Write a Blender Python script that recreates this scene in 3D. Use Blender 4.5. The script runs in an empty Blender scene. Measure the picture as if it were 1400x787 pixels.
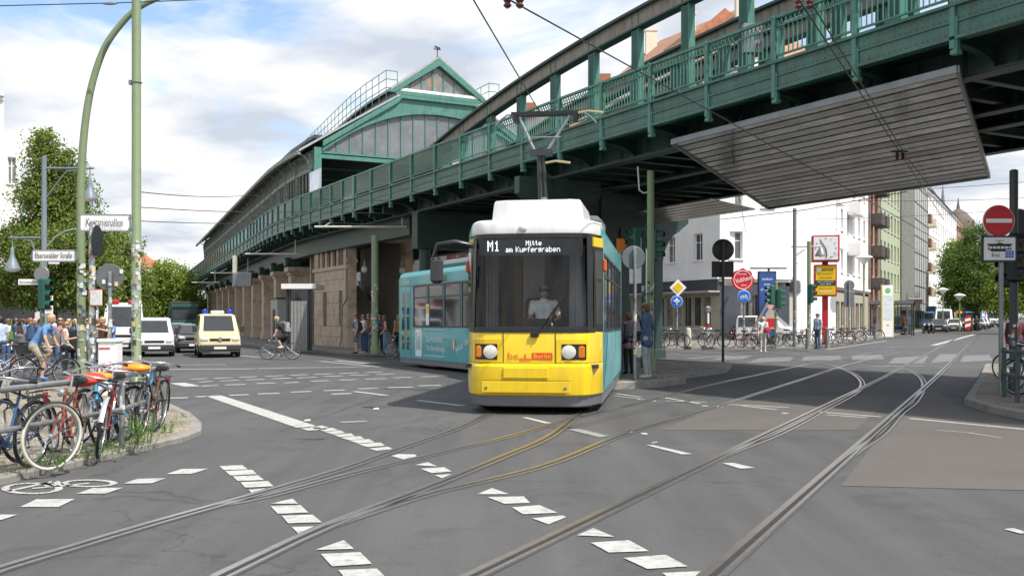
import bpy, bmesh, math, random
import numpy as np
from mathutils import Vector, Matrix
random.seed(7); np.random.seed(7)
R = math.radians
S = bpy.context.scene
COL = S.collection
# ---------------------------------------------------------------- camera
cd = bpy.data.cameras.new('camera'); cam = bpy.data.objects.new('camera', cd); COL.objects.link(cam)
cam.location = (0, 0, 1.6); cam.rotation_euler = (R(90), 0, 0)
cd.lens = 35; cd.sensor_width = 36; cd.shift_y = 46.5/1400; cd.clip_end = 4000; cd.clip_start = .05
S.camera = cam
# ---------------------------------------------------------------- world and sun
SUN_AZ, SUN_EL = 40, 56      # sun stands behind the camera's right shoulder
sd = Vector((math.cos(R(SUN_EL))*math.cos(R(SUN_AZ)), -math.cos(R(SUN_EL))*math.sin(R(SUN_AZ)), math.sin(R(SUN_EL))))
W = bpy.data.worlds.new('World'); S.world = W; W.use_nodes = True
nt = W.node_tree; N = nt.nodes; Lk = nt.links; N.clear()
out = N.new('ShaderNodeOutputWorld'); bg = N.new('ShaderNodeBackground'); Lk.new(bg.outputs[0], out.inputs[0])
sky = N.new('ShaderNodeTexSky'); sky.sky_type = 'NISHITA'; sky.sun_disc = False
sky.sun_elevation = R(SUN_EL); sky.sun_rotation = math.atan2(sd.x, sd.y); sky.air_density = 1.0; sky.dust_density = 1.2; sky.ozone_density = 1.2
tc = N.new('ShaderNodeTexCoord')
sep = N.new('ShaderNodeSeparateXYZ'); Lk.new(tc.outputs['Generated'], sep.inputs[0])
def mth(op, a, b=None, clamp=False):
    n = N.new('ShaderNodeMath'); n.operation = op; n.use_clamp = clamp
    for i, v in enumerate((a, b)):
        if v is None: continue
        if isinstance(v, (int, float)): n.inputs[i].default_value = v
        else: Lk.new(v, n.inputs[i])
    return n.outputs[0]
zz = mth('ADD', mth('MAXIMUM', sep.outputs[2], 0.0), .16)
cmb = N.new('ShaderNodeCombineXYZ')
Lk.new(mth('DIVIDE', sep.outputs[0], zz), cmb.inputs[0]); Lk.new(mth('DIVIDE', sep.outputs[1], zz), cmb.inputs[1])
n1 = N.new('ShaderNodeTexNoise'); n1.inputs['Scale'].default_value = 1.15; n1.inputs['Detail'].default_value = 9; n1.inputs['Roughness'].default_value = .56; n1.inputs['Distortion'].default_value = .35
mpw = N.new('ShaderNodeMapping'); mpw.inputs['Location'].default_value = (3.1, 1.7, 0.4); Lk.new(cmb.outputs[0], mpw.inputs[0]); Lk.new(mpw.outputs[0], n1.inputs['Vector'])
cov = N.new('ShaderNodeValToRGB'); cov.color_ramp.elements[0].position = .38; cov.color_ramp.elements[1].position = .50
Lk.new(n1.outputs[0], cov.inputs[0])
n2 = N.new('ShaderNodeTexNoise'); n2.inputs['Scale'].default_value = 2.1; n2.inputs['Detail'].default_value = 6
Lk.new(mpw.outputs[0], n2.inputs['Vector'])
cc = N.new('ShaderNodeValToRGB'); e = cc.color_ramp.elements
e[0].position = .36; e[0].color = (2.8, 3.05, 3.5, 1); e[1].position = .57; e[1].color = (5.0, 5.0, 5.0, 1)
Lk.new(n2.outputs[0], cc.inputs[0])
mx = N.new('ShaderNodeMix'); mx.data_type = 'RGBA'
Lk.new(cov.outputs[0], mx.inputs['Factor']); Lk.new(sky.outputs[0], mx.inputs['A']); Lk.new(cc.outputs[0], mx.inputs['B'])
Lk.new(mx.outputs['Result'], bg.inputs[0]); bg.inputs[1].default_value = .105
sl = bpy.data.lights.new('sun', 'SUN'); so = bpy.data.objects.new('sun', sl); COL.objects.link(so)
sl.energy = 2.5; sl.angle = R(.6); sl.color = (1, .955, .88); so.rotation_euler = sd.to_track_quat('Z', 'Y').to_euler(); so.location = (0, 0, 60)
S.view_settings.view_transform = 'Standard'; S.view_settings.look = 'None'; S.view_settings.gamma = 1; S.view_settings.exposure = 1.15
# ---------------------------------------------------------------- helpers
F = 1361.0; HZ = 440.0
def gz(x, y): return .006*max(0.0, .44*x+.9*y-30)
def P(px, py, Y): return Vector(((px-700)/F*Y, Y, 1.6+(HZ-py)/F*Y))
def G(px, py, dz=0.0):
    Y = 1.6*F/max(py-HZ, 3)
    for _ in range(40):
        x = (px-700)/F*Y; z = gz(x, Y)+dz
        Y = .5*Y+.5*(1.6-z)*F/max(py-HZ, 3)
    return Vector(((px-700)/F*Y, Y, gz((px-700)/F*Y, Y)+dz))
def V(*a): return Vector(a)
class MB:
    def __init__(s): s.v = []; s.f = []; s.m = []
    def add(s, vs, fs, mi=0):
        o = len(s.v); s.v += [tuple(v) for v in vs]; s.f += [tuple(i+o for i in f) for f in fs]; s.m += [mi]*len(fs); return s
    def hexa(s, c, mi=0): return s.add(c, [(0,3,2,1),(4,5,6,7),(0,1,5,4),(1,2,6,5),(2,3,7,6),(3,0,4,7)], mi)
    def box(s, x0, x1, y0, y1, z0, z1, mi=0):
        return s.hexa([(x0,y0,z0),(x1,y0,z0),(x1,y1,z0),(x0,y1,z0),(x0,y0,z1),(x1,y0,z1),(x1,y1,z1),(x0,y1,z1)], mi)
    def bbox(s, x0, x1, y0, y1, z0, z1, b=.02, mi=0):        # box with chamfered edges
        b = min(b, (x1-x0)/2.1, (y1-y0)/2.1, (z1-z0)/2.1)
        prof = [(x0+b,y0),(x1-b,y0),(x1,y0+b),(x1,y1-b),(x1-b,y1),(x0+b,y1),(x0,y1-b),(x0,y0+b)]
        cx, cy = (x0+x1)/2, (y0+y1)/2
        def ins(p): return (p[0]+math.copysign(b*.9, cx-p[0]), p[1]+math.copysign(b*.9, cy-p[1]))
        return s.loft([[(*ins(p), z0) for p in prof], [(*p, z0+b) for p in prof], [(*p, z1-b) for p in prof], [(*ins(p), z1) for p in prof]], mi=mi)
    def bar(s, p, q, w, h, up=(0,0,1), mi=0):
        p = Vector(p); q = Vector(q); d = (q-p).normalized(); u = Vector(up)
        if abs(d.dot(u)) > .98: u = Vector((0,1,0)) if abs(d.y) < .9 else Vector((1,0,0))
        r = d.cross(u).normalized()*w/2; t = r.cross(d).normalized()*h/2
        return s.hexa([p-r-t, p+r-t, q+r-t, q-r-t, p-r+t, p+r+t, q+r+t, q-r+t], mi)
    def loft(s, rings, closed=True, caps=True, mi=0):
        n = len(rings[0]); vs = [p for r in rings for p in r]; fs = []
        for i in range(len(rings)-1):
            for j in range(n if closed else n-1):
                a = i*n+j; b = i*n+(j+1) % n; fs.append((a, b, b+n, a+n))
        if caps: fs.append(tuple(range(n-1, -1, -1))); fs.append(tuple((len(rings)-1)*n+k for k in range(n)))
        return s.add(vs, fs, mi)
    def pipe(s, pts, r, n=8, caps=True, mi=0):
        pts = [Vector(p) for p in pts]; m = len(pts)
        rs = r if isinstance(r, (list, tuple)) else [r]*m
        t0 = (pts[1]-pts[0]).normalized(); u = Vector((0,0,1)) if abs(t0.z) < .9 else Vector((1,0,0))
        u = (u-t0*u.dot(t0)).normalized(); rings = []
        for i in range(m):
            t = ((pts[min(i+1,m-1)]-pts[i]).normalized()+(pts[i]-pts[max(i-1,0)]).normalized())
            t = t.normalized() if t.length > 1e-6 else t0
            u = (u-t*u.dot(t)).normalized(); w = t.cross(u)
            rings.append([pts[i]+(u*math.cos(2*math.pi*k/n)+w*math.sin(2*math.pi*k/n))*rs[i] for k in range(n)])
        return s.loft(rings, True, caps, mi)
    def tube(s, p, q, r0, r1=None, n=8, mi=0): return s.pipe([p, q], [r0, r0 if r1 is None else r1], n, True, mi)
    def lathe(s, prof, n=16, c=(0,0,0), ax='z', mi=0):
        rings = []
        for r, z in prof:
            rg = []
            for k in range(n):
                a = 2*math.pi*k/n; x, y = r*math.cos(a), r*math.sin(a)
                p = (x,y,z) if ax == 'z' else ((z,x,y) if ax == 'x' else (y,z,x))
                rg.append((p[0]+c[0], p[1]+c[1], p[2]+c[2]))
            rings.append(rg)
        return s.loft(rings, True, True, mi)
    def torus(s, R0, r, c=(0,0,0), ax='x', n=28, k=8, mi=0):
        vs = []; fs = []
        for i in range(n):
            a = 2*math.pi*i/n
            for j in range(k):
                b = 2*math.pi*j/k; rr = R0+r*math.cos(b); z = r*math.sin(b); x, y = rr*math.cos(a), rr*math.sin(a)
                p = (x,y,z) if ax == 'z' else ((z,x,y) if ax == 'x' else (y,z,x))
                vs.append((p[0]+c[0], p[1]+c[1], p[2]+c[2]))
        for i in range(n):
            for j in range(k):
                fs.append((i*k+j, ((i+1) % n)*k+j, ((i+1) % n)*k+(j+1) % k, i*k+(j+1) % k))
        return s.add(vs, fs, mi)
    def ell(s, c, r, nu=14, nv=8, M3=None, mi=0):
        vs = []; fs = []
        for i in range(nv+1):
            th = math.pi*i/nv
            for j in range(nu):
                ph = 2*math.pi*j/nu; p = Vector((math.sin(th)*math.cos(ph)*r[0], math.sin(th)*math.sin(ph)*r[1], math.cos(th)*r[2]))
                if M3 is not None: p = M3 @ p
                vs.append(p+Vector(c))
        for i in range(nv):
            for j in range(nu): fs.append((i*nu+j, (i+1)*nu+j, (i+1)*nu+(j+1) % nu, i*nu+(j+1) % nu))
        return s.add(vs, fs, mi)
    def prism(s, poly, ext, mi=0):                            # poly: 3d points, ext: vector
        n = len(poly); e = Vector(ext); a = [Vector(p) for p in poly]; b = [p+e for p in a]
        fs = [tuple(range(n-1,-1,-1)), tuple(range(n, 2*n))]+[(i, (i+1) % n, n+(i+1) % n, n+i) for i in range(n)]
        return s.add(a+b, fs, mi)
    def xf(s, Mx): s.v = [tuple(Mx @ Vector(v)) for v in s.v]; return s
    def mesh(s, name, mats, smooth=None, off=None):
        me = bpy.data.meshes.new(name)
        vs = s.v if off is None else [(v[0]-off[0], v[1]-off[1], v[2]-off[2]) for v in s.v]
        me.from_pydata(vs, [], s.f)
        for m in (mats if isinstance(mats, (list, tuple)) else [mats]): me.materials.append(m)
        if any(s.m): me.polygons.foreach_set('material_index', s.m)
        bm = bmesh.new(); bm.from_mesh(me); bmesh.ops.recalc_face_normals(bm, faces=bm.faces); bm.to_mesh(me); bm.free()
        if smooth is not None:
            me.shade_smooth(); me.set_sharp_from_angle(angle=R(smooth))
        me.update(); return me
    def build(s, name, mats, parent=None, smooth=None, world=True, loc=None, rot=None):
        off = parent_loc(parent) if (world and parent is not None) else None
        return obj(name, s.mesh(name, mats, smooth, off), parent, loc, rot)
def parent_loc(p):
    l = Vector((0,0,0))
    while p is not None: l += p.location; p = p.parent
    return l
def obj(name, me, parent=None, loc=None, rot=None):
    o = bpy.data.objects.new(name, me); COL.objects.link(o)
    if parent is not None: o.parent = parent
    if loc is not None: o.location = loc
    if rot is not None: o.rotation_euler = rot
    return o
def tag(o, label=None, cat=None, group=None, kind=None):
    if label: o['label'] = label
    if cat: o['category'] = cat
    if group: o['group'] = group
    if kind: o['kind'] = kind
    return o
def thing(name, label, cat, loc=(0,0,0), rz=0, group=None, rot=None):
    o = bpy.data.objects.new(name, None); COL.objects.link(o); o.location = loc
    o.rotation_euler = rot if rot else (0,0,rz); o.empty_display_size = .2
    return tag(o, label, cat, group)
def copy_tree(o, parent=None):
    c = o.copy(); COL.objects.link(c); c.parent = parent
    for ch in list(o.children): copy_tree(ch, c)
    return c
def setmat(o, m):
    if o.data.materials: o.material_slots[0].link = 'OBJECT'; o.material_slots[0].material = m
# ---------------------------------------------------------------- materials
MATS = {}
def mat(name, col, rough=.6, metal=0, var=.12, scale=3.0, bump=0.0, bscale=40.0, spec=.5, dirt=None, dscale=1.2, damt=.5, coat=0, emit=0, streak=None, sd=(.05,.035,.02)):
    if name in MATS: return MATS[name]
    m = bpy.data.materials.new(name); m.use_nodes = True; t = m.node_tree; n = t.nodes; l = t.links
    b = n['Principled BSDF']; b.inputs['Roughness'].default_value = rough; b.inputs['Metallic'].default_value = metal
    b.inputs['Specular IOR Level'].default_value = spec; b.inputs['Coat Weight'].default_value = coat
    geo = n.new('ShaderNodeNewGeometry')
    ns = n.new('ShaderNodeTexNoise'); ns.inputs['Scale'].default_value = scale; ns.inputs['Detail'].default_value = 6; ns.inputs['Roughness'].default_value = .65
    l.new(geo.outputs['Position'], ns.inputs['Vector'])
    rp = n.new('ShaderNodeValToRGB'); rp.color_ramp.elements[0].position = .3; rp.color_ramp.elements[1].position = .7
    rp.color_ramp.elements[0].color = (*[c*(1-var) for c in col], 1); rp.color_ramp.elements[1].color = (*[min(1, c*(1+var)) for c in col], 1)
    l.new(ns.outputs[0], rp.inputs[0]); co = rp.outputs[0]
    if dirt:
        n3 = n.new('ShaderNodeTexNoise'); n3.inputs['Scale'].default_value = dscale; n3.inputs['Detail'].default_value = 8; n3.inputs['Roughness'].default_value = .7
        l.new(geo.outputs['Position'], n3.inputs['Vector'])
        r3 = n.new('ShaderNodeValToRGB'); r3.color_ramp.elements[0].position = .5; r3.color_ramp.elements[1].position = .72
        r3.color_ramp.elements[0].color = (0,0,0,1); r3.color_ramp.elements[1].color = (damt,)*3+(1,)
        l.new(n3.outputs[0], r3.inputs[0])
        mm = n.new('ShaderNodeMix'); mm.data_type = 'RGBA'; l.new(r3.outputs[0], mm.inputs['Factor']); l.new(co, mm.inputs['A']); mm.inputs['B'].default_value = (*dirt, 1); co = mm.outputs['Result']
    if streak:
        mp = n.new('ShaderNodeMapping'); mp.inputs['Scale'].default_value = (7,7,.7); l.new(geo.outputs['Position'], mp.inputs[0])
        n4 = n.new('ShaderNodeTexNoise'); n4.inputs['Scale'].default_value = 1.0; n4.inputs['Detail'].default_value = 7; n4.inputs['Roughness'].default_value = .7; l.new(mp.outputs[0], n4.inputs['Vector'])
        r4 = n.new('ShaderNodeValToRGB'); r4.color_ramp.elements[0].position = .5; r4.color_ramp.elements[1].position = .7; r4.color_ramp.elements[0].color = (0,0,0,1); r4.color_ramp.elements[1].color = (streak,)*3+(1,); l.new(n4.outputs[0], r4.inputs[0])
        m4 = n.new('ShaderNodeMix'); m4.data_type = 'RGBA'; l.new(r4.outputs[0], m4.inputs['Factor']); l.new(co, m4.inputs['A']); m4.inputs['B'].default_value = (*sd,1); co = m4.outputs['Result']
    l.new(co, b.inputs['Base Color'])
    if bump:
        nb = n.new('ShaderNodeTexNoise'); nb.inputs['Scale'].default_value = bscale; nb.inputs['Detail'].default_value = 5; l.new(geo.outputs['Position'], nb.inputs['Vector'])
        bp = n.new('ShaderNodeBump'); bp.inputs['Strength'].default_value = bump; bp.inputs['Distance'].default_value = .02; l.new(nb.outputs[0], bp.inputs['Height']); l.new(bp.outputs[0], b.inputs['Normal'])
    if emit: b.inputs['Emission Color'].default_value = (*col, 1); b.inputs['Emission Strength'].default_value = emit
    MATS[name] = m; return m
def glass(name, tint=(.9,.95,.95), refl=.08, rough=.02):
    m = bpy.data.materials.new(name); m.use_nodes = True; t = m.node_tree; n = t.nodes; l = t.links; n.clear()
    o = n.new('ShaderNodeOutputMaterial'); a = n.new('ShaderNodeBsdfTransparent'); a.inputs[0].default_value = (*tint, 1)
    g = n.new('ShaderNodeBsdfGlossy'); g.inputs['Roughness'].default_value = rough
    fr = n.new('ShaderNodeFresnel'); fr.inputs[0].default_value = 1.45
    ad = n.new('ShaderNodeMath'); ad.operation = 'ADD'; ad.inputs[1].default_value = refl; ad.use_clamp = True; l.new(fr.outputs[0], ad.inputs[0])
    mx = n.new('ShaderNodeMixShader'); l.new(ad.outputs[0], mx.inputs[0]); l.new(a.outputs[0], mx.inputs[1]); l.new(g.outputs[0], mx.inputs[2]); l.new(mx.outputs[0], o.inputs[0])
    MATS[name] = m; return m
def lin(r, g, b):
    f = lambda c: (c/255/12.92) if c/255 <= .04045 else ((c/255+.055)/1.055)**2.4
    return (f(r), f(g), f(b))
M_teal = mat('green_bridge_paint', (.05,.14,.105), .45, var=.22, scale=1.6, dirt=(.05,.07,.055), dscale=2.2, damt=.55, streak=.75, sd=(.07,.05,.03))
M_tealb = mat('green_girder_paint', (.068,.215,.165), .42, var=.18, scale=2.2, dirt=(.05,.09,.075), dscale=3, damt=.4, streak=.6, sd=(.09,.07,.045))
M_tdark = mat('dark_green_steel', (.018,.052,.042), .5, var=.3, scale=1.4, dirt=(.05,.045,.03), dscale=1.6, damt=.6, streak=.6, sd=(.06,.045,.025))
M_brown = mat('weathered_chord_paint', (.30,.27,.225), .7, var=.2, scale=2.5, dirt=(.09,.08,.06), dscale=2.5, damt=.6, streak=.8, sd=(.1,.06,.035))
M_white = mat('white_paint', (.78,.78,.77), .5, var=.04)
M_black = mat('black_rubber', (.015,.015,.016), .55, var=.2)
M_dgrey = mat('dark_grey_metal', (.045,.048,.05), .45, .3, var=.15)
M_grey = mat('grey_metal', (.25,.26,.27), .42, .5, var=.12, dirt=(.12,.11,.1), damt=.5, dscale=6)
M_chrome = mat('chrome', (.65,.65,.66), .2, 1, var=.05)
M_polegreen = mat('pale_green_pole_paint', (.20,.26,.14), .5, var=.1, dirt=(.12,.13,.09), dscale=3, damt=.5)
M_glass = mat('dark_window_glass', (.022,.026,.028), .06, var=.5, scale=.7, spec=.8)
M_cglass = glass('clear_glass', (.62,.66,.66), .10)
M_red = mat('red_paint', (.5,.015,.02), .4, var=.08)
M_blue = mat('blue_sign_paint', (.02,.14,.55), .35, var=.05)
M_yellow = mat('yellow_sign_paint', (.75,.48,.01), .4, var=.05)
M_orange = mat('orange_plastic', (.75,.2,.015), .4, var=.08)
M_galv = mat('galvanised_pipe', (.30,.32,.33), .38, .6, var=.15, scale=8, dirt=(.5,.5,.48), dscale=7, damt=.6)
# ---------------------------------------------------------------- text
FCACHE = {}
def text_geo(s, shear=0):
    k = (s, shear)
    if k in FCACHE: return FCACHE[k]
    c = bpy.data.curves.new('t', 'FONT'); c.body = s; c.size = 1; c.extrude = 0; c.align_x = 'CENTER'; c.align_y = 'CENTER'; c.resolution_u = 2; c.shear = shear
    o = bpy.data.objects.new('t', c); COL.objects.link(o); dg = bpy.context.evaluated_depsgraph_get()
    me = bpy.data.meshes.new_from_object(o.evaluated_get(dg))
    r = ([tuple(v.co) for v in me.vertices], [tuple(p.vertices) for p in me.polygons])
    bpy.data.objects.remove(o); bpy.data.curves.remove(c); bpy.data.meshes.remove(me); FCACHE[k] = r; return r
def text(parent, s, size, loc, right, up, m, world=True, name='lettering', width=None, shear=0, lift=.004):
    vs, fs = text_geo(s, shear); r = Vector(right).normalized(); u = Vector(up).normalized(); n = r.cross(u)
    k = size; kx = size
    if width: w = max(v[0] for v in vs)-min(v[0] for v in vs); kx = width/max(w, 1e-3)
    b = MB(); L = Vector(loc)+n*lift
    b.add([L+r*v[0]*kx+u*v[1]*k for v in vs], fs)
    return b.build(name, m, parent, world=world)
# ================================================================ ground
def road_material():
    m = bpy.data.materials.new('asphalt'); m.use_nodes = True; t = m.node_tree; n = t.nodes; l = t.links; b = n['Principled BSDF']
    geo = n.new('ShaderNodeNewGeometry')
    def ns(sc, det, ro, vec=None, dist=0):
        k = n.new('ShaderNodeTexNoise'); k.inputs['Scale'].default_value = sc; k.inputs['Detail'].default_value = det; k.inputs['Roughness'].default_value = ro; k.inputs['Distortion'].default_value = dist
        l.new(vec or geo.outputs['Position'], k.inputs['Vector']); return k.outputs[0]
    def ramp(f, a, ca, z, cz):
        k = n.new('ShaderNodeValToRGB'); k.color_ramp.elements[0].position = a; k.color_ramp.elements[1].position = z
        k.color_ramp.elements[0].color = (*ca, 1); k.color_ramp.elements[1].color = (*cz, 1); l.new(f, k.inputs[0]); return k.outputs[0]
    def mul(a, c, f=1.0):
        k = n.new('ShaderNodeMix'); k.data_type = 'RGBA'; k.blend_type = 'MULTIPLY'; k.inputs['Factor'].default_value = f; l.new(a, k.inputs['A']); l.new(c, k.inputs['B']); return k.outputs['Result']
    base = ramp(ns(.22, 6, .6), .32, (.080,.080,.081), .68, (.104,.103,.102))
    spk = ramp(ns(60, 4, .75), .35, (.72,.72,.73), .68, (1.25,1.25,1.24))
    mp = n.new('ShaderNodeMapping'); mp.inputs['Rotation'].default_value = (0,0,R(26)); mp.inputs['Scale'].default_value = (1.6,.12,1); l.new(geo.outputs['Position'], mp.inputs[0])
    strk = ramp(ns(1.3, 5, .6, mp.outputs[0], .3), .36, (.86,.86,.87), .62, (1.06,1.06,1.05))
    stn = ramp(ns(.9, 8, .7, None, .8), .54, (1,1,1), .72, (.66,.65,.64))
    vo = n.new('ShaderNodeTexVoronoi'); vo.feature = 'DISTANCE_TO_EDGE'; vo.inputs['Scale'].default_value = .16
    wv = n.new('ShaderNodeTexNoise'); wv.inputs['Scale'].default_value = 1.1; wv.inputs['Detail'].default_value = 5
    l.new(geo.outputs['Position'], wv.inputs['Vector'])
    am = n.new('ShaderNodeVectorMath'); am.operation = 'MULTIPLY_ADD'; am.inputs[1].default_value = (1.6,1.6,0); l.new(wv.outputs['Color'], am.inputs[0]); l.new(geo.outputs['Position'], am.inputs[2]); l.new(am.outputs[0], vo.inputs['Vector'])
    crk = ramp(vo.outputs['Distance'], .0, (.68,.68,.68), .0035, (1,1,1))
    c = mul(mul(mul(mul(base, spk), strk), stn), crk)
    l.new(c, b.inputs['Base Color']); b.inputs['Roughness'].default_value = .78; b.inputs['Specular IOR Level'].default_value = .35
    bp = n.new('ShaderNodeBump'); bp.inputs['Strength'].default_value = .35; bp.inputs['Distance'].default_value = .01; l.new(ns(130, 3, .6), bp.inputs['Height']); l.new(bp.outputs[0], b.inputs['Normal'])
    MATS['asphalt'] = m; return m
M_road = road_material()
M_mark = mat('white_road_paint', (.43,.425,.40), .7, var=.16, scale=5, dirt=(.13,.128,.125), dscale=13, damt=.85, bump=.2, bscale=90)
M_markw = mat('worn_road_paint', (.27,.265,.255), .7, var=.15, scale=6, dirt=(.12,.118,.115), dscale=5, damt=1.0)
M_patch = mat('brown_asphalt', (.108,.097,.089), .8, var=.1, scale=.8, dirt=(.1,.09,.082), dscale=1.2, damt=.6, bump=.3, bscale=120)
M_patchd = mat('dark_asphalt', (.072,.072,.073), .8, var=.12, scale=.9, dirt=(.09,.088,.085), dscale=1.5, damt=.6, bump=.3, bscale=120)
M_rail = mat('worn_rail_steel', (.40,.39,.375), .28, .85, var=.15, scale=12)
M_groove = mat('rail_groove', (.03,.024,.02), .8, var=.3, scale=9)
M_gold = mat('rust_edge', (.125,.10,.07), .6, .3, var=.25, scale=6)
M_kerb = mat('kerb_granite', (.25,.235,.21), .75, var=.16, scale=5, dirt=(.13,.12,.1), dscale=3, damt=.6, bump=.3)
def cobble_material(name, c1, c2, sc):
    m = bpy.data.materials.new(name); m.use_nodes = True; t = m.node_tree; n = t.nodes; l = t.links; b = n['Principled BSDF']
    geo = n.new('ShaderNodeNewGeometry'); vo = n.new('ShaderNodeTexVoronoi'); vo.inputs['Scale'].default_value = sc; vo.inputs['Randomness'].default_value = .55; l.new(geo.outputs['Position'], vo.inputs['Vector'])
    ve = n.new('ShaderNodeTexVoronoi'); ve.feature = 'DISTANCE_TO_EDGE'; ve.inputs['Scale'].default_value = sc; ve.inputs['Randomness'].default_value = .55; l.new(geo.outputs['Position'], ve.inputs['Vector'])
    mx = n.new('ShaderNodeMix'); mx.data_type = 'RGBA'; mx.inputs['A'].default_value = (*c1,1); mx.inputs['B'].default_value = (*c2,1); l.new(vo.outputs['Color'], mx.inputs['Factor'])
    rp = n.new('ShaderNodeValToRGB'); rp.color_ramp.elements[0].color = (.35,.33,.28,1); rp.color_ramp.elements[1].position = .12; rp.color_ramp.elements[1].color = (1,1,1,1); l.new(ve.outputs['Distance'], rp.inputs[0])
    m2 = n.new('ShaderNodeMix'); m2.data_type = 'RGBA'; m2.blend_type = 'MULTIPLY'; m2.inputs['Factor'].default_value = 1; l.new(mx.outputs['Result'], m2.inputs['A']); l.new(rp.outputs[0], m2.inputs['B'])
    n5 = n.new('ShaderNodeTexNoise'); n5.inputs['Scale'].default_value = 1.1; n5.inputs['Detail'].default_value = 7; l.new(geo.outputs['Position'], n5.inputs['Vector'])
    r5 = n.new('ShaderNodeValToRGB'); r5.color_ramp.elements[0].position = .35; r5.color_ramp.elements[1].position = .65; r5.color_ramp.elements[0].color = (.72,.7,.66,1); r5.color_ramp.elements[1].color = (1.1,1.1,1.08,1); l.new(n5.outputs[0], r5.inputs[0])
    m3 = n.new('ShaderNodeMix'); m3.data_type = 'RGBA'; m3.blend_type = 'MULTIPLY'; m3.inputs['Factor'].default_value = 1; l.new(m2.outputs['Result'], m3.inputs['A']); l.new(r5.outputs[0], m3.inputs['B'])
    l.new(m3.outputs['Result'], b.inputs['Base Color']); b.inputs['Roughness'].default_value = .8
    bp = n.new('ShaderNodeBump'); bp.inputs['Strength'].default_value = .7; bp.inputs['Distance'].default_value = .02; l.new(ve.outputs['Distance'], bp.inputs['Height']); l.new(bp.outputs[0], b.inputs['Normal'])
    MATS[name] = m; return m
M_cob = cobble_material('mosaic_paving', (.36,.315,.245), (.27,.24,.195), 13)
M_slab = cobble_material('slab_paving', (.30,.29,.265), (.25,.24,.22), 2.6)
# two planes meeting in a gentle fold
u = Vector((.44,.9,0))/Vector((.44,.9,0)).length; w = Vector((u.y,-u.x,0)); k0 = 30/Vector((.44,.9,0)).length
b = MB(); A, Bq = [], []
rows = [-400, k0, 160, 1500]
for kk in rows:
    for ww in (-1500, 1500):
        p = u*kk+w*ww; A.append((p.x, p.y, .006*max(0, .44*p.x+.9*p.y-30)))
b.add(A, [(0,1,3,2),(2,3,5,4),(4,5,7,6)])
road = tag(b.build('road', M_road), 'grey asphalt carriageway of the wide tram crossing', None, kind='structure')
def mark(pts, m=None, name='lane_marking', dz=.008):
    bb = MB(); n = len(pts); bb.add([(p[0],p[1],gz(p[0],p[1])+dz) for p in pts], [tuple(range(n))])
    return bb.build(name, m or M_mark, road)
def stroke(p, q, wd=.12, m=None, dz=.008):
    p = Vector((p[0],p[1],0)); q = Vector((q[0],q[1],0)); d = (q-p).normalized(); r = Vector((d.y,-d.x,0))*wd/2
    return mark([p-r,p+r,q+r,q-r], m, dz=dz)
def pm(quads, ox, oy, sc, m=None):
    for qd in quads: mark([G(ox+x/sc, oy+y/sc) for x, y in qd], m)
pm([[(600,155),(662,152),(678,164),(612,166)],[(615,168),(690,165),(702,177),(630,181)],[(636,183),(705,180),(722,193),(650,196)],
    [(658,199),(733,196),(748,210),(670,214)],[(680,220),(722,216),(740,218),(690,231)],[(740,258),(800,244),(815,258)],
    [(740,265),(822,262),(843,282),(760,286)],[(770,291),(855,288),(880,309),(788,312)],[(798,322),(890,319),(884,326),(820,345)],
    [(862,385),(940,358),(968,382)],[(877,396),(985,391),(1017,423),(908,430)],[(925,440),(1030,436),(1066,470),(955,478)],
    [(842,47),(880,44),(900,49),(862,53)],[(867,54),(910,50),(925,56),(888,60)],[(887,61),(930,57),(945,64),(908,67)],[(908,68),(960,65),(970,73),(928,75)],
    [(930,77),(985,73),(997,81),(955,84)],[(955,85),(1010,81),(1025,90),(980,93)],[(980,95),(1040,90),(1053,99),(1005,103)],[(1008,107),(1060,102),(1078,108),(1030,113)],
    [(1070,127),(1090,122),(1135,123),(1143,130),(1110,139)],[(1135,152),(1170,144),(1195,156)],[(1150,162),(1215,158),(1235,170),(1180,174)],[(1188,180),(1245,176),(1262,184),(1222,193)],
    [(1305,232),(1345,215),(1392,232)],[(1332,240),(1432,238),(1450,256),(1378,258)]], 0, 560, 2)
pm([[(-60,302),(-15,288),(48,288),(5,302)],[(55,267),(100,246),(205,245),(160,267)],[(208,231),(255,215),(337,214),(290,230)],[(338,203),(375,190),(455,188),(415,202)],[(455,177),(495,163),(570,162),(525,176)]], 0, 560, 2)
pm([[(0,428),(75,422),(125,443),(30,447)],[(55,458),(140,450),(148,455),(100,475)],[(178,505),(222,485),(280,509)],[(215,525),(320,518),(374,548),(265,552)],
    [(305,567),(420,558),(480,590),(370,597)],[(410,608),(520,603),(560,628),(450,636)],[(365,257),(385,257),(495,282),(465,283)],[(575,307),(605,306),(665,320),(625,322)],
    [(25,181),(40,181),(110,197),(90,198)],[(1345,488),(1370,485),(1420,500),(1390,500)]], 700, 480, 2)
pm([[(150,190+24),(185,213),(265,232),(240,236)],[(312,218),(325,218),(318,222),(312,222)],[(380,250),(395,246),(400,250),(385,254)]], 700, 480, 2, M_markw)
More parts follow.
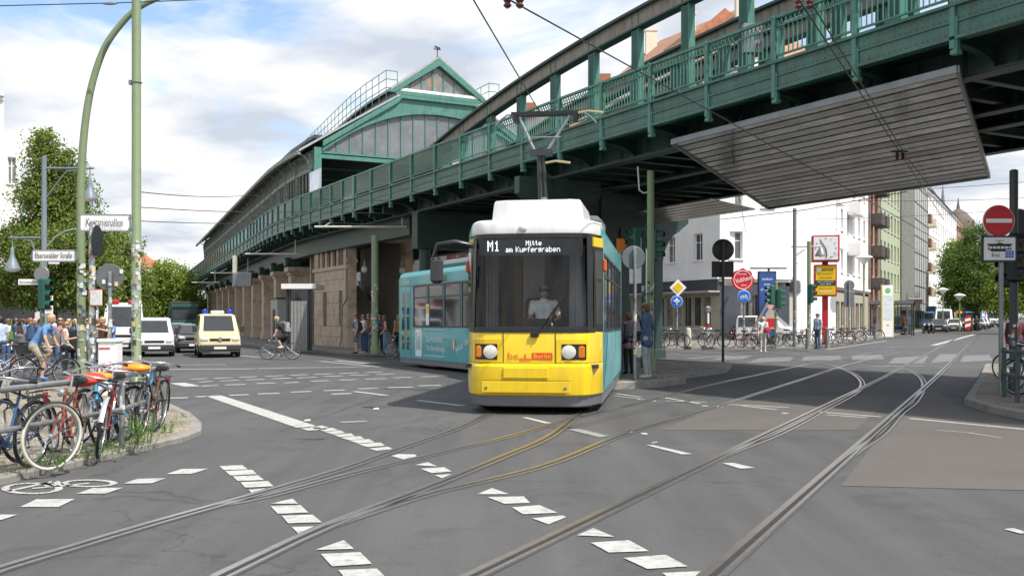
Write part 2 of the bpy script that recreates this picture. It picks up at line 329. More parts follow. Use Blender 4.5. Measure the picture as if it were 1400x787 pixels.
# long band and thin lines
stroke(G(292,541), G(420,584), .34); stroke(G(424,585), G(434,588), .3)
for a, c, wd in (((905,543),(957,552),.1),((910,548),(966,550),.1),((996,553),(1078,557),.12),((1015,555),(1062,560),.1),((1117,563),(1205,570),.12),((1130,567),(1185,571),.1),
                 ((1243,572),(1420,589),.13),((842,538),(876,543),.1),((840,541),(880,546),.08)):
    stroke(G(*a), G(*c), wd)
for a, c in (((1280,588),(1330,592)),((1325,592),(1370,599))): stroke(G(*a), G(*c), .08, M_markw)
for x, y in ((876,546),(893,548),(964,555),(984,556),(1073,565),(1106,567),(860,590),(881,593)): stroke(G(x-4,y), G(x+4,y), .22)
sx = lambda x: 220+x/3.18
sy = lambda y: 470+y/3.18
for r_ in ([(130,200,153),(230,312,149),(340,418,145),(452,530,140),(562,640,136),(668,746,132),(778,856,128),(888,962,124)],
          [(165,225,165),(258,340,160),(370,450,156),(482,565,151),(592,678,147),(708,790,141),(820,905,136),(935,1015,132)],
          [(172,248,183),(280,368,178),(414,496,172),(538,600,169),(650,730,162),(775,855,157),(888,980,153),(1010,1090,147),(1130,1205,143)],
          [(18,118,236),(152,205,230),(297,382,223),(422,515,217),(562,655,209),(708,798,203),(742,828,218),(858,945,195),(985,1095,190),(1120,1218,182)]):
    for x0, x1, y in r_: stroke(G(sx(x0), sy(y+1)), G(sx(x1), sy(y-2)), .24, M_mark)
for x0, y0, x1, y1, wd in ((0,93,283,90,.5),(0,112,410,108,.6),(420,107,700,103,.5),(700,103,960,98,.4),(345,52,430,58,.25),(690,75,960,101,.35),(760,72,900,86,.25),(840,207,985,225,.16),(1115,246,1315,270,.16)):
    stroke(G(sx(x0), sy(y0)), G(sx(x1), sy(y1)), wd, M_markw if wd > .3 else M_mark)
stroke(G(sx(780),sy(342)), G(sx(895),sy(337)), .2, M_markw)
for y in (139, 146, 153): stroke(G(sx(0),sy(y)), G(sx(30+y-139),sy(y)), .3)
stroke(G(sx(70),sy(170)), G(sx(140),sy(185)), .4)
# bicycle pictogram painted on the lane
def gring(cx, cy, rx, ry, t=.07):
    pts = [G(cx+rx*math.cos(a), cy+ry*math.sin(a)) for a in np.linspace(0, 2*math.pi, 25)]
    for i in range(24): stroke(pts[i], pts[i+1], t)
gring(44,668,37,7); gring(122,661,34,4.5)
for a, c in (((10,672),(75,658)),((75,658),(84,664)),((44,668),(70,666)),((70,666),(122,661)),((60,660),(70,666))): stroke(G(*a), G(*c), .07)
# repaired asphalt
def patch(pts, m, dz=.004):
    o = mark([G(*p) for p in pts], m, 'asphalt_patch', dz); return o
patch([(1150,664),(1262,520),(1302,551),(1400,578),(1480,600),(1480,672)], M_patch)
patch([(905,588),(985,552),(1096,541),(1222,541),(1170,588)], M_patch)
# tram tracks
def crom(pts, step=.5):
    pts = [Vector((p[0],p[1],0)) for p in pts]; pts = [pts[0]*2-pts[1]]+pts+[pts[-1]*2-pts[-2]]; o = []
    for i in range(1, len(pts)-2):
        a, b_, c, d = pts[i-1:i+3]; n = max(2, int((c-b_).length/step))
        for k in range(n):
            t = k/n; o.append(.5*((2*b_)+(c-a)*t+(2*a-5*b_+4*c-d)*t*t+(3*b_-a-3*c+d)*t**3))
    o.append(pts[-2]); return o
def rail(parent, pts, gold=False, side=1, dz=0.0):
    """grooved rail: head, groove and guard lip swept along a path"""
    def strip(o0, o1, zt, m, name):
        bb = MB(); rings = []
        for i, p in enumerate(pts):
            t = (pts[min(i+1,len(pts)-1)]-pts[max(i-1,0)]).normalized(); r = Vector((t.y,-t.x,0))*side; z = gz(p.x,p.y)+dz
            a = p+r*o0; c = p+r*o1; rings.append([(a.x,a.y,z+.001),(c.x,c.y,z+.001),(c.x,c.y,z+zt),(a.x,a.y,z+zt)])
        bb.loft(rings); return bb.build(name, m, parent)
    strip(-.072,-.016,.014, M_rail, 'rail_head'); strip(-.016,.032,.010, M_groove, 'rail_groove'); strip(.032,.064,.013, M_rail, 'rail_lip')
    strip(-.092,-.072,.011, M_gold if gold else M_patchd, 'rail_joint'); strip(.064,.084,.011, M_patchd, 'rail_joint')
tr1 = tag(bpy.data.objects.new('tram_track', None), 'worn rails of the straight tram track running into the right street', None, kind='structure'); COL.objects.link(tr1)
ln = lambda x0, y0, y1, k=.489, n=24: [Vector((x0+k*(y-y0), y, 0)) for y in np.linspace(3.2, y1, n)]
rail(tr1, ln(-.23,6.28,150), True); rail(tr1, ln(1.27,6.28,150), True)
tr2 = tag(bpy.data.objects.new('tram_track', None), 'slim rails of the tram track passing right beside the tram', None, kind='structure'); COL.objects.link(tr2)
rail(tr2, crom([G(*p) for p in ((300,691),(370,677.5),(500,643),(625,614),(700,596),(775,575),(890,547),(1000,520),(1115,496),(1180,485),(1235,475))]), dz=-.003)
rail(tr2, crom([G(*p) for p in ((450,719.5),(530,693),(600,672),(700,649),(765,630),(860,592),(980,556),(1135,506),(1190,491),(1250,478))]), True, dz=-.003)
TRC = [(.38,17.2),(1.3,21.5),(1.62,25.5),(.95,28.2),(-.5,31),(-2.75,35.2),(-6,42),(-11,52),(-17,66)]
tr3 = tag(bpy.data.objects.new('tram_track', None), 'curved tram rails the yellow tram is turning on', None, kind='structure'); COL.objects.link(tr3)
cp = crom([(.1,15.4)]+TRC)
def off(pts, d):
    o = []
    for i, p in enumerate(pts):
        t = (pts[min(i+1,len(pts)-1)]-pts[max(i-1,0)]).normalized(); o.append(p+Vector((t.y,-t.x,0))*d)
    return o
rail(tr3, crom([G(*p) for p in ((-60,802),(0,779),(100,749),(210,716),(370,671),(470,641),(540,616),(625,586),(668,567))]+[off(cp,-.72)[k] for k in range(6,len(cp),4)]))
rail(tr3, crom([G(*p) for p in ((300,790),(450,719),(600,661),(690,624),(750,598),(790,568))]+[off(cp,.72)[k] for k in range(6,len(cp),4)]), True)
tr4 = tag(bpy.data.objects.new('tram_track', None), 'tightly curved rails branching off the straight track under the viaduct', None, kind='structure'); COL.objects.link(tr4)
rail(tr4, crom([(1.0,8.8),(2.54,11.9),(3.80,14.2),(5.35,17.4),(8.25,23.6),(9.96,28.6),(11.1,33.5),(11.6,37.5),(11.15,41.5),(10,45.4),(7.4,50.6)]), dz=-.003)
rail(tr4, crom([(2.5,8.8),(4.04,11.9),(5.28,14.2),(6.8,17.4),(8.2,20.2),(10.6,25.6),(12.3,30.3),(13.3,34.6),(13.55,38.2),(13.2,42),(12.2,46),(9.9,52)]), dz=-.003)
M_markf = mat('faded_zebra_paint', (.165,.163,.158), .75, var=.2, scale=3, dirt=(.1,.1,.098), dscale=2.5, damt=1.0)
# zebra and far markings of the right street
for q in ([(1040,489),(1085,488),(1080,494),(1020,496)],[(1100,487),(1150,486),(1148,492),(1095,493)],[(1165,486),(1205,485),(1210,491),(1165,492)],[(1222,489),(1270,486),(1262,497),(1215,497)],[(1285,484),(1312,484),(1306,494),(1272,496)],[(1318,486),(1352,485),(1358,493),(1312,495)],
          [(990,487),(1030,486),(1015,491),(970,492)]):
    mark([G(*p) for p in q], M_markf)
stroke(G(1276,472), G(1332,457), .35); stroke(G(1205,475), G(1275,473), .25, M_markw); stroke(G(1130,478), G(1210,466), .3, M_markw)
for a, c in (((940,490),(1000,486)),((1190,501),(1262,500))): stroke(G(*a), G(*c), .3, M_markw)
# ---------------------------------------------------------------- pavements with kerb stones
def pavement(name, label, outline, m, kerb=(), h=.13, kw=.16, klen=.95, gap=.012):
    """outline: xy polygon; kerb: (i,j) runs along outline edges that get separate stones"""
    bb = MB(); n = len(outline)
    top = [(p[0],p[1],gz(*p)+h) for p in outline]; bot = [(p[0],p[1],gz(*p)-.05) for p in outline]
    bb.add(top, [tuple(range(n))]); bb.add(top+bot, [(i,(i+1)%n,n+(i+1)%n,n+i) for i in range(n)])
    o = tag(bb.build(name, m), label, None, kind='structure')
    c = sum((Vector((p[0],p[1],0)) for p in outline), Vector())/n
    for i, j in kerb:
        for a in range(i, j):
            p = Vector((*outline[a % n],0)); q = Vector((*outline[(a+1) % n],0)); L = (q-p).length; d = (q-p)/L; r = Vector((d.y,-d.x,0))
            if r.dot(c-p) > 0: r = -r
            k = max(1, round(L/klen)); s_ = L/k
            for t in range(k):
                a0 = p+d*(t*s_+gap/2)+r*.03; a1 = p+d*((t+1)*s_-gap/2)+r*.03; hh = h+.006+random.uniform(-.006,.008); st = MB()
                z0 = gz(a0.x,a0.y); z1 = gz(a1.x,a1.y); b0 = a0-r*kw; b1 = a1-r*kw; e = r*.02
                st.add([(*a0.xy,z0-.04),(*a1.xy,z1-.04),(*a1.xy,z1+hh-.02),(*a0.xy,z0+hh-.02),(*(a0-e).xy,z0+hh),(*(a1-e).xy,z1+hh),(*b1.xy,z1+hh),(*b0.xy,z0+hh),(*b1.xy,z1+.02),(*b0.xy,z0+.02)],
                       [(0,1,2,3),(3,2,5,4),(4,5,6,7),(7,6,8,9),(0,3,4,7,9),(1,8,6,5,2),(0,9,8,1)])
                st.build('kerb_stone', M_kerb, o)
    return o
pvL = pavement('pavement', 'mosaic paved corner inside the bicycle railing', [(-5.6,4.5),(-5.3,7.5),(-5.08,9.6),(-4.85,11),(-4.6,12.4),(-4.42,13.3),(-4.46,14.2),(-4.8,15.3),(-5.5,16.9),(-6.4,18.6),(-7.6,20.2),(-9.5,22.5),(-14,27),(-24,34),(-40,40),(-60,30),(-60,4)], M_cob, [(0,12)], klen=.9, h=.075)
pvR = pavement('pavement', 'paved corner with granite kerb below the no entry sign', [(8.75,19.2),(12.3,26.2),(16.2,34),(22,33),(30,27),(24,14),(8.3,13.0),(8.35,15.6),(8.45,17.6)], M_cob, [(0,2),(7,9)])
pavement('traffic_island', 'low kerbed island under the viaduct beside the tram', [(2.3,23.6),(3.6,24.4),(4.35,25.6),(4.1,26.6),(5.1,28.6),(6.7,31.2),(7.6,34.6),(5.0,36.5),(3.8,32.5)], M_slab, [(0,7)], h=.17)
pavement('pavement', 'pale pavement in front of the white corner house', [(2,53.5),(8,53),(13,53.5),(17,56.5),(21.2,63),(24.5,70),(40,100),(80,180),(140,300),(120,310),(19,72),(14,69),(6,84),(-2,84)], M_slab, [(0,8)], h=.14, klen=2.2)
pavement('station_pavement', 'raised median pavement along the foot of the viaduct', [(-3.2,47.6),(-5.9,46.2),(-7.6,47.4),(-12,53.6),(-18.5,66),(-31.5,99),(-58,170),(-50,174),(-22,98),(-9.3,64),(2,56),(1.5,50)], M_slab, [(0,5)], h=.13, klen=1.6)
pavement('far_pavement', 'pavement across the avenue under the street trees', [(-26,52),(-33,80),(-43,120),(-60,180),(-95,180),(-60,60),(-36,44)], M_slab, [(0,3)], h=.12, klen=3)
# ================================================================ viaduct
TH0, TH1 = R(28.7), R(21.4)
_S0, _DS = -60.0, .5
_path = {}; 
def _heading(s): 
    t = min(1, max(0, (s-40)/14)); t = t*t*(3-2*t); return TH0+(TH1-TH0)*t
_p = Vector((8.3-.48*_S0, 18.6+.877*_S0)); _pts = []
_p = Vector((8.3, 18.6))-Vector((-math.sin(TH0), math.cos(TH0)))*(-_S0)
for i in range(int(240/_DS)):
    s = _S0+i*_DS; _pts.append((_p.copy(), _heading(s))); h = _heading(s+_DS/2); _p = _p+Vector((-math.sin(h), math.cos(h)))*_DS
def VA(s, b, z):
    t = (s-_S0)/_DS; i = max(0, min(len(_pts)-2, int(t))); f = t-i
    p = _pts[i][0].lerp(_pts[i+1][0], f); h = _pts[i][1]*(1-f)+_pts[i+1][1]*f
    return Vector((p.x+math.cos(h)*b, p.y+math.sin(h)*b, z))
def VH(s): t = int((s-_S0)/_DS); return _pts[max(0,min(len(_pts)-1,t))][1]
def sweep(prof, s0, s1, ds=2.0, bb=None, zf=None, mi=0):
    bb = bb or MB(); n = max(1, int(round((s1-s0)/ds))); rings = []
    for i in range(n+1):
        s = s0+(s1-s0)*i/n; dz = zf(s) if zf else 0
        rings.append([VA(s, b_, z+dz) for b_, z in prof])
    return bb.loft(rings, mi=mi)
def rect(b0, b1, z0, z1): return [(b0,z0),(b1,z0),(b1,z1),(b0,z1)]
via = thing('viaduct', 'green riveted steel railway viaduct spanning the crossing', 'viaduct', VA(28,4.6,0))
def vobj(name, me, s, b, z, par=None):                     # shared mesh placed at station s, axis along the track
    par = par or via
    return obj(name, me, par, VA(s,b,z)-parent_loc(par), (0,0,VH(s)))
def chordH(s): return 10.95-2.25*min(1.0, abs(s-4)/24.0)**2.4
S_ARCH0, S_ARCH1 = -20, 28
K = [.07+2.36*i for i in range(-11, 13)]
# edge beam and walkway
eb = MB(); sweep(rect(.02,.16,6.92,7.5), -30, 165, bb=eb); sweep(rect(-.06,.3,7.5,7.56), -30, 165, bb=eb); sweep(rect(-.03,.2,6.88,6.94), -30, 165, bb=eb); sweep(rect(-.012,.03,7.2,7.235), -30, 165, bb=eb)
eb.build('edge_beam', M_teal, via)
eb = MB(); sweep(rect(10.76,10.9,6.92,7.5), -30, 165, bb=eb); sweep(rect(10.6,10.96,7.5,7.56), -30, 165, bb=eb); eb.build('edge_beam', M_teal, via)
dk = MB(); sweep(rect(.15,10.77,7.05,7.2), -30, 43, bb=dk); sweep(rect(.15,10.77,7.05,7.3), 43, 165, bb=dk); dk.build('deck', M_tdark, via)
# rivet rows on the near edge beam and upper chord
rv_ = MB()
def rivet(c, nrm, r_=.018):
    t_ = Vector((-nrm.y,nrm.x,0)).normalized(); u_ = Vector((0,0,1)); rv_.add([c+nrm*.014,c-t_*r_-u_*r_,c+t_*r_-u_*r_,c+t_*r_+u_*r_,c-t_*r_+u_*r_],[(0,1,2),(0,2,3),(0,3,4),(0,4,1)])
for s in np.arange(-3, 30, .13):
    nn_ = -Vector((math.cos(VH(s)),math.sin(VH(s)),0))
    for z in (7.42,7.28,7.0): rivet(VA(s,.019,z), nn_)
    h = chordH(s) if s < 27 else 0
    if h > 8.9:
        for dz in (-.1,-.45): rivet(VA(s,1.209,h+dz), nn_)
tag(rv_.build('rivets', M_teal, via), kind='stuff')
# railing near side
hr = MB(); sweep(rect(.0,.09,8.53,8.6), -30, 165, bb=hr); sweep(rect(.02,.07,7.66,7.70), -30, 165, bb=hr); sweep(rect(.025,.065,8.33,8.365), -30, 22.5, bb=hr); hr.build('handrail', M_tealb, via)
hr = MB(); sweep(rect(10.8,10.9,8.5,8.57), -30, 40, bb=hr); sweep(rect(10.82,10.88,7.7,7.75), -30, 40, bb=hr); hr.build('handrail', M_tealb, via)
pb = MB(); pb.box(-.06,.06,-.055,.06,6.72-6.5,8.56-6.5); pb.box(-.045,.045,-.10,.0,6.62-6.5,7.3-6.5); pb.box(-.075,.075,-.12,.03,6.60-6.5,6.68-6.5); pb.box(-.08,.08,-.03,.07,2.04,2.1)
post_me = pb.mesh('railing_post', M_tealb)
POSTS = K+[.07+2.36*13+k*2.36 for k in range(0,2)]
s_ = 33.0; EXT = []
while s_ < 150: EXT.append(s_); s_ += 1.75 if s_ < 60 else 2.5
for s in POSTS+EXT: vobj('railing_post', post_me, s, .03, 6.5)
bl = MB(); bl.box(-.011,.011,-.011,.011,0,.70); bal_me = bl.mesh('baluster', M_tealb)
bt = MB(); bt.box(-.011,.011,-.011,.011,0,.2); 
bmid = bl; bl.bar((0,0,.7),(.045,0,.85),.02,.02); bl.bar((.09,0,.7),(.045,0,.85),.02,.02)
bal_me = bl.mesh('baluster', M_tealb)
for i in range(len(K)-1):
    s0, s1 = K[i], K[i+1]
    if s1 < -7 or s0 > 20: continue
    n = 17
    for k in range(1, n): vobj('baluster', bal_me, s0+(s1-s0)*k/n, .045, 7.68)
fb = MB()
for s in np.arange(-4, 36, .3): fb.box(-.01,.01,s-.012,s+.012,7.7,8.5)
far = MB(); [far.bar(VA(s,10.85,7.7), VA(s,10.85,8.5), .025, .025) for s in np.arange(-8, 38, .32)]
tag(far.build('far_balusters', M_tealb, via), kind='stuff')
# screens on the station side
def screen_material():
    m = bpy.data.materials.new('green_screen_glass'); m.use_nodes = True; t = m.node_tree; n = t.nodes; l = t.links; n.clear()
    o = n.new('ShaderNodeOutputMaterial'); a = n.new('ShaderNodeBsdfTransparent'); a.inputs[0].default_value = (.34,.52,.44,1)
    d = n.new('ShaderNodeBsdfPrincipled'); d.inputs['Base Color'].default_value = (.035,.15,.10,1); d.inputs['Roughness'].default_value = .12
    x = n.new('ShaderNodeMixShader'); x.inputs[0].default_value = .5; l.new(a.outputs[0], x.inputs[1]); l.new(d.outputs[0], x.inputs[2]); l.new(x.outputs[0], o.inputs[0]); return m
M_screen = screen_material()
SP = [K[-3+i] for i in range(3)]+[.07+2.36*13, .07+2.36*14]+EXT
SP = sorted(set([round(x,3) for x in K if x > 19.5]+[round(.07+2.36*13,3)]+[round(x,3) for x in EXT]))
for a, c in zip(SP[:-1], SP[1:]):
    bb = MB(); sweep(rect(.035,.05,7.72,8.52), a+.07, c-.07, ds=1.5, bb=bb); bb.build('screen_panel', M_screen, via)
# main girders
def girder(b0, near):
    g = MB(); sweep(rect(b0-.02,b0+.02,6.5,7.6), -30, 30, ds=2.36, bb=g); sweep(rect(b0-.2,b0+.2,6.42,6.5), -30, 165, bb=g)
    for s in np.arange(-30, 30, 1.18): g.bar(VA(s,b0-.14,6.5), VA(s,b0-.14,7.0), .1, .02)
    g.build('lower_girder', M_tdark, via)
    g = MB(); n = 40; rings = []
    for i in range(n+1):
        s = S_ARCH0+(S_ARCH1-S_ARCH0)*i/n; h = chordH(s); rings.append([VA(s,b0-.09,h-.46),VA(s,b0+.09,h-.46),VA(s,b0+.09,h-.03),VA(s,b0-.09,h-.03)])
    g.loft(rings); g.build('upper_chord', M_brown, via)
    f1 = MB(); f2 = MB()
    for bbq, z0, z1, wd in ((f1,-.03,.05,.25),(f1,-.51,-.46,.17)):
        rings = []
        for i in range(n+1):
            s = S_ARCH0+(S_ARCH1-S_ARCH0)*i/n; h = chordH(s); rings.append([VA(s,b0-wd,h+z0),VA(s,b0+wd,h+z0),VA(s,b0+wd,h+z1),VA(s,b0-wd,h+z1)])
        bbq.loft(rings)
    f1.build('chord_flange', M_tdark, via)
    for s in K:
        h = chordH(s)
        if h < 8.9 or s < -8: continue
        p = MB(); p.box(-.11,.11,-.17,-.15,0,h-7.4); p.box(-.11,.11,.15,.17,0,h-7.4); p.box(-.105,-.085,-.15,.15,0,h-7.95); p.box(-.105,.105,-.15,.15,.7,h-7.97)
        p.box(-.13,.13,-.2,.2,-.2,.7)
        # rivet rows
        if near:
            for z in np.arange(.1, h-7.6, .13):
                for y in (-.12,.12):
                    p.add([(-.15 if z < .7 else -.117,y,z),(-.1,y-.017,z-.017),(-.1,y+.017,z-.017),(-.1,y+.017,z+.017),(-.1,y-.017,z+.017)], [(0,1,2),(0,2,3),(0,3,4),(0,4,1)])
        q = p.mesh('girder_post', M_tealb); vobj('girder_post', q, s, b0, 7.4)
for b0, nr in ((1.3,True),(4.6,False),(6.3,False),(9.6,False)): girder(b0, nr)
# brackets carrying the walkway
def bracket(dp=.62):
    p = MB(); pr = [(-.02,.0),(-.02,.98)]
    poly = [(0,0),(0,dp-.05),(-1.15,dp-.05),(-1.15,dp-.22)]
    for a in np.linspace(0, math.pi/2, 9): poly.append((-1.1+.95*math.sin(a), (dp-.25)-(dp-.27)*(1-math.cos(a))))
    p.prism([(x,-.02,z) for x, z in poly], (0,.04,0))
    arc = [(-1.15,dp-.22)]+[(-1.1+.95*math.sin(a), (dp-.25)-(dp-.27)*(1-math.cos(a))) for a in np.linspace(0, math.pi/2, 9)]
    for (x0,z0),(x1,z1) in zip(arc[:-1], arc[1:]): p.bar((x0,0,z0),(x1,0,z1),.16,.025,up=(0,1,0)) if False else p.hexa([(x0,-.09,z0-.02),(x1,-.09,z1-.02),(x1,.09,z1-.02),(x0,.09,z0-.02),(x0,-.09,z0+.01),(x1,-.09,z1+.01),(x1,.09,z1+.01),(x0,.09,z0+.01)])
    return p.mesh('bracket', M_tdark)
br_me = bracket()
for s in [x for x in POSTS if x > -12]+EXT[:30]: vobj('bracket', br_me, s, 1.26, 6.44)
# cross beams and stringers of the underside
for i, s in enumerate(np.arange(-12, 60, 1.18)):
    for b0 in (1.32, 6.32):
        g = MB(); g.bar(VA(s,b0,6.8), VA(s,b0+3.26,6.8), .03, .5); g.bar(VA(s,b0,6.55), VA(s,b0+3.26,6.55), .2, .03)
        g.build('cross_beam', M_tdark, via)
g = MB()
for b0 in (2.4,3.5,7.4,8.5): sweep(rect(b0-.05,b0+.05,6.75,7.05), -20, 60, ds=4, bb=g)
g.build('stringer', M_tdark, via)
# steel columns with curved heads
def column(s, b0, hw=1.0):
    base = VA(s,b0,0); zb = gz(base.x,base.y)
    c = MB(); sec = [(-.2,-.2),(.2,-.2),(.2,.2),(-.2,.2)]
    c.loft([[(x*k,y*k,z) for x, y in sec] for z, k in ((zb,1.5),(zb+.35,1.45),(zb+.4,.95),(3.9,1.0),(5.9,1.25),(6.42,1.3))])
    for sg in (-1,1):
        poly = [(0,6.4),(sg*hw*1.6,6.4),(sg*hw*1.6,5.85),(sg*hw*1.3,5.65)]+[(sg*(.2+(hw*1.1)*(1-math.sin(a))), 5.5-1.7*(1-math.cos(a))) for a in np.linspace(.2, math.pi/2, 7)]+[(0,3.7)]
        c.prism([(x,-.17,z) for x, z in poly], (0,.34,0))
    return obj('column', c.mesh('column', M_tdark), via, Vector((base.x,base.y,0))-via.location, (0,0,VH(s)))
for s, b0 in ((16.4,1.3),(18.6,4.6),(19.8,6.3),(22.0,9.6),(-12,1.3),(-9.5,4.6),(-6,9.6)): column(s, b0)
# end cross girder with deep plate near the station
g = MB()
g.bar(VA(28,1.0,5.6), VA(28,10.1,5.6), .6, 1.5); g.bar(VA(28,1.0,6.38), VA(28,10.1,6.38), .9, .08); g.bar(VA(28,1.0,4.85), VA(28,10.1,4.85), .8, .06)
for b0 in (1.5,5.4,9.6): g.tube(VA(28,b0,0), VA(28,b0,4.9), .3, .26, 12)
g.build('cross_girder', M_tdark, via, smooth=40)
# station part: floor girders and edge
g = MB()
for s in np.arange(30, 120, 1.75): g.bar(VA(s,.3,6.75), VA(s,10.5,6.35), .1, .5)
sweep(rect(1.6,2.2,5.6,6.9), 30, 120, bb=g); sweep(rect(8.6,9.2,5.6,6.9), 30, 120, bb=g)
g.build('floor_girder', M_tdark, via)
# overhead arms hung from the viaduct
M_arm = mat('cream_pipe', (.55,.52,.45), .5, var=.1)
for (x0,x1,y,Y) in ((430,556,310,46),(335,410,347,60),(288,345,373,78),(262,300,386,95)):
    g = MB(); g.tube(P(x0,y,Y), P(x1,y,Y), .05); g.tube(P(x0+12,y,Y), P(x0+22,y-6,Y), .025); g.tube(P(x1-6,y,Y), P(x1-6,y,Y)+V(0,0,1.2), .04)
    g.build('overhead_arm', M_arm, via)
# signal box on the walkway
g = MB(); c = VA(5.9,.35,0); g.box(c.x-.22,c.x+.22,c.y-.12,c.y+.12,8.05,8.75); g.tube((c.x,c.y,7.4),(c.x,c.y,8.05),.04); g.build('signal_box', M_grey, via)
for z in (8.25,8.5): g = MB(); g.lathe([(.05,0),(.05,-.05),(.03,-.06)], 10, (c.x+.13,c.y-.12,z), 'y'); g.build('signal_lamp', M_red, via)
# white cabinet near the girder end
g = MB(); c = VA(22.6,.5,0); g.box(c.x-.2,c.x+.2,c.y-.15,c.y+.15,7.6,8.5); g.build('cabinet', M_white, via)
# ---------------------------------------------------------------- sheet metal soffit under the bridge
M_sof = mat('mottled_reflection_aluminium', (.40,.375,.34), .26, .65, var=.3, scale=1.3, dirt=(.12,.115,.11), dscale=1.8, damt=.75)  # noise blotches put patchy reflections into the plank colour
M_sofs = [M_sof, mat('bright_aluminium', (.52,.49,.45), .2, .65, var=.3, scale=1.7, dirt=(.16,.15,.14), dscale=2.4, damt=.7), mat('dull_aluminium', (.30,.275,.245), .32, .6, var=.3, scale=1.1, dirt=(.1,.095,.09), dscale=1.8, damt=.7)]  # same painted reflection blotches in a brighter and a duller tone
M_sofj = mat('soffit_joint', (.03,.03,.03), .7)
sof = thing('soffit_canopy', 'hanging canopy of grey aluminium planks below the viaduct', 'canopy', VA(8,4.6,0))
A, B, C, D = (VA(9.2,.5,6.43), VA(.35,.5,6.43), VA(6.0,9.3,5.72), VA(14.9,9.3,5.72))
n = 19
for i in range(n):
    t0, t1 = i/n, (i+1)/n; a0 = A.lerp(D,t0); a1 = A.lerp(D,t1-.012); b0 = B.lerp(C,t0); b1 = B.lerp(C,t1-.012); up = V(0,0,.05); dz = V(0,0,random.uniform(-.004,.01))
    q = MB(); q.hexa([a0+dz,b0+dz,b1+dz,a1+dz,a0+up,b0+up,b1+up,a1+up]); q.build('plank', random.choice(M_sofs), sof)
q = MB(); q.hexa([A+V(0,0,.08),B+V(0,0,.08),C+V(0,0,.08),D+V(0,0,.08),A+V(0,0,.12),B+V(0,0,.12),C+V(0,0,.12),D+V(0,0,.12)]); q.build('backing', M_sofj, sof)
q = MB()
for a, c in ((A,B),(B,C),(C,D),(D,A)): q.bar(a+V(0,0,.03), c+V(0,0,.03), .07, .14)
q.build('frame', M_grey, sof)
q = MB()
for t in (.08,.3,.52,.75,.95): p = A.lerp(B,t); q.tube(p+V(0,0,.1), p+V(.35,.2,.75), .015)
q.build('hanger', M_dgrey, sof)
# second smaller soffit over the side track
sof2 = thing('soffit_canopy', 'smaller grey plank canopy behind the big one below the viaduct', 'canopy', VA(24,6,0))
A2, B2, C2, D2 = (VA(21,6.2,5.8), VA(14.4,6.2,5.8), VA(15.4,9.2,5.7), VA(22,9.2,5.7))
for i in range(6):
    t0, t1 = i/6, (i+1)/6; a0 = A2.lerp(D2,t0); a1 = A2.lerp(D2,t1-.03); b0 = B2.lerp(C2,t0); b1 = B2.lerp(C2,t1-.03); up = V(0,0,.05)
    q = MB(); q.hexa([a0,b0,b1,a1,a0+up,b0+up,b1+up,a1+up]); q.build('plank', M_sof, sof2)
# ================================================================ station hall
M_roof = mat('zinc_sheet_roof', (.33,.34,.345), .6, var=.2)
M_pane = mat('grey_station_glass', (.16,.17,.18), .18, var=.25, scale=.8, dirt=(.3,.3,.3), dscale=2.5, damt=.3)
M_wallg = mat('grey_green_tracery', (.24,.265,.225), .6, var=.35, scale=6, dirt=(.03,.04,.035), dscale=5, damt=.8)
hall = thing('station_hall', 'green iron station hall with glazed gable and lantern roof', 'station hall', VA(43,8.5,7.3))
sG = 42.7
def HW(w, z, s=sG): return VA(s, 1.0+w, z)
def roofz(w): w = min(w, 15.4-w); return 11.55+(14.9-11.55)*w/5.2 if w < 5.2 else 15.1
# roof planes (receding) with eaves
g = MB()
for w0, z0, w1, z1 in ((-.9,11.15,5.2,14.95),(5.0,15.0,5.2,15.3),(4.6,15.2,7.7,17.45),(7.7,17.45,10.8,15.2),(10.2,14.95,16.3,11.15)):
    sweep([(1+w0,z0),(1+w1,z1),(1+w1,z1+.14),(1+w0,z0+.14)], sG-.35, 116, ds=4, bb=g)
g.build('roof', M_roof, hall)
g = MB(); sweep(rect(.02,.2,11.0,11.2), sG-.3, 116, ds=3, bb=g); sweep(rect(.95,1.2,10.3,11.35), sG, 116, ds=3, bb=g); g.build('eaves_band', M_wallg, hall)
# gable: posts, tie beam, arch plate, panes
GN = (VA(sG-1,1,0)-VA(sG,1,0)).normalized()
def gq(poly, d0, d1, m, name, smooth=None):
    q = MB(); q.prism([HW(w,z)+GN*d0 for w, z in poly], GN*(d1-d0)); return q.build(name, m, hall)
for w in (0,15.0): gq([(w,7.3),(w+.42,7.3),(w+.42,11.5),(w,11.5)], 0, .3, M_tealb, 'gable_post')
gq([(.42,10.9),(15,10.9),(15,11.12),(.42,11.12)], 0, .24, M_tealb, 'tie_beam'); gq([(.42,11.2),(15,11.2),(15,11.3),(.42,11.3)], .02, .18, M_tealb, 'tie_beam')
def archz(w): x = (w-7.71)/7.2; return 11.3+2.75*max(0, 1-abs(x)**2.1)
ws = np.linspace(.5, 14.9, 49)
q = MB()
for w0, w1 in zip(ws[:-1], ws[1:]):
    q.prism([HW(w0,archz(w0))+GN*.05, HW(w1,archz(w1))+GN*.05, HW(w1,roofz(w1)-.02)+GN*.05, HW(w0,roofz(w0)-.02)+GN*.05], GN*.1)
q.build('arch_plate', M_tealb, hall)
q = MB()
for w0, w1 in zip(ws[:-1], ws[1:]): q.prism([HW(w0,archz(w0)-.02)+GN*.02, HW(w1,archz(w1)-.02)+GN*.02, HW(w1,archz(w1)+.16)+GN*.02, HW(w0,archz(w0)+.16)+GN*.02], GN*.22)
q.build('arch_rib', M_tealb, hall)
q = MB()
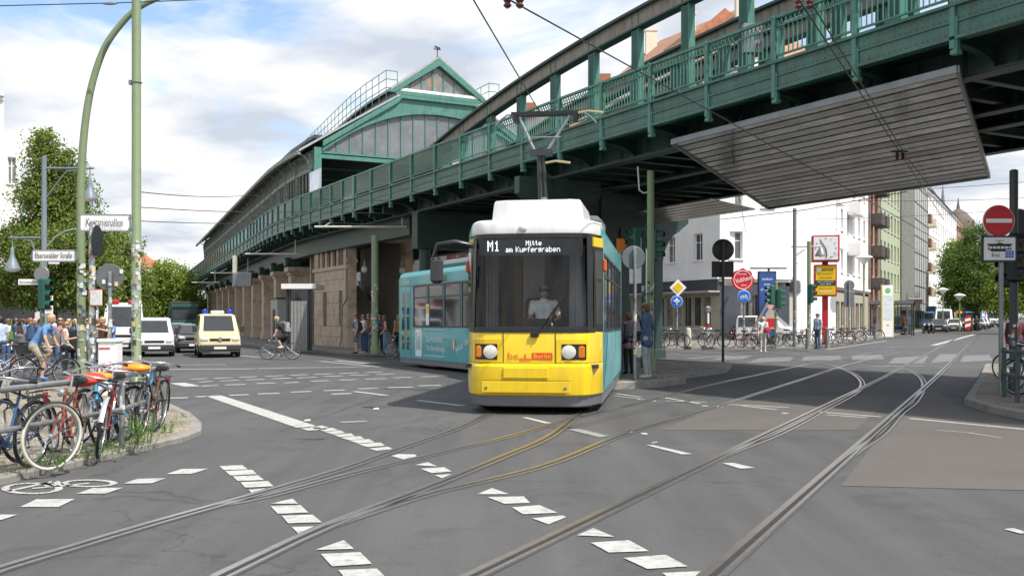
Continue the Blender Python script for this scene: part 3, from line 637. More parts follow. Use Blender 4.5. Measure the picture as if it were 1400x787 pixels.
for w0, w1 in zip(ws[:-1], ws[1:]): q.prism([HW(w0,roofz(w0)-.3)+GN*.05, HW(w1,roofz(w1)-.3)+GN*.05, HW(w1,roofz(w1)+.02)+GN*.05, HW(w0,roofz(w0)+.02)+GN*.05], GN*.28)
q.build('verge_board', M_tealb, hall)
ms = np.linspace(.6, 14.8, 19)
for i, (w0, w1) in enumerate(zip(ms[:-1], ms[1:])):
    zc = [archz(w) for w in (w0+.03, (w0+w1)/2, w1-.03)]
    if max(zc) < 11.5: continue
    gq([(w0+.03,11.28),(w1-.03,11.28),(w1-.03,zc[2]+.05),((w0+w1)/2,zc[1]+.05),(w0+.03,zc[0]+.05)], 0, .03, M_pane, 'pane')
    gq([(w1-.035,11.3),(w1+.035,11.3),(w1+.035,archz(w1)+.05),(w1-.035,archz(w1)+.05)], 0, .09, M_tealb, 'mullion')
# lantern gable
def lq(poly, d0, d1, m, name): return gq(poly, d0, d1, m, name)
lq([(4.9,15.0),(10.5,15.0),(10.5,15.22),(4.9,15.22)], .0, .34, M_tealb, 'lantern_sill'); lq([(5.1,15.24),(10.3,15.24),(10.3,15.4),(5.1,15.4)], .04, .3, M_white, 'flashing')
for sg in (-1,1):
    lq([(7.7+sg*3.3,15.1),(7.7+sg*2.85,15.1),(7.7,16.98),(7.7,17.42)] if sg > 0 else [(7.7-3.3,15.1),(7.7,17.42),(7.7,16.98),(7.7-2.85,15.1)], .05, .38, M_tealb, 'lantern_rafter')
M_stain = mat('stained_glass', (.20,.20,.19), .15, var=.3, scale=2, dirt=(.5,.28,.04), dscale=1.1, damt=.8)
lw = np.linspace(5.2, 10.2, 8)
for w0, w1 in zip(lw[:-1], lw[1:]):
    f = lambda w: 16.95-abs(w-7.7)*.68
    pts = [(w0+.03,15.4),(w1-.03,15.4),(w1-.03,max(15.42,f(w1-.03)))]
    if w0 < 7.7 < w1: pts.append((7.7,16.97))
    pts.append((w0+.03,max(15.42,f(w0+.03)))); lq(pts, .08, .11, M_stain, 'pane')
    lq([(w1-.04,15.4),(w1+.04,15.4),(w1+.04,max(15.45,f(w1+.04))),(w1-.04,max(15.45,f(w1-.04)))], .08, .16, M_tealb, 'mullion')
q = MB(); t = HW(7.7,17.5); q.tube(t, t+V(0,0,.6), .03); q.bar(t+V(-.2,-.1,.55), t+V(.2,.1,.55), .05, .06); q.bar(t+V(-.16,-.08,.7), t+V(.16,.08,.62), .04, .1); q.tube(t+V(0,0,-.1), t+V(0,0,.12), .09, .05); q.build('finial', M_dgrey, hall)
# catwalk rails
for w, s1 in ((4.35,100),(11.1,60)):
    q = MB()
    for z in (15.35,15.85,16.35): q.pipe([HW(w,z,s) for s in np.arange(sG-.2, s1, 4)], .025, 5)
    for s in np.arange(sG-.2, s1, 1.3): q.tube(HW(w,14.7,s), HW(w,16.35,s), .022, n=5)
    for z in (15.35,15.85,16.35): q.tube(HW(w,z,sG-.2), HW(w+.7,z,sG-.2), .025, n=5)
    q.tube(HW(w+.7,15.2,sG-.2), HW(w+.7,16.35,sG-.2), .025, n=5)
    q.build('catwalk_rail', M_tealb, hall)
# hall interior trusses and lamps seen under the tie beam
for k, s in enumerate((47,52,57,62,68)):
    q = MB(); prs = None
    for w0, w1 in zip(np.linspace(.3,15.1,16)[:-1], np.linspace(.3,15.1,16)[1:]):
        f = lambda w: 10.6+3.2*(1-((w-7.7)/7.4)**2); q.bar(HW(w0,f(w0),s), HW(w1,f(w1),s), .12, .3); q.bar(HW(w0,11.0+.3*k*0,s), HW(w1,11.0,s), .1, .14)
    q.build('truss', M_teal, hall)
M_opal = mat('opal_lamp_glass', (.75,.72,.62), .25, var=.05)
for w, s, z in ((3.4,45.5,10.0),(2.2,48,9.4),(3.0,53,9.5)):
    c = HW(w,z,s); q = MB(); q.lathe([(.02,.95),(.05,.4),(.16,.28),(.36,.1),(.38,.02)], 14, c); lm = q.build('lamp', M_dgrey, hall, smooth=50); q = MB(); q.ell(c, (.35,.35,.33)); q.build('globe', M_opal, lm, smooth=80)
for w, s in ((.9,47),(7,52)): q = MB(); q.bar(HW(w,7.3,s), HW(w,11,s), .2, .2); q.build('hall_post', M_teal, hall)
q = MB(); c = HW(2.6,8.9,44.5); q.bbox(c.x-.35,c.x+.35,c.y-.2,c.y+.2,8.7,9.25,.05); q.tube((c.x,c.y,7.3),(c.x,c.y,8.7),.05); q.build('camera_box', M_white, hall)
# dark interior ceiling
q = MB(); sweep([(1.3,12.2),(15.9,12.2),(15.9,12.4),(1.3,12.4)], sG+.8, 114, ds=6, bb=q); q.build('ceiling', M_tdark, hall)
M_hallw = mat('dark_hall_window', (.014,.018,.018), .4, spec=.2, var=.3)
# side wall: bays with windows, tracery and brackets
bay = MB(); bay.box(-.05,.05,-1.1,1.1,.0,.75)
side_me = None
s = sG+.3; i = 0
while s < 114:
    L = 3.0
    q = MB(); q.bar(VA(s,.95,7.3), VA(s,.95,11.2), .2, .22); q.build('wall_post', M_wallg, hall)
    q = MB(); q.bar(VA(s,.95,7.9), VA(s+L,.95,7.9), .12, 1.2); q.bar(VA(s,.95,10.25), VA(s+L,.95,10.25), .14, .2)
    for k in range(1,4): q.bar(VA(s+L*k/4,.93,8.5), VA(s+L*k/4,.93,10.2), .09, .09)
    # tracery arches above the windows
    for k in range(6):
        c0 = s+L*(k+.5)/6
        for a0, a1 in zip(np.linspace(0,math.pi,7)[:-1], np.linspace(0,math.pi,7)[1:]): q.bar(VA(c0+.2*math.cos(a0),.86,10.7+.28*math.sin(a0)), VA(c0+.2*math.cos(a1),.86,10.7+.28*math.sin(a1)), .05, .04)
        q.bar(VA(c0-.2,.86,10.35), VA(c0-.2,.86,10.72), .04, .04)
    q.build('wall_panel', M_wallg, hall)
    for k in range(4):
        q = MB(); q.bar(VA(s+L*(k+.08)/4,1.0,9.35), VA(s+L*(k+.92)/4,1.0,9.35), .04, 1.7); q.build('window_pane', M_hallw, hall)
    q = MB()
    for a0, a1 in zip(np.linspace(0,math.pi/2,6)[:-1], np.linspace(0,math.pi/2,6)[1:]): q.bar(VA(s,.85-.75*(1-math.cos(a0)),10.5+.65*math.sin(a0)), VA(s,.85-.75*(1-math.cos(a1)),10.5+.65*math.sin(a1)), .09, .07)
    q.build('eaves_bracket', M_wallg, hall)
    s += L; i += 1
# end wall at the far end
q = MB(); q.bar(VA(114,1,9.5), VA(114,16.3,9.5), .2, 4.5); q.build('end_wall', M_wallg, hall)
M_mirror = mat('reflecting_advert_glass', (.5,.55,.62), .05, .9, var=.3, scale=1.1)
q = MB(); q.bar(VA(sG-2.3,.75,8.9), VA(sG-.3,.75,8.9), .05, 2.2); q.build('advert_pane', M_mirror, hall)
# ---------------------------------------------------------------- stone piers
M_stone = mat('tan_sandstone', (.54,.425,.31), .85, var=.16, scale=1.6, dirt=(.16,.125,.095), dscale=1.4, damt=.7, bump=.4, bscale=18)
def pier(s, i):
    c = VA(s,3.0,0); z = gz(c.x,c.y)
    t = thing('stone_pier', 'tan stone viaduct pier behind the cars and cyclist, one of a long row', 'pier', (c.x,c.y,z), VH(s), 'stone piers of the viaduct')
    q = MB(); q.box(-1.5,1.5,-.62,.62,0,.5); q.box(-1.42,1.42,-.55,.55,.5,4.5); q.build('shaft', M_stone, t, world=False)
    q = MB(); q.box(-1.5,1.5,-.65,.65,4.5,4.7); q.box(-1.65,1.65,-.8,.8,4.7,5.0); q.build('cap', M_stone, t, world=False)
    for x0 in (-1.75,.4): q = MB(); q.bbox(x0,x0+1.05,-.45,.45,5.0,5.62,.1); q.build('bearing', M_tdark, t, world=False)
for i in range(11): pier(51.5+6.6*i, i)
# ---------------------------------------------------------------- station entrance
E0 = VA(39.3,1.9,0); zg = gz(E0.x,E0.y)+.13
ent = thing('station_entrance', 'tan stone station entrance with stairs and slit windows', 'entrance', (E0.x,E0.y,zg), VH(39.3))
# local: x inward (b), y away along the track
joint = mat('stone_joint', (.16,.13,.1), .9)
q = MB(); q.box(.06,.5,.06,5.9,0,4.35); q.box(.06,.5,.06,2.0,4.3,5.95); q.box(.06,.5,4.9,5.9,4.3,5.95); q.box(.06,.5,.06,5.9,5.55,5.95); q.build('wall_core', joint, ent, world=False)
rng = random.Random(3)
hs = [0,.55,1.15,1.8,2.45,3.1,3.75,4.3]
slits = [(.9,1.5,1.2,3.0),(3.6,4.3,1.15,2.9)]
for r_i in range(len(hs)-1):
    y = 0.0; first = True
    while y < 5.9:
        L = (1.15 if r_i % 2 else .75) if first else rng.uniform(1.2,1.6); y1 = min(5.95, y+L)
        if 5.95-y1 < .4: y1 = 5.95
        z0, z1 = hs[r_i]+.006, hs[r_i+1]-.006; d = rng.uniform(-.006,.006)
        if not any(y+.02 < sb and y1-.02 > sa and z0 < sz1-.05 and z1 > sz0+.05 for sa, sb, sz0, sz1 in slits):
            q = MB(); q.bbox(0+d,.14,y+.007,y1-.007,z0,z1,.012); q.build('stone_block', M_stone, ent, world=False)
        else:
            for sa, sb, sz0, sz1 in slits:
                for (ya, yb) in ((y,sa),(sb,y1)):
                    if ya >= y and yb <= y1 and yb-ya > .12 and y < sb and y1 > sa: q = MB(); q.bbox(d,.14,ya+.007,yb-.007,z0,z1,.012); q.build('stone_block', M_stone, ent, world=False)
        y = y1; first = False
q = MB(); q.box(-.1,.3,-.1,6.0,4.3,4.5); q.box(-.12,.35,-.12,6.05,5.75,6.02); q.box(0,.2,0,.7,4.5,5.75); q.box(0,.2,5.2,5.95,4.5,5.75)
for y in (1.6,2.6,3.6,4.5): q.box(0,.2,y,y+.3,4.5,5.75)
q.build('clerestory', M_stone, ent, world=False)
q = MB(); q.box(.16,.18,.7,5.2,4.5,5.75); q.build('clerestory_glass', M_glass, ent, world=False)
# front corner pillar, far pillar, lintel
for x0 in (-.02,3.3): q = MB(); q.box(x0,x0+.5,-.05,.5,0,5.8); q.box(x0-.06,x0+.56,-.1,.5,4.6,4.8); q.build('pillar', M_stone, ent, world=False)
q = MB(); q.box(-.02,3.85,-.08,.5,5.8,6.2); q.build('lintel', M_stone, ent, world=False)
M_step = mat('grey_stair_stone', (.5,.47,.43), .8, var=.15)
for k in range(22): q = MB(); q.box(.45,3.3,.9+k*.30,1.24+k*.30,max(0,k*.165-.2),(k+1)*.165); q.build('step', M_step, ent, world=False)
q = MB(); q.prism([(.5,.4,0),(.5,7.5,0),(.5,7.5,4.6),(.5,.5,.9)], (.12,0,0)); q.build('stair_cheek', M_dgrey, ent, world=False)
q = MB(); q.bar((.56,.45,1.0),(.56,7.5,4.75),.14,.1); q.build('handrail', M_stone, ent, world=False)
q = MB(); q.box(.5,3.4,8.2,8.4,0,6); q.box(3.75,3.9,.4,8.3,0,6); q.build('back_wall', mat('dark_stair_wall',(.42,.37,.31),.8), ent, world=False)
q = MB(); q.pipe([(-.08,.02,6.0),(-.08,.02,2.6),(-.25,.25,2.2),(-.25,.3,.5),(-.35,.3,.1)], .055, 8); q.build('downpipe', M_grey, ent, world=False)
for x in (.9,3.1): q = MB(); q.tube((x,-.12,4.4),(x,-.12,4.75),.02); q.ell((x,-.12,4.25),(.17,.17,.2)); q.build('lamp', M_opal, ent, world=False, smooth=60)
M_sheet = mat('pale_grey_sheet', (.42,.42,.41), .5, var=.12, scale=4)
# metal sheds between the piers
t = thing('metal_shelter', 'grey corrugated metal shelter with flat pale roof under the viaduct', 'shelter', G(409,479,.13))
Y = t.location.y; xw = 33/F*Y/2
q = MB(); q.box(-xw-.25,xw+.25,-.2,2.2,3.05,3.3); q.build('roof', M_white, t, world=False)
for k in range(14): q = MB(); x = -xw*.75+k*(xw*1.5/13); q.box(x-.05,x+.05,-.03,.03,0,2.45); q.build('slat', M_sheet, t, world=False)
q = MB(); q.box(-xw,xw,.06,.09,0,3.05); q.build('glass_wall', M_glass, t, world=False)
q = MB(); [q.box(x-.04,x+.04,-.04,.05,0,3.05) for x in (-xw,-xw*.78,xw*.78,xw)]; q.build('frame', M_dgrey, t, world=False)
p_ = VA(56.5,1.4,0)
t = thing('metal_shed', 'plain grey metal shed between two stone piers', 'shed', (p_.x,p_.y,gz(p_.x,p_.y)+.12), VH(56)); q = MB(); q.box(-.1,1.5,-1.6,1.6,0,2.9); q.build('shed_body', M_sheet, t, world=False); q = MB(); q.box(-.16,1.6,-1.7,1.7,2.9,3.0); q.build('shed_roof', M_dgrey, t, world=False); q = MB(); q.box(-.13,-.1,-.5,.5,.05,2.2); q.build('door', M_dgrey, t, world=False)
p_ = P(331,391,62)
t = thing('sign_box', 'grey boxed sign hanging under the station edge', 'sign', p_); q = MB(); q.box(-.55,.6,-.15,.15,0,.82); q.build('box', M_grey, t, world=False); q = MB(); q.box(-.55,-.35,-.16,.16,.82,1.9); q.build('hanger', M_arm, t, world=False)
# ================================================================ buildings
M_wwall = mat('white_render', (.80,.79,.77), .8, var=.04, scale=.8, dirt=(.6,.58,.55), dscale=.5, damt=.5, streak=.25, sd=(.5,.47,.43))
M_cream = mat('cream_render', (.72,.66,.52), .8, var=.06, scale=.8)
M_redw = mat('salmon_render', (.48,.26,.19), .8, var=.08, scale=.9)
M_grnw = mat('pale_green_render', (.40,.45,.31), .8, var=.08, scale=.9)
M_brick = mat('red_brick_wall', (.33,.13,.075), .85, var=.15, scale=4)
M_tile = mat('orange_roof_tiles', (.36,.135,.07), .8, var=.25, scale=3, dirt=(.22,.1,.06), dscale=1.2, damt=.6)
M_tile2 = mat('brown_roof_tiles', (.36,.2,.13), .8, var=.25, scale=3, dirt=(.2,.12,.08), dscale=1.2, damt=.6)
M_shop = mat('dark_blue_grey_shopfront', (.05,.06,.075), .5, var=.15)
M_wood = mat('beige_shop_frame', (.42,.39,.32), .6, var=.1)
M_zinc = mat('zinc_roof', (.2,.21,.22), .5, .3, var=.15)
M_inter = mat('shop_interior', (.16,.13,.10), .8, var=.6, scale=1.5)
PANES = [M_glass, M_glass, mat('curtained_glass', (.16,.155,.145), .12, var=.6, scale=2.2, spec=.8), mat('blueish_glass', (.05,.062,.075), .05, var=.5, scale=.8, spec=.9)]
WC = {}
def window_mesh(w, h, style):
    k = (round(w,2), round(h,2), style)
    if k in WC: return WC[k]
    f = MB(); t = .07
    f.box(0,w,0,.07,0,t); f.box(0,w,0,.07,h-t,h); f.box(0,t,0,.07,t,h-t); f.box(w-t,w,0,.07,t,h-t)
    if style != 'shop': f.box(w/2-.035,w/2+.035,.01,.06,t,h-t); f.box(t,w/2-.035,.015,.055,h*.66,h*.66+.05); f.box(w/2+.035,w-t,.015,.055,h*.66,h*.66+.05)
    s_ = MB(); s_.box(-.08,w+.08,-.32,.02,-.07,-.005)
    p = MB(); p.box(t*.5,w-t*.5,.03,.045,t*.5,h-t*.5)
    WC[k] = (f.mesh('window', M_white if style != 'shop' else M_wood), p.mesh('pane', M_glass), s_.mesh('window_sill', M_white)); return WC[k]
def facade(par, p0, p1, z0, z1, wins, m, name='wall', rev=.22, sill=True, facing=None):
    """wall with real openings between two ground points; wins = (u0,u1,v0,v1,style) with heights over z0"""
    p0 = Vector((p0[0],p0[1],0)); p1 = Vector((p1[0],p1[1],0)); L = (p1-p0).length; d = (p1-p0)/L; n = Vector((d.y,-d.x,0))   # n: outward, right of p0->p1
    us = sorted(set([0,L]+[round(x,3) for w_ in wins for x in w_[:2]])); vs = sorted(set([0,z1-z0]+[round(x,3) for w_ in wins for x in w_[2:4]]))
    b = MB()
    def pt(u_, v_, dep=0): q = p0+d*u_-n*dep; return (q.x,q.y,z0+v_)
    for a, c in zip(us[:-1], us[1:]):
        for e0, e1 in zip(vs[:-1], vs[1:]):
            if any(w_[0]-1e-3 <= a and c <= w_[1]+1e-3 and w_[2]-1e-3 <= e0 and e1 <= w_[3]+1e-3 for w_ in wins): continue
            b.add([pt(a,e0),pt(c,e0),pt(c,e1),pt(a,e1)], [(0,1,2,3)])
    for (a,c,e0,e1,*st) in wins:
        b.add([pt(a,e0),pt(c,e0),pt(c,e1),pt(a,e1),pt(a,e0,rev+.1),pt(c,e0,rev+.1),pt(c,e1,rev+.1),pt(a,e1,rev+.1)], [(0,1,5,4),(1,2,6,5),(2,3,7,6),(3,0,4,7)])
    bm_o = b.build(name, m, par); ang = math.atan2(d.y, d.x)
    for (a,c,e0,e1,*st) in wins:
        fr, pa, si = window_mesh(c-a, e1-e0, st[0] if st else 'w'); L0 = Vector(pt(a,e0,rev))-parent_loc(par)
        w_ = obj('window', fr, par, L0, (0,0,ang)); pq = obj('pane', pa, w_); setmat(pq, random.choice(PANES))
        if sill and (not st or st[0] != 'shop'): obj('window_sill', si, w_, None)
    return bm_o
def grid(L, cols, rows, ww, wh, v0, dv, mx=.8):
    o = []; st = (L-2*mx)/cols
    for r_ in range(rows):
        for c in range(cols): u_ = mx+st*(c+.5); o.append((u_-ww/2, u_+ww/2, v0+dv*r_, v0+dv*r_+wh, 'w'))
    return o
def roofed(par, p0, p1, depth, z1, zr, m, hip=True, over=.4):
    """pitched roof over the footprint behind the facade line"""
    p0 = Vector((p0[0],p0[1],0)); p1 = Vector((p1[0],p1[1],0)); d = (p1-p0).normalized(); n = Vector((-d.y,d.x,0)); L = (p1-p0).length
    hh = min(L*.35, 3) if hip else 0
    f = lambda u_, w_, z: Vector((*(p0+d*u_+n*w_).xy, z))
    b = MB(); a = [f(-over,-over,z1),f(L+over,-over,z1),f(L+over,depth+over,z1),f(-over,depth+over,z1),f(hh,depth/2,zr),f(L-hh,depth/2,zr)]
    b.add(a, [(0,1,5,4),(2,3,4,5),(3,0,4),(1,2,5),(0,3,2,1)]); return b.build('roof', m, par)
def body(par, p0, p1, depth, z0, z1, m):
    p0 = Vector((p0[0],p0[1],0)); p1 = Vector((p1[0],p1[1],0)); d = (p1-p0).normalized(); n = Vector((-d.y,d.x,0))
    a = p0+n*.32; c = p1+n*.32; e = p1+n*depth; g = p0+n*depth
    b = MB(); b.hexa([(*q.xy,z0) for q in (a,c,e,g)]+[(*q.xy,z1) for q in (a,c,e,g)]); return b.build('rear_wall', m, par)
def cornice(par, p0, p1, z, m, out=.3, h=.35):
    p0 = Vector((p0[0],p0[1],0)); p1 = Vector((p1[0],p1[1],0)); d = (p1-p0).normalized(); n = Vector((d.y,-d.x,0)); b = MB()
    b.bar(p0+n*(out/2-.1)+V(0,0,z), p1+n*(out/2-.1)+V(0,0,z), out, h); b.bar(p0+n*(out/4-.1)+V(0,0,z-h), p1+n*(out/4-.1)+V(0,0,z-h), out*.5, h*.5); return b.build('cornice', m, par)
CA = Vector((14.2,68)); CB = Vector((19.4,69.6)); DL = Vector((-math.sin(TH0),math.cos(TH0))); DR = Vector((math.sin(R(28.7)),math.cos(R(28.7))))
zc = gz(16,68)+.14
h1 = thing('corner_house', 'white corner house with dark shop front and orange tiled roof', 'house', (16,69,zc))
# chamfered corner
facade(h1, CA, CB, zc+4.1, 19, [(.75,1.75,1.45,3.35),(3.2,4.2,1.45+3.6,3.35+3.6),(.75,1.75,1.45+3.6,3.35+3.6),(.75,1.75,8.65,10.55),(3.2,4.2,8.65,10.55)], M_wwall)
facade(h1, CA, CB, zc, 4.1, [(1.6,2.2,.15,3.1,'shop'),(2.3,2.9,.15,3.1,'shop')], M_shop, 'shop_front', rev=.3)
L1 = 17; pL = CA+DL*L1
facade(h1, pL, CA, zc+4.1, 19, grid(L1,5,4,1.0,1.9,1.45,3.6), M_wwall)
facade(h1, pL, CA, zc, 3.35, [(L1-8.2+i*1.05, L1-8.2+i*1.05+.95, .9, 3.05, 'shop') for i in range(7)]+[(2,4,.9,3.05,'shop'),(4.6,6.6,.9,3.05,'shop')], M_wood, 'shop_front', rev=.15)
b = MB(); nL = Vector((-.877,-.48,0)); q0 = Vector((*pL,0)); q1 = Vector((*CA,0)); b.bar(q0+nL*.1+V(0,0,zc+3.75), q1+nL*.1+V(0,0,zc+3.75), .25, .75); b.build('shop_fascia', M_shop, h1)
b = MB(); b.bar(q0+nL*.5+V(0,0,zc+3.32), q1+nL*.5+V(0,0,zc+3.32), 1.0, .1); b.build('awning_box', M_wood, h1)
b = MB(); b.bar(q1-Vector((*DL,0))*-2.2+nL*.25+V(0,0,zc+3.75)-V(0,0,0), q1+Vector((*DL,0))*2.2+nL*.25+V(0,0,zc+3.75), .02, .02)
text(h1, 'KAUFHAUS', .42, q1+Vector((*DL,0))*5+nL*.25+V(0,0,zc+3.75), -Vector((*DL,0)), (0,0,1), M_grey)
LR = 33; pR = CB+DR*LR; rw = grid(LR,11,4,1.0,1.9,1.45,3.6)
facade(h1, CB, pR, zc+4.1, 19, rw, M_wwall)
facade(h1, CB, pR, zc, 4.1, [(1.0+i*1.35,2.1+i*1.35,.5,3.1,'shop') for i in range(8)]+[(14+i*2.4,15.9+i*2.4,.3,3.0,'shop') for i in range(7)], M_wood, 'shop_front', rev=.2)
nR = Vector((DR.y,-DR.x,0)); r0 = Vector((*CB,0)); r1 = Vector((*pR,0))
b = MB(); b.bar(r0+nR*.12+V(0,0,zc+3.7), r0+Vector((*DR,0))*12+nR*.12+V(0,0,zc+3.7), .24, .7); b.build('shop_fascia', M_shop, h1)
for p0, p1 in ((pL,CA),(CA,CB),(CB,pR)): cornice(h1, p0, p1, zc+4.3, M_wwall, .35, .25); cornice(h1, p0, p1, zc+18.9, M_wwall, .6, .5)
body(h1, pL, CA, 11, zc, 19, M_wwall); body(h1, CB, pR, 11, zc, 19, M_wwall)
rA = roofed(h1, pL, CA, 11, zc+19, 25.0, M_tile2); rB = roofed(h1, CB, pR, 11, zc+19, 25.2, M_tile)
for k in (3,9,14): b = MB(); q = CA+DL*k+Vector((.877,.48))*4.6; b.box(q.x-.45,q.x+.45,q.y-.35,q.y+.35,20.5,25.6); b.box(q.x-.5,q.x+.5,q.y-.4,q.y+.4,25.6,25.8); b.build('chimney', M_cream, rA)
for k in (12.5,22): # balconies
    q = r0+Vector((*DR,0))*k
    for z in (7.6,11.2,14.8): b = MB(); b.bar(q+nR*.55+V(0,0,z+.5), q+Vector((*DR,0))*2.6+nR*.55+V(0,0,z+.5), 1.1, 1.1); b.build('balcony', M_wwall, h1)
# row of houses along the avenue behind the viaduct
def row_house(k0, k1, m, mr, ze, zr, label, rows=5, chim=True):
    p1 = CA+DL*k0; p0 = CA+DL*k1; L = k1-k0; c = (p0+p1)/2; z = gz(c.x,c.y)+.1
    t = thing('apartment_house', label, 'house', (c.x,c.y,z)); facade(t, p0, p1, z, ze-z, grid(L,max(2,int(L/3.2)),rows,1.1,1.9,1.0,3.5), m); body(t, p0, p1, 11, z, ze, m); r_ = roofed(t, p0, p1, 11, ze, zr, mr, hip=False); cornice(t, p0, p1, ze-.2, m)
    if chim: b = MB(); q = (p0*.3+p1*.7)+Vector((.877,.48))*4.5; b.box(q.x-.7,q.x+.7,q.y-.4,q.y+.4,zr-1.5,zr+1.1); b.build('chimney', M_brick, r_)
row_house(17.2, 30, M_cream, M_tile2, 18, 22.5, 'cream apartment house with brown tiled roof behind the viaduct')
row_house(30.2, 44, M_brick, M_zinc, 19, 22.5, 'red brick apartment house with grey roof behind the viaduct')
row_house(44.2, 62, M_cream, M_tile, 18, 22, 'cream apartment house with orange roof seen past the station gable')
row_house(62.2, 84, M_wwall, M_tile2, 18, 22, 'white apartment house hidden mostly by the station hall', rows=4)
row_house(84.2, 130, M_brick, M_tile, 17, 21, 'long red brick house far behind the station piers', rows=4)
# houses down the right street
def street_house(k0, k1, m, mr, ze, label, cols, out_=0, balc=None, ww=1.1):
    p0 = CB+DR*k0; p1 = CB+DR*k1; p0 = p0+nR.xy*out_; p1 = p1+nR.xy*out_; L = k1-k0; c = (p0+p1)/2; z = gz(c.x,c.y)+.1
    t = thing('apartment_house', label, 'house', (c.x,c.y,z)); facade(t, p0, p1, z, ze-z, grid(L,cols,5,ww,1.9,4.6,3.2,.4)+[(.6+i*(L-1)/cols,.6+i*(L-1)/cols+(L-1)/cols*.7,.4,3.0,'shop') for i in range(cols)], m); body(t, p0, p1, 11, z, ze, m); roofed(t, p0, p1, 11, ze, ze+3.2, mr, hip=False); cornice(t, p0, p1, ze-.2, m); b = MB(); q = Vector((*p0,0))+nR*.12+Vector((*DR,0))*.25; b.tube(q+V(0,0,z), q+V(0,0,ze-.4), .07, n=6); b.build('downpipe', M_grey, t)
    if balc:
        for kk, bm in balc:
            for r_ in range(4):
                b = MB(); q = Vector((*p0,0))+Vector((*DR,0))*kk; zb = z+4.4+3.2*r_; D3 = Vector((*DR,0))
                b.bar(q+nR*.6+V(0,0,zb), q+D3*2.2+nR*.6+V(0,0,zb), 1.2, .14); b.bar(q+nR*1.18+V(0,0,zb+.55), q+D3*2.2+nR*1.18+V(0,0,zb+.55), .05, .95)
                for e in (0,2.2): b.bar(q+D3*e+V(0,0,zb+.55), q+D3*e+nR*1.2+V(0,0,zb+.55), .05, .95)
                b.build('balcony', bm, t)
    return t
M_balc = mat('dark_iron_balcony', (.07,.065,.06), .6, var=.4, scale=5, dirt=(.2,.08,.06), dscale=3, damt=.8)
street_house(33.2, 39.5, M_redw, M_tile, 20, 'narrow salmon house with dark iron balconies beside the white house', 2, 0, [(.5,M_balc),(3.6,M_balc)])
street_house(39.7, 56, M_grnw, M_zinc, 20, 'pale green apartment house down the right street', 6, 0, None, 1.2)
sc = street_house(56.2, 70, M_wwall, M_zinc, 20, 'white house wrapped in grey scaffold netting', 4, 0)
M_net = mat('scaffold_netting', (.40,.40,.39), .9, var=.12, scale=3)
b = MB(); p0 = Vector((*(CB+DR*56.2),0)); p1 = Vector((*(CB+DR*70),0)); b.bar(p0+nR*1.5+V(0,0,12), p1+nR*1.5+V(0,0,12), .06, 18); b.bar(p0+nR*.1+V(0,0,12), p0+nR*1.5+V(0,0,12), .06, 18); nn = b.build('scaffold_net', M_net, sc)
for k in np.arange(56.4, 70.2, 2.3): b = MB(); q = Vector((*(CB+DR*k),0)); b.tube(q+nR*1.56+V(0,0,.5), q+nR*1.56+V(0,0,21.5), .05, n=6); b.build('scaffold_pole', M_galv, sc)
for z in range(4,22,2): b = MB(); b.tube(p0+nR*1.58+V(0,0,z), p1+nR*1.58+V(0,0,z), .04, n=6); b.build('scaffold_pole', M_galv, sc)
street_house(70.2, 84, M_wwall, M_tile, 20, 'white house with stacked wooden balconies past the scaffold', 4, .6, [(1,mat('wooden_balcony',(.25,.13,.08),.7)),(8,M_cream)])
street_house(84.2, 128, M_wwall, M_zinc, 20.5, 'long bright white house at the far end of the street', 12, .3)
street_house(128.2, 142, M_redw, M_tile, 19, 'far red house next to the street trees', 4, .3)
# church tower with dome and spire far behind
t = thing('dome_tower', 'brown domed tower above the distant trees', 'tower', P(1310,440,260)); b = MB(); b.lathe([(4.2,0),(4.2,19),(4.6,19.3),(4.6,20),(4.0,20.2),(3.9,23),(4.3,23.2),(4.2,24.5),(3.4,26.8),(2.0,28.5),(.5,29.5),(.3,30.5),(.05,32.5)], 16); b.build('tower_shaft', mat('dark_tower_stone',(.13,.1,.085),.8,var=.2), t, world=False, smooth=35); b = MB(); [b.box(3.6*math.cos(a)-.5,3.6*math.cos(a)+.5,3.6*math.sin(a)-.6,3.6*math.sin(a)-.2,20.5,22.6) for a in np.linspace(math.pi,2*math.pi,6)]; b.build('louvre', M_dgrey, t, world=False)
t = thing('church_spire', 'thin grey spire rising behind the white houses', 'spire', P(1289,440,240)); b = MB(); b.lathe([(1.8,0),(1.8,22),(2,22.2),(.9,25),(.05,33)], 8); b.build('spire_shaft', M_zinc, t, world=False)
# left side houses
def box_house(name, label, p0, p1, depth, z0, ze, m, cols, rows, mr=None, zr=None, cat='house', ww=1.1, v0=4.4):
    c = (Vector(p0)+Vector(p1))/2; t = thing(name, label, cat, (c.x,c.y,z0)); L = (Vector(p1)-Vector(p0)).length
    facade(t, p0, p1, z0, ze-z0, grid(L,cols,rows,ww,1.9,v0,3.4), m); body(t, p0, p1, depth, z0, ze, m); cornice(t, p0, p1, ze-.2, m, .5, .4)
    if mr: roofed(t, p0, p1, depth, ze, zr, mr)
    return t
lw_ = box_house('apartment_house', 'tall white apartment house beside the big street tree', (-58,67), (-39.3,77), 12, .1, 19.4, M_wwall, 6, 4)
facade(lw_, (-39.3,77), (-38.3,77.53), .1, 15.8, [(.25,.85,12.2,14.3)], M_wwall, 'side_wing'); body(lw_, (-39.3,77), (-38.3,77.53), 9, .1, 15.9, M_wwall)
for z in (8,11.5): b = MB(); b.bar((-43,74.4,z),(-39.8,76.1,z),1.2,1.1); b.build('balcony', M_cream, lw_)
M_awn = mat('red_awning', (.42,.05,.04), .8, var=.2)
b = MB(); b.bar((-52,69.6,3.8),(-40,76,3.8),1.4,.12); b.build('awning', M_awn, lw_)
sh = thing('shop', 'low shop with striped awnings behind the waiting crowd', 'shop', (-25.5,50.5,.2))
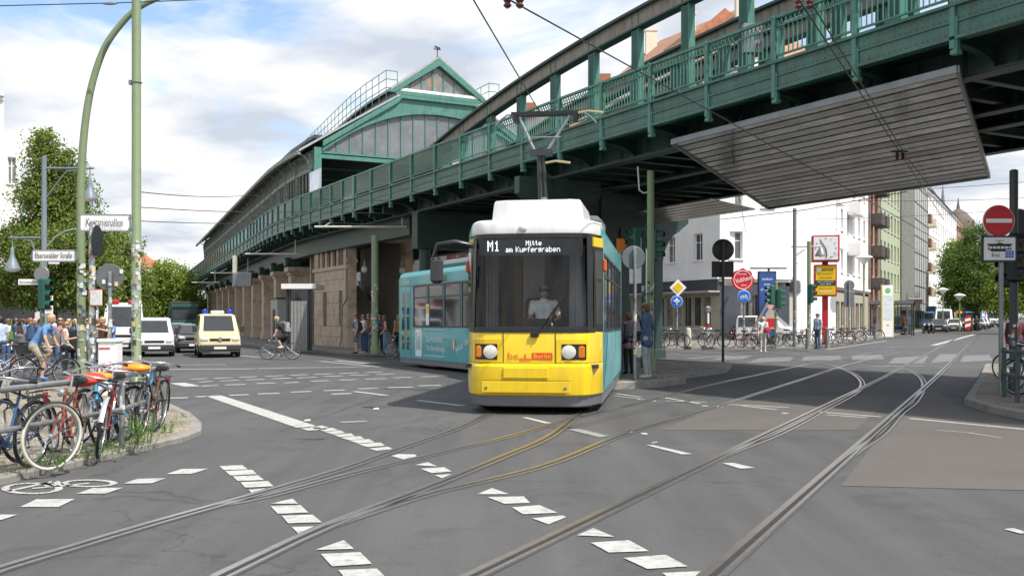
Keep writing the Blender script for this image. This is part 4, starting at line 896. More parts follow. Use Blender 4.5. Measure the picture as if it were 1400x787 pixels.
facade(sh, (-40,50.5), (-24.6,50.5), .2, 3.6, [(1+i*3.1,3.4+i*3.1,.5,2.8,'shop') for i in range(6)], M_wwall, sill=False); body(sh, (-40,50.5), (-24.6,50.5), 6, .2, 3.8, M_wwall)
b = MB(); b.prism([(-40,48.9,2.7),(-40,50.4,3.3),(-40,50.4,3.2),(-40,48.9,2.5)], (15.2,0,0)); b.build("awning", M_awn, sh); b = MB(); b.prism([(-40,49.2,3.35),(-40,50.4,3.6),(-40,50.4,3.5),(-40,49.2,3.2)], (14,0,0)); b.build('awning', M_yellow, sh)
rh = box_house('red_roof_house', 'cream house with steep red roof down the avenue', (-74,150), (-56,160), 12, .3, 10, M_wwall, 6, 2, M_tile, 13.6, v0=3.2)
rh2 = box_house('red_roof_house', 'distant house whose red gable tips over the round tree', (-72,196), (-67,200), 10, .3, 11, M_cream, 2, 3, M_tile, 14.2)
q0_ = CB+nR.xy*32
rs1 = box_house('apartment_house', 'cream apartment house on the far side of the right street', q0_+DR*48, q0_+DR*2, 12, .5, 19.5, M_cream, 14, 4, M_tile2, 23)
rs2 = box_house('apartment_house', 'salmon apartment house further along the far side of the right street', q0_+DR*96, q0_+DR*48.3, 12, .9, 19, M_redw, 14, 4, M_tile, 22.5)
# ================================================================ tram
M_ty = mat('tram_yellow', (.80,.55,.008), .3, var=.04, scale=2, coat=.4, dirt=(.5,.36,.05), dscale=2, damt=.25, streak=.3, sd=(.35,.25,.08))
M_tw = mat('tram_white', (.74,.74,.72), .35, var=.05, coat=.2, streak=.35, sd=(.45,.43,.4))
M_tt = mat('tram_teal', (.05,.36,.38), .3, var=.08, scale=1.5, coat=.3, dirt=(.12,.33,.34), dscale=1.2, damt=.5)
M_tg = mat('tram_grey_skirt', (.16,.165,.175), .45, var=.1)
M_tb = mat('tram_black_trim', (.012,.012,.013), .3, var=.2)
M_twg = glass('tram_windscreen', (.86,.88,.88), .0, .01)
M_led = mat('display_text', (.85,.88,.9), .5, var=0, emit=.75)
M_lens = mat('headlight_lens', (.55,.55,.5), .12, .2, var=.35, emit=.12, scale=45)
M_amber = mat('amber_lens', (.6,.18,.01), .2, var=.1)
tram = thing('tram', 'yellow and teal articulated tram turning out from under the viaduct', 'tram', (.30,17.2,0), R(-8.7)); tram.scale = (1.06,1,1)
def tb(mb, name, m, par=None, smooth=None): return mb.build(name, m, par or tram, smooth, world=False)
half = [(0,0),(.3,.004),(.55,.015),(.75,.045),(.88,.1),(.97,.2),(1.05,.4),(1.15,.8)]
def outline(dy=0, sc=1.0, k0=0, k1=len(half)-1):
    h = half[k0:k1+1]; r = [(x*sc, y+dy) for x, y in h]; return [(-x,y) for x, y in reversed(r)][:(-1 if k0 == 0 else None)]+r
def ring(z, dy=0, sc=1.0, back=.8): return [(x,y,z) for x, y in outline(dy,sc)]+[(1.15*sc,max(back,.8+dy)+.001,z),(-1.15*sc,max(back,.8+dy)+.001,z)]
tb(MB().loft([ring(.13,.06,.93),ring(.15,.03,.96),ring(.32,.0,.985)]), 'front_skirt', M_tg, smooth=40)
tb(MB().loft([ring(.322,-.0,.99),ring(.35,-.055,1.0),ring(.62,-.085,1.0),ring(.835,-.075,1.0),ring(.884,-.012,1.0)]), 'bumper', M_ty, smooth=18)
tb(MB().loft([ring(.880,.02,.96),ring(.8915,.02,.96)]), 'bumper_joint', M_tb)
tb(MB().loft([ring(.892,-.0,1.0),ring(1.40,.0,1.0),ring(1.43,.015,.995)]), 'front_panel', M_ty, smooth=35)
bp = MB(); bp.bbox(-.42,.32,-.105,-.07,.63,.82,.012); tb(bp, 'bumper_step', M_ty); bp = MB(); bp.bbox(-.78,.68,-.100,-.07,.38,.585,.012); fl = tb(bp, 'coupler_flap', M_ty)
for x in (-.70,.6): q = MB(); q.lathe([(.025,0),(.025,-.012),(.015,-.016)], 10, (x,-.1,.47), 'y'); tb(q, 'flap_bolt', M_grey, fl)
q = MB(); q.box(-.78,.68,-.1005,-.0995,.592,.598); tb(q, 'flap_joint', M_tb)
for sg in (-1,1):
    q = MB(); pan = [(sg*.44,.89),(sg*.97,.89),(sg*.97,1.29),(sg*.44,1.29)]
    def fy(x): return np.interp(abs(x), [h[0] for h in half], [h[1] for h in half])
    xs = np.linspace(.44,.99,8)
    q.loft([[(sg*x,fy(x)-.012,z) for x in xs]+[(sg*x,fy(x)+.03,z) for x in xs[::-1]] for z in (.90,1.30)]); pn = tb(q, 'headlight_panel', M_ty)
    xs = np.linspace(.53,.92,8); q = MB(); q.loft([[(sg*x,fy(x)-.02,z) for x in xs]+[(sg*x,fy(x)+.03,z) for x in xs[::-1]] for z in (.95,1.22)]); hl = tb(q, 'headlight', M_tb, pn)
    q = MB(); q.lathe([(.118,.0),(.118,-.02),(.09,-.035),(.03,-.042)], 20, (sg*.645,fy(.645)-.018,1.085), 'y'); tb(q, 'lens', M_lens, pn, 60)
    q = MB(); q.bbox(min(sg*.78,sg*.9),max(sg*.78,sg*.9),fy(.86)-.045,fy(.86),.98,1.19,.02); tb(q, 'indicator', M_amber, pn)
# logo
text(tram, 'be', .19, (-.27,-.002,1.01), (1,0,0), (0,0,1), mat('logo_orange',(.72,.16,.01),.5,var=0), world=False, lift=.004)
q = MB(); q.box(.04,.38,-.006,.0,.95,1.07); lg = tb(q, 'logo_plate', mat('logo_red',(.72,.06,.01),.5,var=0)); text(lg, 'Berlin', .11, (.21,-.006,1.01), (1,0,0), (0,0,1), M_ty, world=False, width=.28)
q = MB(); [q.box(-.16+i*.034,-.14+i*.034,-.005,0,.92,.96) for i in range(6)]; q.box(-.17,.03,-.005,0,.965,.975); q.box(-.085,-.055,-.005,0,.975,1.04); tb(q, 'logo_gate', MATS['logo_orange'])
# windscreen with dark surround
def wring(z, o=0.0, k1=6): 
    dy = (z-1.42)*.075; return [(x*(1-(z-1.42)*.012),y+dy+o,z) for x, y in outline(0,1.0,0,k1)]
def band(z0, z1, m, name, o0=-.012, o1=.02, k1=6):
    q = MB(); zs = np.linspace(z0,z1,3); rings = []
    for z in zs: a = wring(z,o0,k1); c = wring(z,o1,k1); rings.append(a+c[::-1])
    q.loft(rings); return tb(q, name, m, smooth=35)
band(1.42,1.50,M_tb,'screen_surround'); band(3.06,3.14,M_tb,'screen_surround')
q = MB(); q.loft([wring(z,.004,5) for z in np.linspace(1.49,3.07,6)], closed=False, caps=False); tb(q, 'windscreen', M_twg, smooth=80)
for sg in (-1,1):
    q = MB(); rings = []
    for z in (1.43,3.13):
        dy = (z-1.42)*.075; k = 1-(z-1.42)*.012; rings.append([(sg*.94*k,.145+dy,z),(sg*1.0*k,.26+dy,z),(sg*1.02*k,.30+dy,z),(sg*.96*k,.32+dy,z),(sg*.90*k,.2+dy,z)])
    q.loft(rings); tb(q, 'screen_pillar', M_tb)
    # corner side window
    q = MB(); q.loft([[(sg*1.03,.36+(z-1.42)*.05,z),(sg*1.155,.81,z),(sg*1.12,.81,z),(sg*.99,.38,z)] for z in (1.43,2.92)]); cw = tb(q, 'side_window_frame', M_tb)
    q = MB(); q.loft([[(sg*1.062,.44+(z-1.42)*.04,z),(sg*1.15,.74,z),(sg*1.13,.74,z),(sg*1.03,.45,z)] for z in (1.55,2.3)]); tb(q, 'side_glass', M_glass, cw); q = MB(); q.loft([[(sg*1.062,.44+(z-1.42)*.04,z),(sg*1.15,.74,z),(sg*1.13,.74,z),(sg*1.03,.45,z)] for z in (2.36,2.85)]); tb(q, 'side_glass', M_glass, cw)
    q = MB(); q.loft([[(sg*1.02,.40,z),(sg*1.15,.81,z),(sg*1.1,.81,z),(sg*.97,.42,z)] for z in (2.925,3.09)]); tb(q, 'corner_panel', M_ty)
    q = MB(); q.bbox(min(sg*1.14,sg*1.21),max(sg*1.14,sg*1.21),.78,.93,2.5,2.72,.02); tb(q, 'side_indicator', mat('orange_lamp',(.55,.09,.015),.3))
# panel seams and rubber seal on the front
for x in (-.43,.43): q = MB(); q.box(x-.004,x+.004,.0,.012,.9,1.42); q.xf(Matrix.Translation((0,-.004,0))); tb(q, 'panel_seam', M_tb)
band(1.495,1.512,M_dgrey,'rubber_seal',-.018,.0,5)
# white cap
def cring(z, dy, sc): 
    return [(x*sc,y+dy,z) for x, y in outline(0,1.0)]+[(1.15*sc,.95,z),(-1.15*sc,.95,z)]
tb(MB().loft([cring(3.142,.122,.985),cring(3.16,.118,.99),cring(3.32,.128,.985),cring(3.37,.15,.975),cring(3.39,.19,.955)]), 'front_cap', M_tw, smooth=40)
q = MB(); q.ell((-.12,.11,3.24),(.07,.05,.07)); tb(q, 'top_lamp', M_tw, smooth=60)
# cab interior
M_reflgrey = mat('cab_reflection_grey', (.33,.31,.29), .9, var=.2); M_reflgold = mat('cab_reflection_gold', (.20,.12,.03), .6, var=.2); M_cab = mat('cab_dark', (.05,.04,.038), .7, var=.3)
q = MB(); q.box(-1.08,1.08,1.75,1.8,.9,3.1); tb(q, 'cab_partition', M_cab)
for x0, x1, m in ((-1.0,-.78,M_reflgrey),(-.72,-.62,M_reflgold),(-.5,-.36,M_reflgold),(-.32,.06,M_reflgrey),(.5,.78,mat('cab_reflection_pale',(.55,.56,.58),.8))):  # partition strips painted mostly in the tones of building reflections on the windscreen
    q = MB(); n_ = 7; q.loft([[(x0+(x1-x0)*i/n_,1.66+.025*(i%2),z) for i in range(n_+1)]+[(x1,1.72,z),(x0,1.72,z)] for z in (1.3,3.05)]); tb(q, 'cab_reflection_strip', m)
q = MB(); q.box(-1.1,1.1,.2,1.8,.8,.86); tb(q, 'cab_floor', M_cab)
q = MB(); q.prism([(-.9,.3,1.3),(-.9,.3,1.44),(-.9,.62,1.52),(-.9,.75,1.3)], (1.8,0,0)); q.bbox(-.2,.3,.45,.62,1.45,1.66,.03); tb(q, 'dashboard', M_cab)
q = MB(); q.bbox(-.28,.3,1.05,1.5,1.24,1.4,.05); q.bbox(-.26,.28,1.44,1.58,1.35,2.05,.05); tb(q, 'driver_seat', M_cab)
q = MB(); q.box(-.86,.86,.17,.2,2.76,3.05); ds = tb(q, 'destination_display', M_tb)
GL = {'M':'10001 11011 10101 10101 10001 10001 10001','1':'00100 01100 00100 00100 00100 00100 01110','i':'010 000 110 010 010 010 111','t':'0100 0100 1110 0100 0100 0101 0010','e':'00000 00000 01110 10001 11111 10000 01110','a':'00000 00000 01110 00001 01111 10001 01111','m':'00000 00000 11010 10101 10101 10101 10101',
  'K':'10001 10010 10100 11000 10100 10010 10001','u':'00000 00000 10001 10001 10001 10011 01101','p':'00000 00000 11110 10001 11110 10000 10000','f':'0011 0100 1110 0100 0100 0100 0100','r':'0000 0000 1011 1100 1000 1000 1000','g':'00000 00000 01111 10001 01111 00001 01110','b':'10000 10000 11110 10001 10001 10001 11110','n':'00000 00000 11110 10001 10001 10001 10001',' ':'000 000 000 000 000 000 000'}
def dots(s_, x, z, px, pz):
    """dot matrix lettering, x = left edge, z = top"""
    q = MB(); cx = x
    for ch in s_:
        rows_ = GL[ch].split()
        for r_, row in enumerate(rows_):
            for c_, v_ in enumerate(row):
                if v_ == '1': q.box(cx+c_*px,cx+c_*px+px*.92,.164,.168,z-(r_+1)*pz,z-r_*pz-pz*.08)
        cx += (len(rows_[0])+1)*px
    tb(q, 'dot_lettering', M_led, ds); return cx
dots('M1', -.72, 3.02, .0185, .026); dots('Mitte', -.08, 3.02, .0105, .0125); dots('am Kupfergraben', -.42, 2.915, .0108, .0135)
q = MB(); q.pipe([(.12,-.06,1.36),(.2,-.02,1.5),(.5,.03,1.95)], .014, 6); q.bar((.3,-.005,1.52),(.58,.05,2.12),.03,.03); q.bbox(.02,.16,-.05,-.01,1.34,1.42,.01); tb(q, 'wiper', M_tb)
# mirrors
q = MB(); q.pipe([(-1.0,.3,2.95),(-1.25,.12,3.0),(-1.55,.1,2.96),(-1.62,.1,2.75)], [.05,.05,.045,.03], 8); am = tb(q, 'mirror_arm', M_tb, smooth=50); q = MB(); q.bbox(-1.67,-1.46,.02,.16,2.28,2.72,.05); tb(q, 'mirror', M_dgrey, am)
# ------------- passenger sections
def side_section(Mx, L, y0, doors, wins, sides=(-1,1)):
    def sb(mb, name, m, par=None, smooth=None): return tb(mb.xf(Mx), name, m, par, smooth)
    for sg in sides:
        q = MB(); X0, X1 = sorted((sg*1.12, sg*1.15)); q.box(X0,X1,y0,L,.33,1.42); q.box(X0,X1,y0,L,2.86,3.2); q.box(X0,X1,y0,y0+.06,1.42,2.86)
        edges = [y0+.06]+[e for w_ in wins for e in w_]+[L]
        for a, c in zip(edges[0::2], edges[1::2]):
            if c-a > .01: q.box(X0,X1,a,c,1.42,2.86)
        sb(q, 'side_panel', M_tt)
        for a, c in wins:
            q = MB(); X0, X1 = sorted((sg*1.125, sg*1.158)); q.box(X0,X1,a,a+.05,1.42,2.86); q.box(X0,X1,c-.05,c,1.42,2.86); q.box(X0,X1,a,c,1.42,1.47); q.box(X0,X1,a,c,2.81,2.86); q.box(X0,X1,a,c,2.42,2.46)
            wf = sb(q, 'window', M_dgrey); q = MB(); X0, X1 = sorted((sg*1.13, sg*1.142)); q.box(X0,X1,a+.04,c-.04,1.46,2.82); sb(q, 'pane', M_glass, wf)
        for a, c in doors:
            for i in (0,1):
                e0 = a+(c-a)*i/2+.02; e1 = a+(c-a)*(i+1)/2-.02; q = MB(); X0, X1 = sorted((sg*1.13, sg*1.165)); q.box(X0,X1,e0,e1,.4,2.84); dr = sb(q, 'door', M_tt)
                q = MB(); X0, X1 = sorted((sg*1.14, sg*1.172)); q.bbox(X0,X1,e0+.1,e1-.1,.62,2.66,.01); sb(q, 'door_glass', M_glass, dr)
        q = MB(); X0, X1 = sorted((sg*1.06, sg*1.13)); q.box(X0,X1,y0,L,.14,.325); sb(q, 'skirt', M_tg)
    pr = [(-1.15,3.2),(-1.12,3.3),(-1.0,3.38),(1.0,3.38),(1.12,3.3),(1.15,3.2),(1.1,3.17),(-1.1,3.17)]
    q = MB(); q.loft([[(x,y,z) for x, z in pr] for y in (y0,L)]); sb(q, 'roof', M_tt, None, 40)
    q = MB(); q.box(-1.1,1.1,y0+.02,L-.02,.4,.5); sb(q, 'floor', M_tb)
    for yb in (1.6,L-2.0): q = MB(); q.bbox(-.95,.95,yb-.9,yb+.9,.02,.42,.06); sb(q, 'bogie', M_tb)
    return sb
I4 = Matrix.Identity(4)
W1 = [(1.2+i*1.36,1.2+i*1.36+1.26) for i in range(5)]
sb = side_section(I4, 8.4, .82, [(8.45,8.46)] and [], W1)
q = MB(); q.bbox(-1.08,1.08,8.42,9.3,.35,3.2,.05); tb(q, 'bellows', M_black)
# advertising print on the right flank
M_print = mat('flank_print', (.17,.40,.42), .4, var=.35, scale=.9, dirt=(.06,.36,.38), dscale=.7, damt=.9)
q = MB(); q.prism([(1.16,1.1,.4),(1.16,8.2,.4),(1.16,8.2,1.38),(1.16,2.4,1.38)], (.004,0,0)); tb(q, 'flank_print', M_print)
# rear section, turned along the curve
Tm = Matrix.Translation((.38,17.2,0)) @ Matrix.Rotation(R(-8.7),4,'Z'); Rm = Tm.inverted() @ Matrix.Translation((1.12,28.5,0)) @ Matrix.Rotation(R(24.3),4,'Z')
W2 = [(.5+i*1.42,.5+i*1.42+1.34) for i in range(5)]
sb = side_section(Rm, 8.9, 0, [(7.75,8.75)], W2)
q = MB(); q.bbox(-1.12,1.12,8.9,9.25,.35,3.3,.15); sb(q, 'rear_end', M_tt)
q = MB(); q.bbox(-.7,.7,3.2,6.4,3.38,3.7,.15); sb(q, 'roof_unit', M_grey)
q = MB(); q.box(-1.152,-1.12,-.05,8.9,2.86,2.9); sb(q, 'drip_strip', M_tg)
M_txt = mat('white_print', (.78,.8,.8), .5, var=.02)
def rtext(s, size, y, z, w=None, shear=0, up=(0,0,1), rt=(0,-1,0), m=None):
    vs, fs = text_geo(s, shear); r_ = Vector(rt).normalized(); u_ = Vector(up).normalized(); L0 = Vector((-1.156,y,z)); k = w/(max(v[0] for v in vs)-min(v[0] for v in vs)) if w else size
    q = MB(); q.add([L0+r_*v[0]*k+u_*v[1]*size for v in vs], fs); sb(q, 'lettering', m or M_txt)
rtext('Die Hochschule.', .26, 5.5, 1.02, 1.5); rtext('Für Berufstätige.', .26, 5.4, .72, 1.65)
rtext('Hier in Berlin', .3, 2.8, 1.02, 1.9, 0, (0,.35,1), (0,-1,.35))
q = MB(); q.box(-1.158,-1.15,6.72,7.3,.42,1.36); sb(q, 'print_panel', M_txt)
q = MB(); [q.box(-1.161,-1.158,6.8+i*.09,6.85+i*.09,.62+.05*(i%2),1.0+.12*((i*2)%3)) for i in range(5)]; sb(q, 'print_skyline', M_tt)
q = MB(); q.box(-1.158,-1.15,4.7,6.5,1.34,1.36); sb(q, 'print_line', M_txt); q = MB(); q.box(-1.158,-1.15,4.7,6.5,.46,.48); sb(q, 'print_line', M_txt)
for i, c in enumerate((M_orange,M_txt,mat('print_green',(.1,.3,.12),.5))): q = MB(); q.prism([(-1.158,4.05-i*.12,.72),(-1.158,3.97-i*.12,.74),(-1.158,3.97-i*.12,1.06),(-1.158,4.05-i*.12,1.03)], (.006,0,0)); sb(q, 'print_bar', c)
rtext('bvg.de', .14, 8.2, 3.03, .5)
q = MB(); q.box(-1.16,-1.155,6.0,6.3,1.5,2.2); sb(q, 'window_poster', M_txt); q = MB(); q.box(-1.163,-1.16,6.02,6.28,1.9,2.15); sb(q, 'poster_mark', M_yellow)
q = MB(); q.bbox(-1.17,-1.14,4.5,4.95,2.92,3.12,.01); sb(q, 'side_display', mat('olive_display',(.14,.15,.07),.4))
Mm = Tm.inverted() @ Matrix.Translation((1.62,25.75,0)) @ Matrix.Rotation(R(15),4,'Z')
q = MB(); q.bbox(-1.12,1.12,.3,2.7,.33,3.3,.08); q.xf(Mm); tb(q, 'middle_section', M_tt); q = MB(); q.box(-1.135,1.135,.5,2.5,1.45,2.8); q.xf(Mm); tb(q, 'middle_window', M_glass); q = MB(); q.bbox(-1.0,1.0,2.6,3.3,.4,3.2,.05); q.xf(Mm); tb(q, 'bellows', M_black); q = MB(); q.bbox(-.95,.95,.6,2.4,.02,.4,.06); q.xf(Mm); tb(q, 'bogie', M_tb)
# roof equipment of the front section and pantograph
q = MB(); q.loft([[(x*k,y,z) for x, y in ((-.76,.85),(-.55,.75),(.62,.75),(.83,.85),(.83,2.7),(-.76,2.7))] for z, k in ((3.38,1.0),(3.72,.95),(3.78,.93),(3.8,.9))]); tb(q, 'air_conditioner', M_tw, smooth=30)
q = MB(); q.tube((-.1,3.0,3.4),(-.1,3.0,4.12),.07,.065,10); tb(q, 'aerial', M_grey, smooth=40)
q = MB(); q.bbox(.5,1.0,3.0,4.4,3.38,3.75,.1); tb(q, 'roof_box', mat('smoky_cover',(.12,.12,.12),.3))
q = MB(); q.tube((.12,4.0,3.4),(.06,3.9,5.15),.06,.05,8); q.tube((.22,4.0,3.4),(.14,3.9,5.15),.045,.04,8); q.bar((-.12,3.9,5.18),(.32,3.9,5.18),.16,.14); q.tube((-.2,4.0,3.45),(.4,4.0,3.45),.05); pg = tb(q, 'pantograph', M_dgrey)
q = MB(); q.tube((-.02,3.9,5.2),(-.34,3.9,5.95),.035,.03); q.tube((.22,3.9,5.2),(.68,3.9,5.95),.035,.03); q.tube((-.1,3.85,5.5),(.5,3.85,5.5),.012); tb(q, 'upper_arm', M_galv, pg)
q = MB(); q.bar((-.5,3.86,6.02),(.86,3.86,6.02),.05,.06); q.bar((-.5,4.12,6.02),(.86,4.12,6.02),.05,.06); q.box(-.46,-.38,3.84,4.14,5.85,6.0); q.box(.74,.82,3.84,4.14,5.85,6.0); tb(q, 'contact_bow', M_tb, pg)
for sg, x in ((-1,-.5),(1,.86)): q = MB(); q.pipe([(x,3.99,6.02),(x+sg*.1,3.99,6.02),(x+sg*.22,3.99,5.93),(x+sg*.34,3.99,5.8)], .02, 6); tb(q, 'horn', M_grey, pg)
for z, x0 in ((5.98,.85),(4.95,.2)): q = MB(); q.pipe([(x0,3.8,z),(x0+.2,3.78,z+.03),(x0+.5,3.75,z-.02)], .025, 6); tb(q, 'cable_guide', mat('brass_horn',(.5,.38,.2),.4,.3), pg)
pg.location.x = -.36
# ================================================================ bicycles
BM = {}
def bike_meshes():
    w = MB(); w.torus(.335,.018,ax='x',n=30,k=7); BM['tyre'] = w.mesh('tyre', M_black, 60)
    w = MB(); w.torus(.312,.011,ax='x',n=30,k=6); BM['rim'] = w.mesh('rim', M_chrome, 60)
    w = MB(); w.lathe([(.018,-.045),(.028,-.03),(.016,0),(.028,.03),(.018,.045)],8,ax='x')
    for i in range(22):
        a = 2*math.pi*i/22; x = .025*(-1)**i; w.tube((x,0,0),(0,.308*math.cos(a),.308*math.sin(a)),.0016,n=3)
    BM['spokes'] = w.mesh('spokes', M_chrome)
    for step in (0,1):
        f = MB(); bb_, seat, st, sb_, head, hb = (0,-.06,.29),(0,-.22,.78),(0,-.19,.68),(0,-.12,.46),(0,.36,.80),(0,.40,.66); ra = (0,-.52,.34)
        if step: f.pipe([hb,(0,.2,.48),(0,.02,.34),bb_],.017,7); f.pipe([(0,.37,.76),(0,.17,.56),(0,-.02,.47),sb_],.014,7)
        else: f.tube(st,head,.015,n=7); f.tube(bb_,hb,.018,n=7)
        f.tube(bb_,seat,.016,n=7); f.tube((0,.35,.84),(0,.41,.62),.02,n=8)
        for sx_ in (-1,1): f.tube((sx_*.02,-.06,.29),(sx_*.055,-.52,.34),.009,n=6); f.tube((sx_*.015,-.18,.66),(sx_*.055,-.52,.34),.008,n=6)
        f.lathe([(.024,-.04),(.024,.04)],10,bb_,'x'); BM['frame%d'%step] = f.mesh('frame', M_black, 50)
    f = MB(); f.tube((0,.40,.64),(0,.42,.60),.018)
    for sx_ in (-1,1): f.pipe([(0,.415,.61),(sx_*.05,.43,.58),(sx_*.052,.47,.42),(sx_*.05,.52,.34)],[.014,.012,.011,.009],6)
    BM['fork'] = f.mesh('fork', M_black, 50)
    h = MB(); h.tube((0,.345,.86),(0,.33,.98),.012); h.pipe([(-.30,.12,.96),(-.27,.25,.98),(-.15,.33,1.0),(0,.36,.985),(.15,.33,1.0),(.27,.25,.98),(.30,.12,.96)],.011,7); BM['bar_swept'] = h.mesh('handlebar', M_chrome, 60)
    h = MB(); h.tube((0,.345,.86),(0,.36,1.0),.012); h.pipe([(-.31,.30,1.02),(-.1,.36,1.0),(.1,.36,1.0),(.31,.30,1.02)],.012,7); BM['bar_flat'] = h.mesh('handlebar', M_chrome, 60)
    h = MB(); h.tube((-.305,.02,.945),(-.298,.14,.962),.017); BM['grip_swept'] = h.mesh('grip', M_black); h = MB(); h.tube((.305,.02,.945),(.298,.14,.962),.017); BM['grip_swept2'] = h.mesh('grip', M_black)
    s_ = MB(); s_.loft([[(x*k,y,z) for x, z in ((-1,0),(-.7,.04),(0,.055),(.7,.04),(1,0),(.6,-.03),(-.6,-.03))] for y, k, z in ((-.37,.06,0),(-.33,.10,0),(-.25,.09,0),(-.15,.045,0),(-.07,.025,0),(-.05,.01,0))]); s_.xf(Matrix.Translation((0,0,.87))); s_.tube((0,-.215,.76),(0,-.235,.87),.012); BM['saddle'] = s_.mesh('saddle', M_black, 60)
    c = MB(); c.torus(.085,.006,(.05,-.06,.29),'x',18,5); c.bar((.06,-.06,.29),(.06,-.02,.13),.012,.022); c.bar((-.06,-.06,.29),(-.06,-.10,.45),.012,.022); c.box(.065,.15,-.06,.02,.12,.14); c.box(-.15,-.065,-.14,-.06,.44,.46); c.bar((.05,-.06,.375),(.05,-.52,.38),.006,.01); c.bar((.05,-.06,.205),(.05,-.52,.30),.006,.01); BM['crank'] = c.mesh('crank', M_dgrey)
    for nm, yc, a0, a1 in (('guard_r',-.52,10,200),('guard_f',.52,20,165)):
        g = MB(); rings = []
        for a in np.linspace(R(a0),R(a1),14): rings.append([(x,yc+r_*math.cos(a),.34+r_*math.sin(a)) for x, r_ in ((-.027,.362),(0,.374),(.027,.362),(0,.370))])
        g.loft(rings); BM[nm] = g.mesh('mudguard', M_black, 60)
    r_ = MB(); [r_.tube((x,-.28,.74),(x,-.72,.74),.006,n=5) for x in (-.06,0,.06)]; [r_.tube((x,y,.74),(x*.9,-.52,.36),.005,n=5) for x in (-.06,.06) for y in (-.5,-.62)]; r_.tube((-.06,-.72,.74),(.06,-.72,.74),.006,n=5); r_.tube((-.06,-.4,.74),(.06,-.4,.74),.006,n=5); BM['rack'] = r_.mesh('luggage_rack', M_dgrey)
    l_ = MB(); l_.lathe([(.01,-.05),(.035,-.03),(.042,.02),(.03,.03)],12,(0,.45,.80),'y'); BM['lamp'] = l_.mesh('lamp', M_chrome, 60)
    l_ = MB(); l_.bbox(-.03,.03,-.75,-.72,.66,.72,.01); BM['tail'] = l_.mesh('tail_lamp', M_red)
    b_ = MB(); top = [(-.2,.42),(.2,.42),(.2,.72),(-.2,.72)]; bo = [(x*.75,.57+(y-.57)*.75) for x, y in top]; b_.loft([[(x,y,.72) for x, y in bo],[(x,y,.98) for x, y in top],[(x*.95,.57+(y-.57)*.95,.98) for x, y in top],[(x*.9,.57+(y-.57)*.9,.73) for x, y in bo]]); BM['basket'] = b_.mesh('basket', M_dgrey)
bike_meshes()
PAINTS = {}
def paint(n, c): 
    if n not in PAINTS: PAINTS[n] = mat('bike_'+n, c, .35, var=.1, coat=.3)
    return PAINTS[n]
def bike(label, loc, rz, col, group=None, step=0, lean=0, swept=True, guards=True, rack=True, basket=False, tyre=None, guardm=None, saddlem=None, small=False, steer=0):
    o = thing('bicycle', label, 'bicycle', loc, group=group); o.rotation_mode = 'ZYX'; o.rotation_euler = (0,lean,rz)
    m = paint(*col)
    def pt(k, mm=None, par=o, lc=None, nm=None):
        q = obj(nm or BM[k].name.split('.')[0], BM[k], par, lc)
        if mm: setmat(q, mm)
        return q
    for y in (-.52,.52):
        w = pt('tyre', tyre, o, (0,y,.353), 'wheel'); pt('rim', None, w); pt('spokes', None, w)
    pt('frame%d'%step, m); pt('fork', m); hb = pt('bar_swept' if swept else 'bar_flat'); 
    if swept and not small: pt('grip_swept', None, hb); pt('grip_swept2', None, hb)
    pt('saddle', saddlem); pt('crank')
    if guards: pt('guard_r', guardm); pt('guard_f', guardm)
    if rack: pt('rack'); pt('tail')
    pt('lamp')
    if basket: pt('basket')
    if steer:
        Ms = Matrix.Translation((0,.42,0)) @ Matrix.Rotation(steer,4,'Z') @ Matrix.Translation((0,-.42,0))
        for ch in o.children:
            n_ = ch.name.split('.')[0]
            if n_ in ('fork','handlebar','lamp','basket') or (n_ == 'wheel' and ch.location.y > 0) or ch.data == BM['guard_f']: ch.matrix_local = Ms @ Matrix.Translation(ch.location)
    return o
WHITE_T = mat('cream_tyre', (.62,.58,.46), .6, var=.1); SILV = mat('silver_guard', (.55,.55,.55), .3, .6); TAN = mat('tan_saddle', (.35,.2,.1), .6)
RAILG = 'bicycles leaning on the corner railing'
zk = .08
def railbike(label, px, Y, rz, col, **k): return bike(label, ((px-700)/F*Y if px < 600 else px-1000, Y, zk), R(rz), col, RAILG, **k)
# heading 0 = +Y; positive rz turns left
red_b = railbike('red bicycle with cream tyres leaning on the corner railing', 1000-4.80, 10.72, 193, ('red',(.24,.055,.03)), lean=R(5), tyre=WHITE_T, rack=False, steer=R(-42))
railbike('maroon bicycle with silver mudguards behind the red one', 1000-4.82, 11.75, 196, ('maroon',(.16,.02,.02)), lean=R(9), guardm=SILV, step=1)
railbike('light blue bicycle chained at the weedy post', 158, 12.3, 186, ('lightblue',(.05,.30,.52)), lean=R(-10), guardm=SILV)
railbike('dark blue bicycle with wire basket at the left end of the railing', 2, 9.9, 176, ('navy',(.03,.08,.18)), basket=True, lean=R(4))
railbike('black bicycle squeezed behind the red one', 50, 11.2, 186, ('black',(.02,.02,.022)), lean=R(-14))
railbike('grey bicycle with red saddle bag against the railing', 140, 12.6, 168, ('grey',(.2,.2,.21)), lean=R(8), saddlem=M_red)
railbike('brown bicycle locked to the railing end post', 205, 13.7, 186, ('brown',(.16,.08,.04)), lean=R(6), step=1)
railbike('tall silver bicycle with raised handlebar at the railing bend', 182, 13.2, 172, ('silver',(.5,.5,.5)), lean=R(-5), guardm=SILV)
